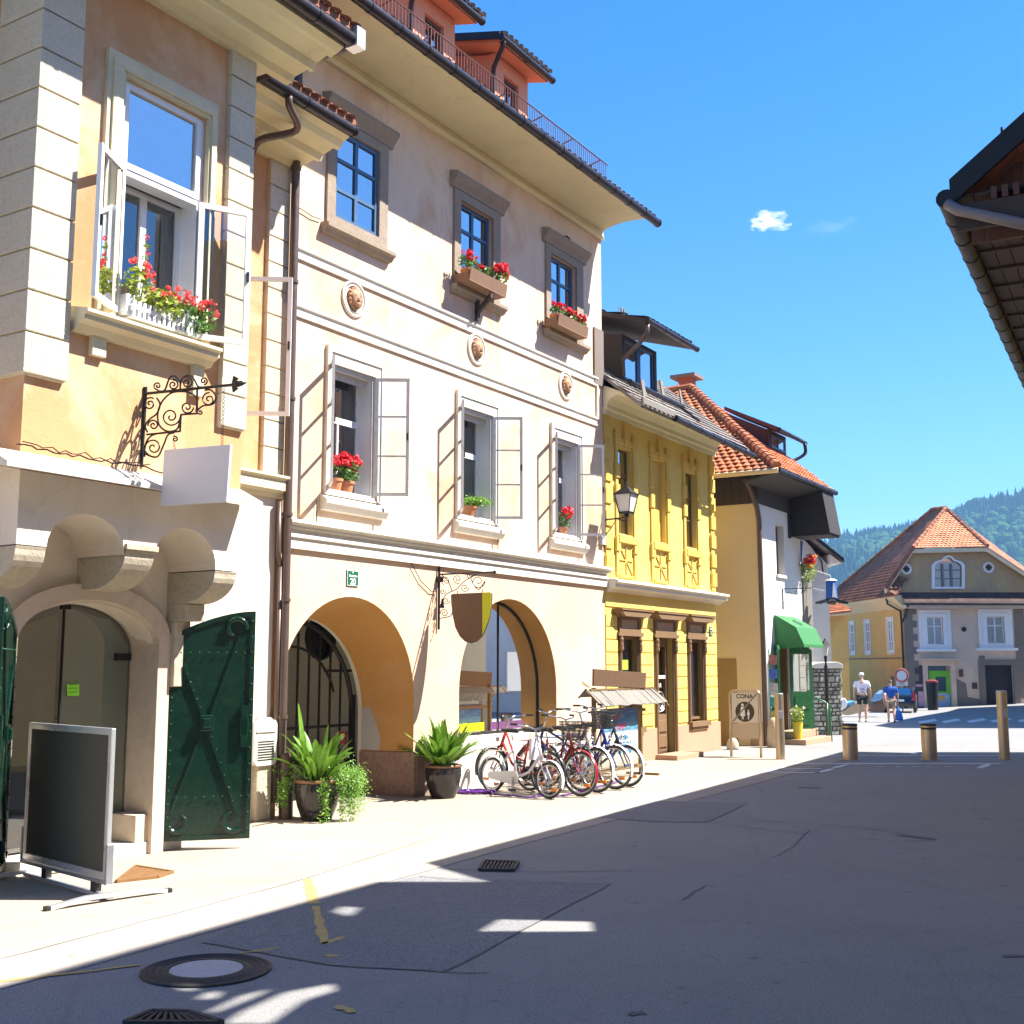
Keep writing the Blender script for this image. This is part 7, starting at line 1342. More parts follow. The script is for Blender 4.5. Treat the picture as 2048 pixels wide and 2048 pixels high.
geranium((11.98, -10.08, 4.40), (.24, .14, .16), 260, 20, 3, 'big red geranium in the left first floor window', fr=.055)
geranium((11.72, -10.1, 4.42), (.12, .1, .12), 90, 8, 13, 'small red geranium behind the open left casement', fr=.05)
cpot(14.9, -10.1, 4.07, .12, .18, 'ribbed terracotta pot in the middle first floor window'); cpot(17.85, -10.1, 4.07, .08, .15, 'small terracotta pot in the right first floor window')
geranium((17.86, -10.06, 4.36), (.17, .12, .15), 130, 11, 6, 'red geranium with two heads in the right first floor window', fr=.055)
rg = random.Random(12); mb = MB(W); c = (15.0, -10.02, 4.38)
for i in range(46):
    a = rg.uniform(0, 6.28); L = rg.uniform(.2, .4); P_ = [Vector(c) + Vector((0, 0, -.15))]; 
    for j in range(1, 6): t_ = j / 5; P_.append(Vector((c[0] + math.cos(a) * L * t_, c[1] + math.sin(a) * L * t_ * .6, c[2] - .15 + .42 * t_ * rg.uniform(.9, 1.1) - .34 * t_ * t_)))
    mb.tube(P_, .003, 3, False)
    for q in P_[1:]:
        foliage(mb, q, (.04, .04, .04), 7, .016, rg)
tag(mb.build('fern', M['leafb'], norm=False), 'wispy green fern spilling from the middle first floor window', 'plant')
def trough(u0, u1, z, n0, n1, label, npot, bracket=False):
    t = thing('flower_trough', W(((u0 + u1) / 2, n0, z)), label, 'flower box', 'wooden flower troughs on the top floor'); mb = MB(W)
    mb.slab([(u0, n0, z), (u1, n0, z), (u1, n0, z + .16), (u0, n0, z + .16)], (0, .02, 0)); mb.slab([(u0, n1, z), (u1, n1, z), (u1, n1 + .03, z + .18), (u0, n1 + .03, z + .18)], (0, .02, 0)); mb.box((u0, n0, z - .02), (u1, n1 + .02, z)); mb.box((u0, n0, z), (u0 + .02, n1, z + .12)); mb.box((u1 - .02, n0, z), (u1, n1, z + .12)); mb.build('tray', M['gwood'] if False else wood('brown trough boards', (.22, .12, .06), (.10, .05, .03)), t)
    for k in range(npot):
        u = u0 + .12 + k * (u1 - u0 - .24) / (npot - 1); m = MB(); p = W((u, (n0 + n1) / 2 + .04, z + .0)); m.lathe((p.x, p.y, p.z), [(.075, 0), (.1, .16), (.115, .165), (.115, .20), (.09, .2)], 16); m.build('pot', M['terrac'], t, smooth=True)
    if bracket:
        m = MB(W); uu = (u0 + u1) / 2 + .1; m.slab([(uu, NB + .04, z - .38), (uu, NB + .04, z - .3), (uu, n1, z - .03), (uu, n1, z - .12)], (.06, 0, 0)); m.slab([(uu, NB + .04, z - .45), (uu, NB + .1, z - .45), (uu, NB + .1, z - .12), (uu, NB + .04, z - .12)], (.06, 0, 0)); m.build('bracket', M['dwood'], t)
    return t
trough(14.22, 15.25, 7.62, -9.93, -9.66, 'brown trough with terracotta pots at the middle top window', 3, True); trough(16.95, 18.0, 7.62, -9.93, -9.68, 'brown trough with terracotta pots at the right top window', 3)
geranium((14.35, -9.76, 7.93), (.2, .13, .12), 160, 9, 21, 'red geraniums at the left end of the middle trough', fr=.045); geranium((14.75, -9.76, 7.90), (.2, .12, .10), 150, 4, 22, 'leafy geraniums in the middle of the middle trough', fr=.035); geranium((15.15, -9.74, 7.95), (.24, .14, .14), 170, 18, 23, 'dense red geraniums at the right end of the middle trough', fr=.058)
geranium((17.12, -9.76, 7.90), (.2, .12, .10), 150, 8, 24, 'red geraniums at the left end of the right trough', fr=.042); geranium((17.5, -9.76, 7.89), (.2, .12, .10), 150, 12, 25, 'red geraniums in the middle of the right trough', fr=.05); geranium((17.88, -9.76, 7.87), (.2, .12, .11), 150, 12, 26, 'red geraniums at the right end of the right trough', fr=.05)
# oriel window box
wbx = thing('window_box', W((7.3, NO + .12, 4.93)), 'white slatted window box on the oriel sill', 'flower box'); mb = MB(W); mb.box((6.92, NO + .02, 4.93), (7.72, NO + .05, 5.06))
for k in range(14): mb.box((6.93 + k * .058, NO + .16, 4.94), (6.93 + k * .058 + .03, NO + .175, 5.1))
mb.box((6.92, NO + .15, 5.02), (7.72, NO + .18, 5.05)); mb.box((6.92, NO + .02, 4.93), (7.72, NO + .17, 4.95)); mb.build('box', M['white'], wbx)
mb = MB(W); mb.box((6.88, NO + .01, 4.96), (7.1, NO + .13, 5.16)); mb.build('planter_liner', M['white'], wbx, bevel=.01)
geranium((7.02, NO + .13, 5.27), (.17, .09, .18), 170, 9, 31, 'yellow green plant with few coral heads at the left of the oriel window box', 'coral', 'leafy', .03, group='plants of the oriel window box')
geranium((7.32, NO + .16, 5.16), (.24, .12, .14), 260, 16, 32, 'coral red geranium in the middle of the oriel window box', 'coral', 'leafy', .028, group='plants of the oriel window box')
geranium((7.66, NO + .18, 5.12), (.26, .14, .15), 220, 34, 33, 'coral red hanging geranium at the right of the oriel window box', 'coral', 'leafg', .026, up=.7, group='plants of the oriel window box', spread=1.1, dense=12)
mb = MB(W); rg = random.Random(3)
mb.tube([(7.06, NO + .12, 5.2), (7.09, NO + .13, 5.5), (7.08, NO + .12, 5.72)], .005, 4)
for z in (5.35, 5.45, 5.55, 5.66): foliage(mb, (7.08, NO + .13, z), (.035, .03, .03), 12, .022, rg)
s_ = thing('tall_geranium', W((7.06, NO + .12, 5.2)), 'single tall geranium stem rising above the oriel window box', 'flowers', 'plants of the oriel window box'); mb.build('leaves', M['leafy'], s_, norm=False); mb = MB(W)
for z, du in ((5.48, .03), (5.6, .02), (5.74, -.01)): mb = MB(W); blossom(mb, (7.08 + du, NO + .14, z), .028, rg, 12); mb.build('flower_head', M['coral'], s_, norm=False)
# flowers on the boarded screen of house D
geranium((29.45, ND + .12, 4.22), (.36, .22, .34), 420, 26, 41, 'orange and red flowers trailing over the grey board screen', 'orange', 'leafy', .05, group='flowers on the board screen'); geranium((29.35, ND + .16, 4.36), (.3, .2, .2), 120, 16, 42, 'deep red flowers at the top of the board screen', 'red', 'leafg', .05, group='flowers on the board screen')
# ---------------------------------------------------------------- stand with little roof and poster
ns = -8.8; st_ = thing('poster_stand', W((17.5, ns, 0)), 'wooden stand with shingled little roof, plain brown board and blue poster', 'notice stand')
PU = lambda x, y: uz(ns, 20, x, y)
a = PU(190, 60); b = PU(990, 345); mb = MB(W); mb.slab([(PU(190, 60)[0], ns, PU(190, 60)[1]), (PU(1000, 120)[0], ns, PU(1000, 120)[1]), (PU(990, 360)[0], ns, PU(990, 360)[1]), (PU(185, 325)[0], ns, PU(185, 325)[1])], (0, .03, 0)); mb.build('header_board', M['brownb'], st_, bevel=.004)
uL, uR = PU(240, 600)[0], PU(955, 650)[0]; zT = PU(600, 360)[1]
for u in (uL, uR): mb = MB(W); mb.box((u - .03, ns - .06, 0), (u + .03, ns, zT + .02)); mb.build('post', M['post'], st_, bevel=.004)
mb = MB(W)
for z in (PU(600, 720)[1], PU(600, 1610)[1]): mb.box((uL - .12, ns - .015, z - .02), (uR + .12, ns + .015, z + .03))
mb.box((uR - .03, ns - .3, 0), (uR + .03, ns + .3, .04)); mb.box((uL - .03, ns - .3, 0), (uL + .03, ns + .3, .04)); mb.build('rail', M['post'], st_)
rg = random.Random(4); mb = MB(W); u = PU(100, 420)[0]; uE = PU(1110, 480)[0]; zt = PU(600, 385)[1]; zb_ = zt - .24
while u < uE:
    w = rg.uniform(.09, .15); j = rg.uniform(-.015, .015); mb.slab([(u, ns - .02, zt + j), (u + w - .008, ns - .02, zt + rg.uniform(-.012, .012)), (u + w - .004, ns + .26, zb_ + j), (u - .004, ns + .26, zb_ + rg.uniform(-.01, .01))], (0, .012, .012)); u += w
u = PU(100, 420)[0]
while u < uE: w = .13; mb.slab([(u, ns - .02, zt), (u + w - .008, ns - .02, zt), (u + w - .008, ns - .12, zt - .10), (u, ns - .12, zt - .10)], (0, 0, .012)); u += w
mb.build('shingle_roof', M['gwood'], st_)
mb = MB(W); mb.tube([(uE + .03, ns - .14, zt - .12), (uE + .03, ns, zt + .03), (uE + .03, ns + .3, zb_ - .05)], .018, 4); mb.tube([(PU(100, 420)[0] - .02, ns - .13, zt - .11), (PU(100, 420)[0] - .02, ns, zt + .03), (PU(100, 420)[0] - .02, ns + .28, zb_)], .015, 4); mb.box((PU(150, 380)[0], ns - .01, zt), (uE, ns + .02, zt + .03)); mb.build('roof_batten', M['post'], st_)
q = [PU(*p) for p in ((310, 655), (890, 690), (850, 1580), (300, 1540))]; u0, u1 = (q[0][0] + q[3][0]) / 2, (q[1][0] + q[2][0]) / 2; z1, z0 = (q[0][1] + q[1][1]) / 2, (q[2][1] + q[3][1]) / 2; np_ = ns + .03
pm = MT('seaside poster print'); sep = pm.n.new('ShaderNodeSeparateXYZ'); pm.l.new(pm.pos(), sep.inputs[0]); zz = pm.math('DIVIDE', pm.math('SUBTRACT', sep.outputs['Z'], z0), z1 - z0); w_ = pm.noise(6, 5, .6, pm.mapping(pm.pos(), (1, 1, 4))); zz = pm.math('ADD', zz, pm.math('MULTIPLY', pm.math('SUBTRACT', w_, .5), .06))
cr = pm.n.new('ShaderNodeValToRGB'); pm.l.new(zz, cr.inputs[0]); E_ = cr.color_ramp.elements; E_[0].position = 0; E_[0].color = (.36, .32, .22, 1); E_[1].position = 1; E_[1].color = (.02, .06, .26, 1)
for ps, cl_ in ((.35, (.52, .52, .46, 1)), (.58, (.46, .52, .52, 1)), (.62, (.03, .16, .26, 1)), (.68, (.10, .30, .42, 1)), (.78, (.03, .14, .36, 1))): e_ = E_.new(ps); e_.color = cl_
pm.set(pm.mix(pm.math('MULTIPLY', pm.ramp(w_, .5, .7), .35), cr.outputs[0], (.5, .58, .66, 1)), .45)
mb = MB(W); mb.box((u0, ns + .016, z0), (u1, np_, z1)); po = mb.build('poster', pm.m, st_)
mb = MB(W); mb.wall(rect(u0 - .012, z0 - .012, u1 + .012, z1 + .012), [rect(u0, z0, u1, z1)], np_ + .004, ns + .016); mb.build('poster_frame', M['post'], po)
def ptext(body, sz, u, z, mat, nm_, bold=.002, sx=1.0, slant=0, rot=0):
    vs, fs = text_verts(body, sz, .002, 'CENTER', bold); mb = MB(W); mb.add([(u + (x + slant * y) * sx, np_ + .003 + z_, z + y + rot * x) for x, y, z_ in vs], fs); mb.build(nm_, mat, po, norm=False)
W_ = u1 - u0; H_ = z1 - z0; bluet = paint('blue print', (.01, .16, .34), .5); pink = paint('pink print', (.72, .04, .18), .5)
ptext('50%', .26, u0 + W_ * .62, z0 + H_ * .30, bluet, 'price_lettering', .006, 1.15); ptext('AKCIJA', .09, u0 + W_ * .58, z0 + H_ * .49, bluet, 'sale_lettering', .003, 1.2)
ptext('Super', .11, u0 + W_ * .38, z0 + H_ * .86, pink, 'script_lettering', .003, 1.2, .25, .08); ptext('cene', .17, u0 + W_ * .5, z0 + H_ * .70, pink, 'script_lettering', .006, 1.5, .25, .05)
# twigs at the left of the stand
mb = MB(W); rg = random.Random(6)
for k in range(9): mb.tube([(PU(150, 350)[0], ns, PU(150, 350)[1]), (PU(150, 350)[0] - rg.uniform(.1, .3), ns + rg.uniform(-.05, .1), PU(150, 350)[1] + rg.uniform(-.05, .15))], .004, 4)
tag(mb.build('dry_twigs', M['post']), 'dry reddish twigs tied at the left of the poster stand', 'twigs')
# ================================================================ BICYCLES
TYRE = paint('grey tyre rubber', (.045, .045, .048), .7, .2); RIM = paint('polished rim', (.62, .63, .65), .2, .05, .9); CHROME = paint('chrome', (.7, .7, .7), .12, .03, 1.0)
def bicycle(front, yaw, frame, label, r=.31, wb=1.04, basket=False, step=True, rack=True, fender='white', steer=0.0, bar=1.0, group='bicycles parked before the shop arch', bag=False, lean=0.0):
    """local frame: x forward, front wheel contact at the origin"""
    root = thing('bicycle', (front[0], front[1], gz(*front)), label, 'bicycle', group, rz=yaw, local=True); root.rotation_euler = (lean, 0, yaw)
    fm = paint('bicycle paint', frame, .25, .06); fd = paint('mudguard', (.70, .70, .70) if fender == 'white' else (.03, .03, .03) if fender == 'black' else frame, .3, .04)
    fc = Vector((0, 0, r)); rc = Vector((-wb, 0, r)); bb = Vector((-wb * .56, 0, .27 if r > .28 else .24)); st0 = Vector((-.22 * wb - .12, 0, .62)); st = Vector((-wb * .66, 0, .70)); head0 = Vector((-.17, 0, r * 2 + .06)); head1 = Vector((-.24, 0, r * 2 + .24)); seat = Vector((-wb * .68, 0, .86))
    # wheels
    def wheel(c, ang, name):
        ca, sa_ = math.cos(ang), math.sin(ang); ax1 = Vector((ca, sa_, 0)); T = I
        mb = MB(); n_ = 24
        for i in range(n_): a = 2 * math.pi * i / n_; d_ = ax1 * math.cos(a) + Vector((0, 0, 1)) * math.sin(a); sd_ = Vector((-sa_, ca, 0)) * (.025 if i % 2 else -.025); mb.tube([c + sd_ + d_ * .015, c + d_ * (r - .03)], .0016, 3, False)
        mb.tube([c - Vector((-sa_, ca, 0)) * .05, c + Vector((-sa_, ca, 0)) * .05], .022, 8); w_ = mb.build(name, CHROME, root)
        m = MB(); m.ring(c, ax1, (0, 0, 1), r - .02, .020, 40, 8); m.build('tyre', TYRE, w_, smooth='all'); m = MB(); m.ring(c, ax1, (0, 0, 1), r - .042, .011, 40, 6); m.build('rim', RIM, w_, smooth='all')
        m = MB(); a = -.9; d_ = ax1 * math.cos(a) + Vector((0, 0, 1)) * math.sin(a); p = c + d_ * (r * .62); m.slab([p + ax1 * .05 + Vector((0, -.008, .02)), p - ax1 * .05 + Vector((0, -.008, .02)), p - ax1 * .05 + Vector((0, -.008, -.02)), p + ax1 * .05 + Vector((0, -.008, -.02))], (0, .016, 0)); m.build('reflector', paint('orange reflector', (.85, .25, .02), .3), w_)
    wheel(fc, steer, 'wheel'); wheel(rc, 0, 'wheel')
    # frame
    mb = MB(); tb = .018
    if step: mb.tube([head0 + Vector((0, 0, .04)), head0.lerp(bb, .5) + Vector((0, 0, -.07)), bb], tb * 1.15, 8); mb.tube([head1, head1.lerp(bb, .5) + Vector((0, 0, -.04)), bb.lerp(seat, .3)], tb * .85, 8) if r > .28 else None
    else: mb.tube([head0, bb], tb * 1.2, 8); mb.tube([head1, bb.lerp(seat, .75)], tb, 8)
    mb.tube([bb, bb.lerp(seat, .82)], tb, 8)
    for s_ in (-.045, .045): mb.tube([bb, rc + Vector((0, s_, 0))], .009, 6); mb.tube([bb.lerp(seat, .62), rc + Vector((0, s_, 0))], .008, 6)
    mb.tube([head0 + (head0 - head1) * .3, head1], .024, 8); mb.build('frame', fm, root, smooth='all')
    mb = MB(); cr = head0 + Vector((.03, 0, -.04))
    for s_ in (-.045, .045): mb.tube([cr + Vector((0, s_, 0)), fc.lerp(cr, .5) + Vector((-.02, s_, 0)), fc + Vector((0, s_, 0))], .011, 6)
    mb.tube([cr - Vector((0, .05, 0)), cr + Vector((0, .05, 0))], .016, 6); mb.build('fork', fm, root)
    # mudguards
    for c, a0, a1 in ((fc, -20, 150), (rc, 5, 200)):
        mb = MB(); vs = []; k = 16
        for i in range(k + 1):
            a = R(a0 + (a1 - a0) * i / k)
            for y in (-.026, .0, .026): vs.append((c.x + (r + .018 + (.008 if y == 0 else 0)) * math.cos(a), y, c.z + (r + .018 + (.008 if y == 0 else 0)) * math.sin(a)))
        mb.add(vs, [(3 * i + j, 3 * i + j + 1, 3 * i + j + 4, 3 * i + j + 3) for i in range(k) for j in (0, 1)]); o = mb.build('mudguard', fd, root, norm=False, smooth='all')
    # saddle
    mb = MB(); mb.tube([seat - Vector((0, 0, .02)), bb.lerp(seat, .8)], .012, 6); sp = mb.build('seat_post', CHROME, root)
    mb = MB(); P_ = [(-.15, .085), (-.1, .10), (-.02, .07), (.08, .03), (.13, .02)]; vs = []
    for x, w_ in P_:
        for y, z in ((-w_, 0), (-w_ * .7, .035), (0, .045), (w_ * .7, .035), (w_, 0), (0, -.02)): vs.append((seat.x + x, y, seat.z + z + .02))
    n6 = 6; mb.add(vs, [tuple(range(6))[::-1], tuple(range(24, 30))] + [(i * n6 + j, i * n6 + (j + 1) % n6, (i + 1) * n6 + (j + 1) % n6, (i + 1) * n6 + j) for i in range(4) for j in range(n6)]); mb.build('saddle', M['rubber'], root, smooth='all')
    # handlebar
    hb = head1 + (head1 - head0).normalized() * .20 * bar; mb = MB(); mb.tube([head1 - (head1 - head0) * .3, hb], .013, 6); mb.tube([hb + Vector((-.18, -.28, .06)), hb + Vector((-.08, -.25, .06)), hb + Vector((.03, -.12, .03)), hb, hb + Vector((.03, .12, .03)), hb + Vector((-.08, .25, .06)), hb + Vector((-.18, .28, .06))], .011, 6); H = mb.build('handlebar', CHROME, root, smooth='all')
    for s_ in (-1, 1): m = MB(); m.tube([hb + Vector((-.09, s_ * .254, .06)), hb + Vector((-.20, s_ * .285, .06))], .016, 8); m.build('grip', M['rubber'], H)
    m = MB(); m.tube([hb + Vector((.02, -.2, .04)), hb + Vector((.15, -.12, -.05)), cr + Vector((.04, -.04, 0))], .003, 4); m.tube([hb + Vector((.02, .2, .04)), hb + Vector((.17, .1, -.02)), cr + Vector((.06, .02, .02))], .003, 4); m.build('brake_cable', M['rubber'], H)
    # drive
    mb = MB(); mb.ring(bb + Vector((0, -.05, 0)), (1, 0, 0), (0, 0, 1), .085, .006, 24, 4); mb.tube([bb - Vector((0, .09, 0)), bb + Vector((0, .09, 0))], .012, 6); mb.tube([bb - Vector((0, .09, 0)), bb + Vector((.05, -.09, -.16))], .009, 6); mb.tube([bb + Vector((0, .09, 0)), bb + Vector((-.05, .09, .16))], .009, 6)
    mb.tube([bb + Vector((0, -.05, .085)), rc + Vector((0, -.05, .03))], .004, 4); mb.tube([bb + Vector((0, -.05, -.085)), rc + Vector((0, -.05, -.03))], .004, 4); ck = mb.build('crankset', CHROME, root)
    for s_, p in ((-1, bb + Vector((.05, -.13, -.16))), (1, bb + Vector((-.05, .13, .16)))): m = MB(); m.box((p.x - .045, p.y - .035, p.z - .012), (p.x + .045, p.y + .035, p.z + .012)); m.build('pedal', M['rubber'], ck)
    mb = MB(); g_ = [bb + Vector((.10 * math.cos(R(a)), -.062, .10 * math.sin(R(a)))) for a in range(90, -91, -20)] + [rc + Vector((-.0, -.062, -.045)), rc + Vector((-.03, -.062, 0)), rc + Vector((0, -.062, .045))]
    mb.slab(g_, (0, -.006, 0)); mb.build('chain_guard', fd if fender != 'black' else M['rubber'], root)
    if rack:
        mb = MB(); z = r * 2 + .1
        for s_ in (-.05, 0, .05): mb.tube([(-wb * .78, s_, z), (-wb - .22, s_, z)], .006, 5)
        mb.tube([(-wb - .22, -.05, z), (-wb - .22, .05, z)], .006, 5)
        for s_ in (-.06, .06): mb.tube([(-wb - .1, s_, z), (-wb, s_, r)], .005, 4)
        mb.build('rack', CHROME if fender != 'frame' else fm, root)
    if basket:
        mb = MB(); b0 = hb + Vector((.06, 0, -.02)); k = 12
        lo_ = [(b0.x + x * .8, y * .8, b0.z - .26) for x, y in ((0, -.15), (.24, -.15), (.24, .15), (0, .15))]; hi_ = [(b0.x + x, y, b0.z) for x, y in ((0, -.19), (.30, -.19), (.30, .19), (0, .19))]
        for i in range(4):
            j = (i + 1) % 4; mb.tube([hi_[i], hi_[j]], .006, 5); mb.tube([lo_[i], lo_[j]], .005, 4)
            for q in range(k): t = q / k; a = Vector(hi_[i]).lerp(Vector(hi_[j]), t); b = Vector(lo_[i]).lerp(Vector(lo_[j]), t); mb.tube([a, b], .0048, 3, False)
            for q in range(1, 6): t = q / 6; a = Vector(hi_[i]).lerp(Vector(lo_[i]), t); b = Vector(hi_[j]).lerp(Vector(lo_[j]), t); mb.tube([a, b], .0048, 3, False)
        for q in range(1, 8): t = q / 8; mb.tube([Vector(lo_[0]).lerp(Vector(lo_[1]), t), Vector(lo_[3]).lerp(Vector(lo_[2]), t)], .0045, 3, False)
        mb.build('basket', paint('black basket wire', (.03, .03, .03), .5), root)
    mb = MB(); mb.ball(cr + Vector((.06, 0, .1)), (.03, .035, .035), 10, 7); mb.build('headlight', CHROME, root, smooth='all')
    mb = MB(); mb.tube([(-wb * .6, -.06, .24), (-wb * .5, -.16, .01)], .008, 5); mb.build('kickstand', CHROME, root)
    if bag: mb = MB(); mb.box((hb.x - .02, -.09, hb.z - .42), (hb.x + .03, .09, hb.z - .12)); mb.build('paper_bag', paint('lilac paper', (.60, .58, .66), .7), root, bevel=.01)
    return root
ya = math.atan2(16.45 - 17.45, .49 + .46)
bikes = [((.50, 16.47), (.62, .62, .66), 'white small wheeled step through bicycle nearest the camera', dict(r=.25, wb=1.16, bag=True, steer=.1)),
         ((.95, 16.78), (.28, .012, .018), 'dark red bicycle with black wire basket, second in the row', dict(r=.31, basket=True, steer=.12, fender='frame')),
         ((1.22, 17.28), (.42, .44, .46), 'silver bicycle between the red and the blue one', dict(r=.32, steer=.12, bar=1.3)),
         ((1.52, 17.74), (.02, .03, .30), 'bright blue bicycle with black wire basket', dict(r=.32, basket=True, steer=.16, bar=1.5)),
         ((1.74, 18.12), (.03, .03, .05), 'black bicycle with white mudguards, farthest in the row', dict(r=.31, steer=.12))]
for p, c, lb, kw in bikes: bicycle(p, ya + random.uniform(-.04, .04), c, lb, lean=random.uniform(-.06, .02), **kw)
bicycle((-.30, 17.62), ya + math.pi + .1, (.40, .04, .03), 'red framed bicycle facing the wall behind the white one', r=.31, rack=True, fender='black', lean=.05)
bicycle((.32, 18.2), ya + math.pi - .05, (.03, .04, .16), 'dark blue bicycle facing the wall in the middle of the row', r=.32, step=False, fender='black', bar=1.2)
# purple cable lock on the ground
rg = random.Random(2); c = Vector(gxy(10, 240, 955) + (0,)); P_ = []
for i in range(120): a = i * .42; P_.append((c.x + (.22 + .06 * math.sin(i * .31)) * math.cos(a) + .04 * math.sin(i * .7), c.y + .13 * math.sin(a) + .03 * math.cos(i * .9), .018 + .03 * abs(math.sin(i * .23))))
for q in ((400, 985), (560, 990), (700, 1000), (860, 985), (960, 1000), (1060, 985), (1180, 960), (1290, 930), (1380, 900), (1450, 890), (1560, 850), (1600, 820)): g2 = gxy(10, *q); P_.append((g2[0], g2[1], .016 + rg.uniform(0, .02)))
Q = []
for i in range(len(P_) - 1): a, b = Vector(P_[i]), Vector(P_[i + 1]); Q += [a, a.lerp(b, .5)]
mb = MB(); mb.tube(Q, .011, 6); tag(mb.build('cable_lock', paint('purple vinyl', (.16, .03, .34), .35), smooth='all'), 'purple cable coiled on the ground and threaded past the bicycle wheels', 'cable')
# ================================================================ PEOPLE
SKIN = paint('skin', (.50, .29, .20), .55, .08)
def skinned(name, joints, edges, mat, parent, sub=2):
    me = bpy.data.meshes.new(name); me.from_pydata([j[0] for j in joints], edges, []); o = bpy.data.objects.new(name, me); C.objects.link(o)
    o.modifiers.new('skin', 'SKIN')
    for i, j in enumerate(joints):
        r_ = j[1]; me.skin_vertices[0].data[i].radius = r_ if isinstance(r_, tuple) else (r_, r_) if False else (r_ if not isinstance(r_, tuple) else r_[0], r_ if not isinstance(r_, tuple) else r_[1])
        me.skin_vertices[0].data[i].use_root = (i == 0)
    s_ = o.modifiers.new('sub', 'SUBSURF'); s_.levels = sub; s_.render_levels = sub
    bpy.context.view_layer.update(); dg = bpy.context.evaluated_depsgraph_get(); nm2 = bpy.data.meshes.new_from_object(o.evaluated_get(dg)); bpy.data.objects.remove(o)
    nm2.name = name; nm2.materials.clear(); nm2.materials.append(mat); nm2.polygons.foreach_set('use_smooth', [True] * len(nm2.polygons)); o2 = bpy.data.objects.new(name, nm2); C.objects.link(o2); o2.parent = parent; return o2
def person(pos, yaw, h, label, shirt, shorts, stride, bulk, cap=None, hold=0):
    t = thing('person', (pos[0], pos[1], gz(*pos)), label, 'person', rz=yaw, local=True); k = h / 1.75; f = lambda x, y, z: (x * k, y * k, z * k)   # facing +y
    st = stride; sw = .09 * st
    J = [(f(0, 0, .95), (.15 * bulk * k, .11 * bulk * k)), (f(0, 0, 1.12), (.145 * bulk * k, .11 * bulk * k)), (f(0, 0, 1.32), (.165 * bulk * k, .115 * bulk * k)), (f(0, .01, 1.45), .075 * k), (f(0, .02, 1.53), .052 * k), (f(0, .035, 1.60), (.066 * k, .078 * k)), (f(0, .045, 1.69), (.07 * k, .082 * k)),
         (f(-.11, 0, .88), .095 * k), (f(-.11, .12 * st, .50), .062 * k), (f(-.11, .10 * st, .30), .058 * k), (f(-.11, .16 * st, .08), .038 * k), (f(-.11, .26 * st + .08, .035), .036 * k),
         (f(.11, 0, .88), .095 * k), (f(.11, -.04 * st, .50), .062 * k), (f(.11, -.16 * st, .32), .058 * k), (f(.11, -.30 * st, .12), .038 * k), (f(.11, -.22 * st + .02, .04), .034 * k),
         (f(-.21, 0, 1.40), .065 * k), (f(-.27, -.05 * st, 1.13), .047 * k), (f(-.27, .03, .90), .034 * k), (f(-.27, .05, .82), (.028 * k, .04 * k)),
         (f(.21, 0, 1.40), .065 * k), (f(.28, .05 * st, 1.13), .047 * k), (f(.28, .08, .90), .034 * k), (f(.28, .10, .82), (.028 * k, .04 * k))]
    E_ = [(0, 1), (1, 2), (2, 3), (3, 4), (4, 5), (5, 6), (0, 7), (7, 8), (8, 9), (9, 10), (10, 11), (0, 12), (12, 13), (13, 14), (14, 15), (15, 16), (2, 17), (17, 18), (18, 19), (19, 20), (2, 21), (21, 22), (22, 23), (23, 24)]
    skinned('body', J, E_, SKIN, t)
    for s_, hx, hy in ((-1, -.27, .05), (1, .28, .10)):      # five fingers each, slightly curled
        m = MB()
        for i, (dy, L) in enumerate(((-.03, .06), (-.01, .075), (.012, .08), (.033, .07))): m.tube([f(hx, hy + dy, .79), f(hx - s_ * .004, hy + dy + .004, .79 - L * .6), f(hx - s_ * .02, hy + dy + .008, .79 - L)], [.010 * k, .009 * k, .007 * k], 6)
        m.tube([f(hx - s_ * .01, hy + .03, .83), f(hx - s_ * .02, hy + .06, .79), f(hx - s_ * .025, hy + .06, .76)], [.012 * k, .010 * k, .008 * k], 6); m.build('fingers', SKIN, t, smooth='all')
    m = MB()
    for s_ in (-1, 1): m.ball(f(s_ * .072, .035, 1.63), (.012 * k, .022 * k, .03 * k), 8, 6)
    m.build('ears', SKIN, t, smooth='all'); m = MB(); m.ball(f(0, .125, 1.63), (.014 * k, .022 * k, .022 * k), 8, 6); m.build('nose', SKIN, t, smooth='all')
    m = MB()
    for s_ in (-1, 1): m.ball(f(s_ * .03, .115, 1.655), (.011 * k, .008 * k, .008 * k), 8, 6)
    m.build('eyes', M['dark'], t); m = MB(); m.tube([f(-.025, .112, 1.585), f(0, .12, 1.583), f(.025, .112, 1.585)], .005 * k, 5); m.build('mouth', paint('lips', (.4, .12, .1), .5), t)
    q = 1.16; Js = [(f(0, 0, .93), (.165 * bulk * k, .125 * bulk * k)), (f(0, 0, 1.12), (.165 * bulk * k, .13 * bulk * k)), (f(0, 0, 1.32), (.18 * bulk * k, .13 * bulk * k)), (f(0, .01, 1.43), .095 * k), (f(-.21, 0, 1.40), .085 * k), (f(-.255, -.03 * st, 1.2), .075 * k), (f(.21, 0, 1.40), .085 * k), (f(.26, .03 * st, 1.2), .075 * k)]
    skinned('shirt', Js, [(0, 1), (1, 2), (2, 3), (2, 4), (4, 5), (2, 6), (6, 7)], shirt, t)
    Jt = [(f(0, 0, .96), (.16 * bulk * k, .125 * bulk * k)), (f(-.11, 0, .86), .115 * k), (f(-.11, .07 * st, .60), .10 * k), (f(.11, 0, .86), .115 * k), (f(.11, -.03 * st, .60), .10 * k)]
    skinned('shorts', Jt, [(0, 1), (1, 2), (0, 3), (3, 4)], shorts, t)
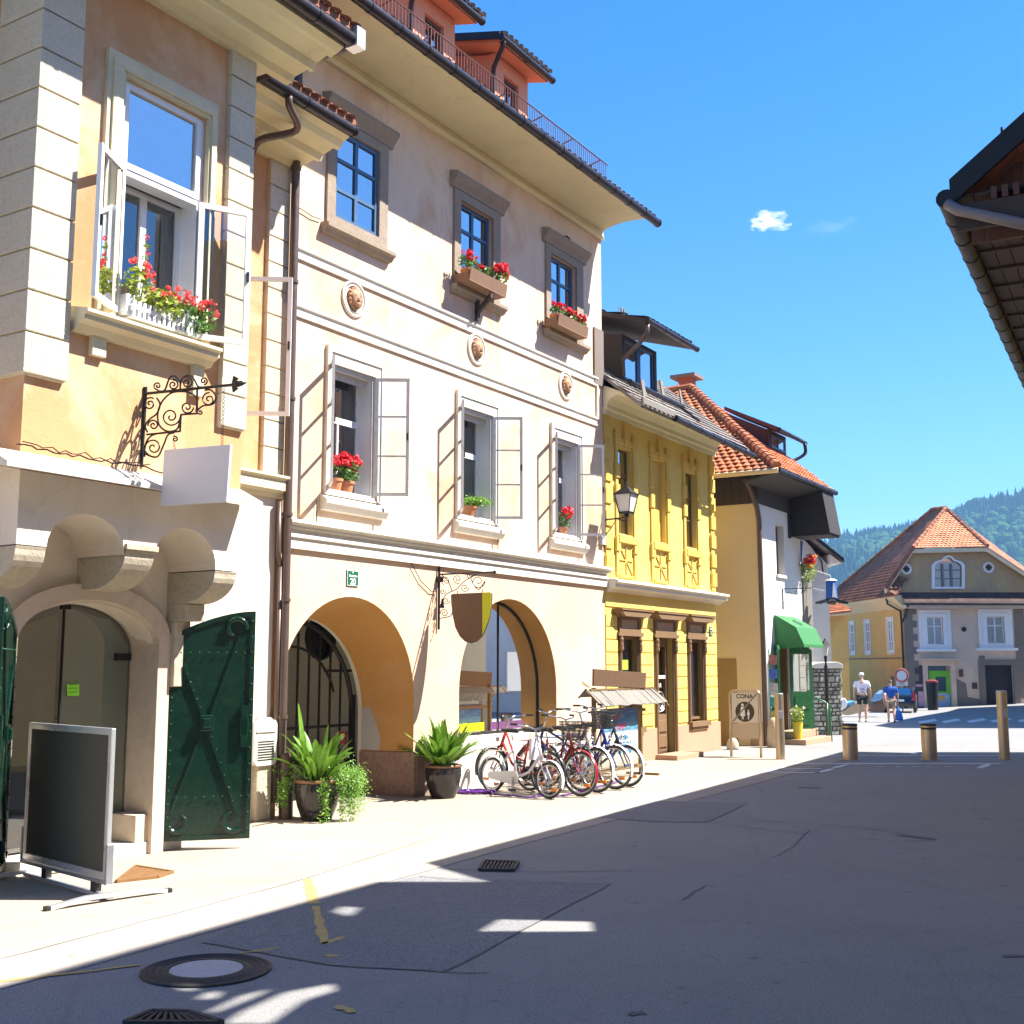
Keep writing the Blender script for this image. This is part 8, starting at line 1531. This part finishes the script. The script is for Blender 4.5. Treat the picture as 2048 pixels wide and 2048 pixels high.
    m = MB(); hc = paint('short grey hair', (.12, .09, .07) if cap is None else (.3, .28, .26), .9, .3, bs=.5); m.ball(f(0, .03, 1.675), (.080 * k, .092 * k, .075 * k), 14, 9); m.build('hair', hc, t, smooth='all')
    if cap is not None: m = MB(); m.lathe((0, .03 * k, 1.67 * k), [(.094 * k, 0), (.094 * k, .03 * k), (.075 * k, .08 * k), (.03 * k, .1 * k)], 16); c_ = m.build('cap', cap, t, smooth='all'); m = MB(); m.slab([(-.06 * k, .10 * k, 1.675 * k), (.06 * k, .10 * k, 1.675 * k), (.045 * k, .20 * k, 1.665 * k), (-.045 * k, .20 * k, 1.665 * k)], (0, 0, .008)); m.build('peak', cap, c_)
    for (x, y, z) in ((-.11, .26 * st + .06, .03), (.11, -.22 * st + .0, .035)): m = MB(); m.ball(f(x, y - .05, z + .01), (.05 * k, .13 * k, .045 * k), 10, 7); m.build('shoe', M['rubber'] if cap is None else paint('light sandal', (.45, .38, .3), .7), t, smooth='all')
    return t
p1 = gxy(15, 945, 815, -.17); p2 = gxy(15, 1270, 822, -.17)
lil = paint('white shirt', (.66, .64, .74), .8, .04); m_ = person(p1, -.28, 1.74, 'man in white cap, white T-shirt and black shorts walking away', lil, paint('black shorts', (.015, .015, .018), .8), .35, 1.12, M['white'])
vs, fs = text_verts('HEAD', .09, .003, bold=.004); k = 1.74 / 1.75; mb = MB()
mb = MB(); 
for z, w in ((1.17, .07), (1.14, .085), (1.08, .06), (1.04, .07)): mb.box((-w, -.158, z), (w, -.150, z + .014))
mb.build('shirt_print', paint('grey print', (.12, .12, .2), .8), m_)
sm = MT('blue striped shirt'); wv = sm.n.new('ShaderNodeTexWave'); wv.bands_direction = 'Z'; wv.inputs['Scale'].default_value = 7; sm.l.new(sm.obj(), wv.inputs[0]); sm.set(sm.mix(sm.ramp(wv.outputs[1], .6, .8), (.012, .10, .42, 1), (.008, .05, .24, 1)), .85)
m2_ = person(p2, -.28, 1.50, 'man in striped blue polo shirt and beige shorts carrying a blue bag', sm.m, paint('beige shorts', (.36, .27, .2), .85), .8, 1.2)
hd = Vector((p2[0], p2[1], gz(*p2))) + Matrix.Rotation(-.28, 3, 'Z') @ Vector((.28, .10, .66)) * (1.5 / 1.75)
bg_ = thing('carrier_bag', (hd.x, hd.y, gz(*p2) + .25), 'blue plastic carrier bag held by the man in blue', 'bag'); mb = MB(); c = Vector((hd.x, hd.y, hd.z))
prof = [(.02, 0), (.05, -.10), (.12, -.28), (.15, -.45), (.14, -.50)]; k = len(prof); vs = []
for w, z in prof: vs += [(c.x - w, c.y - w * .35, c.z + z), (c.x + w, c.y - w * .35, c.z + z), (c.x + w, c.y + w * .35, c.z + z), (c.x - w, c.y + w * .35, c.z + z)]
mb.add(vs, [(4 * i + j, 4 * i + (j + 1) % 4, 4 * i + 4 + (j + 1) % 4, 4 * i + 4 + j) for i in range(k - 1) for j in range(4)] + [(16, 17, 18, 19)]); mb.build('sack', paint('blue plastic', (.03, .17, .60), .35, .25, bs=.5), bg_, smooth='all'); mb = MB(); mb.tube([(c.x - .03, c.y, c.z - .04), (c.x - .01, c.y, c.z + .05), (c.x + .01, c.y, c.z + .05), (c.x + .03, c.y, c.z - .04)], .006, 4); mb.build('handle', paint('pale handles', (.5, .6, .75), .4), bg_)
# ================================================================ CAR AND CLUTTER ACROSS THE SQUARE
def car(pos, yaw, s_, label):
    t = thing('parked_car', (pos[0], pos[1], gz(*pos)), label, 'car', rz=yaw, local=True); bd = paint('black car paint', (.012, .012, .015), .15, .1, spec=.8)
    prof = [(-2.05, .35), (-2.1, .62), (-2.02, .95), (-1.85, 1.02), (-1.55, 1.42), (-.2, 1.47), (.45, 1.35), (1.05, .98), (1.95, .82), (2.05, .55), (2.0, .32)]   # x along length (rear at -x)
    def ins(z): return 0.0 if z < 1.0 else (z - 1.0) * .42
    mb = MB(); L_ = [(x * s_, -(.86 - ins(z)) * s_, z * s_) for x, z in prof]; Rr = [(x * s_, (.86 - ins(z)) * s_, z * s_) for x, z in prof]; n = len(prof)
    mb.add(L_ + Rr, [tuple(range(n)), tuple(range(n, 2 * n))[::-1]] + [(i, (i + 1) % n, n + (i + 1) % n, n + i) for i in range(n)]); mb.build('body', bd, t, bevel=.04)
    mb = MB(); q = [(-1.84, 1.03), (-1.56, 1.40)]; mb.slab([((q[0][0] - .02) * s_, -.68 * s_, q[0][1] * s_), ((q[0][0] - .02) * s_, .68 * s_, q[0][1] * s_), ((q[1][0] - .02) * s_, .58 * s_, q[1][1] * s_), ((q[1][0] - .02) * s_, -.58 * s_, q[1][1] * s_)], (.01, 0, 0)); mb.build('rear_window', M['glassr'], t)
    for sd_ in (-1, 1):
        mb = MB(); mb.slab([(x * s_, sd_ * (.865 - ins(z)) * s_, z * s_) for x, z in ((-1.65, 1.05), (-1.42, 1.34), (-.2, 1.4), (.4, 1.28), (.85, 1.02))], (0, sd_ * .01, 0)); mb.build('side_window', M['glassr'], t)
        m = MB(); m.slab([(-2.09 * s_, sd_ * .86 * s_, .72 * s_), (-2.05 * s_, sd_ * .86 * s_, 1.02 * s_), (-1.82 * s_, sd_ * .80 * s_, 1.2 * s_), (-1.85 * s_, sd_ * .66 * s_, 1.05 * s_), (-2.07 * s_, sd_ * .62 * s_, .74 * s_)], (-.03, sd_ * .02, 0)); m.build('tail_light', paint('red tail light', (.6, .01, .02), .2), t)
        for x in (-1.3, 1.3):
            m = MB(); c = (x * s_, sd_ * .80 * s_, .32 * s_); m.ring(c, (1, 0, 0), (0, 0, 1), .24 * s_, .085 * s_, 24, 8); w_ = m.build('wheel', M['rubber'], t, smooth='all'); m = MB(); m.tube([(c[0], c[1] - .07 * s_, c[2]), (c[0], c[1] + .07 * s_, c[2])], .17 * s_, 16); m.build('rim', M['alu'], w_)
    mb = MB(); mb.box((-2.13 * s_, -.26 * s_, .66 * s_), (-2.095 * s_, .26 * s_, .78 * s_)); mb.build('licence_plate', M['white'], t); mb = MB(); mb.box((-2.16 * s_, -.84 * s_, .36 * s_), (-2.0 * s_, .84 * s_, .60 * s_)); mb.build('bumper', bd, t, bevel=.03); return t
cp = xz(52, 15, 1455, 690); car((cp[0] + .35, 54.0), math.pi / 2 - .35, .78, 'black hatchback with red tail lights parked at the ochre corner')
sx_, sz_ = xz(53, 15, 1378, 290); rs = thing('traffic_sign', (sx_, 53, gz(sx_, 53)), 'round red rimmed traffic sign above a white plate at the ochre corner', 'traffic sign')
mb = MB(); mb.tube([(sx_, 53, gz(sx_, 53)), (sx_, 53, sz_ + .3)], .035, 8); mb.build('post', M['greyw'], rs); mb = MB(); mb.tube([(sx_, 52.95, sz_), (sx_, 52.97, sz_)], .26, 24); mb.build('disc', M['white'], rs); mb = MB(); mb.ring((sx_, 52.945, sz_), (1, 0, 0), (0, 0, 1), .27, .05, 28, 6, .3); mb.build('red_rim', paint('faded red rim', (.42, .12, .1), .5), rs)
a = xz(53, 15, 1320, 340); b = xz(53, 15, 1445, 410); mb = MB(); mb.box((a[0], 52.95, b[1]), (b[0], 52.98, a[1])); pt_ = mb.build('plate', M['white'], rs, bevel=.01); mb = MB(); 
for k in range(3): zz_ = b[1] + (a[1] - b[1]) * (.22 + .26 * k); mb.box((a[0] + .1, 52.94, zz_), (b[0] - .1, 52.949, zz_ + .05))
mb.build('plate_lines', M['greyw'], pt_)
# slanted stacks of café parasols and boards beyond the walkers
def heap(k, pts, label, col, name='folded_awning'):
    P_ = [xz(47, k, *p) for p in pts]; mb = MB(); mb.slab([(x, 47, z) for x, z in P_], (0, .6, 0)); o = mb.build(name, col, bevel=.03); return tag(o, label, 'folded awning', 'slanted folded covers beyond the walkers')
tan = paint('tan cover', (.45, .33, .2), .7, .3, scale=3); heap(15, ((700, 720), (830, 610), (1000, 560), (1010, 690), (780, 742)), 'tan slanted cover left of the man in the white shirt', tan)
heap(15, ((770, 600), (850, 575), (870, 600), (790, 640)), 'small blue cover behind the man in the white shirt', paint('blue cover', (.1, .3, .5), .6)); heap(15, ((990, 700), (1110, 590), (1190, 520), (1210, 640), (1180, 700)), 'brown striped slanted cover between the two walkers', paint('brown cover', (.16, .09, .06), .6, .5, scale=3)); heap(15, ((1080, 590), (1130, 500), (1190, 455), (1200, 560)), 'blue and tan slanted cover behind the man in blue', paint('blue tan cover', (.25, .42, .6), .6, .4, scale=2)); heap(15, ((690, 700), (685, 560), (740, 545), (770, 590), (760, 650)), 'pale round cover beside the stone wall', M['white'])
bx_, bz_ = xz(57, 15, 1735, 590); wbn = thing('waste_bin', (bx_, 57, gz(bx_, 57)), 'dark waste bin beside the lime green shop door', 'waste bin'); mb = MB(); mb.lathe((bx_, 57, gz(bx_, 57)), [(.24, 0), (.28, 1.3)], 14); mb.build('bin_body', M['iron'], wbn); mb = MB(); mb.lathe((bx_, 57, gz(bx_, 57)), [(.3, 1.3), (.3, 1.38), (.1, 1.45)], 14); mb.build('bin_lid', paint('dark red lid', (.2, .03, .03), .5), wbn)
# postcard racks and flowers at the shop door of house D
u0, z1 = uz(ND + .1, 16, 245, 1090); rk = thing('display_rack', W((26.8, ND + .35, .1)), 'green wire rack of coloured cards left of the shop door', 'display rack'); mb = MB(W); 
for n_ in (ND + .08, ND + .3): mb.tube([(26.5, n_, 0), (26.5, n_, 2.2)], .014, 5)
for k in range(7): mb.tube([(26.5, ND + .08, .2 + k * .32), (26.5, ND + .3, .2 + k * .32)], .008, 4)
mb.build('wire_frame', M['greenl'], rk)
rg = random.Random(5)
for k, cl_ in enumerate(((.1, .3, .55), (.55, .5, .12), (.08, .35, .3), (.5, .5, .5), (.05, .15, .5), (.3, .12, .1))): mb = MB(W); mb.box((26.47, ND + .09, .24 + k * .32), (26.49, ND + .28, .46 + k * .32)); mb.build('card_pocket', paint('printed cards', cl_, .5, .7, scale=14), rk)
bk = thing('flower_bucket', W((27.2, ND + .55, .12)), 'yellow bucket of pale flowers on the shop step', 'flower bucket'); p = W((27.15, ND + .5, .12)); mb = MB(); mb.lathe(tuple(p), [(.09, 0), (.12, .38), (.13, .39)], 16); mb.build('bucket', paint('yellow bucket', (.65, .48, .03), .5), bk); mb = MB(); rg = random.Random(4); foliage(mb, (p.x, p.y, p.z + .55), (.16, .16, .2), 160, .04, rg); mb.build('leaves', M['leafy'], bk, norm=False); mb = MB()
for k in range(16): blossom(mb, (p.x + rg.uniform(-.15, .15), p.y + rg.uniform(-.15, .15), p.z + rg.uniform(.5, .78)), .035, rg, 8)
mb.build('flowers', leafmat('cream petals', (.7, .65, .5), (.8, .75, .6)), bk, norm=False)
# ================================================================ AIR
hz = MT('thin summer haze'); hz.n.remove(hz.p); pv = hz.n.new('ShaderNodeVolumePrincipled'); pv.inputs['Color'].default_value = (.30, .62, 1, 1); pv.inputs['Density'].default_value = .00036; pv.inputs['Anisotropy'].default_value = .0; hz.l.new(pv.outputs[0], hz.out.inputs['Volume'])
mb = MB(); mb.box((-960, -80, -12), (1860, 1850, 330)); o = mb.build('haze', hz.m); tag(o, kind='stuff')
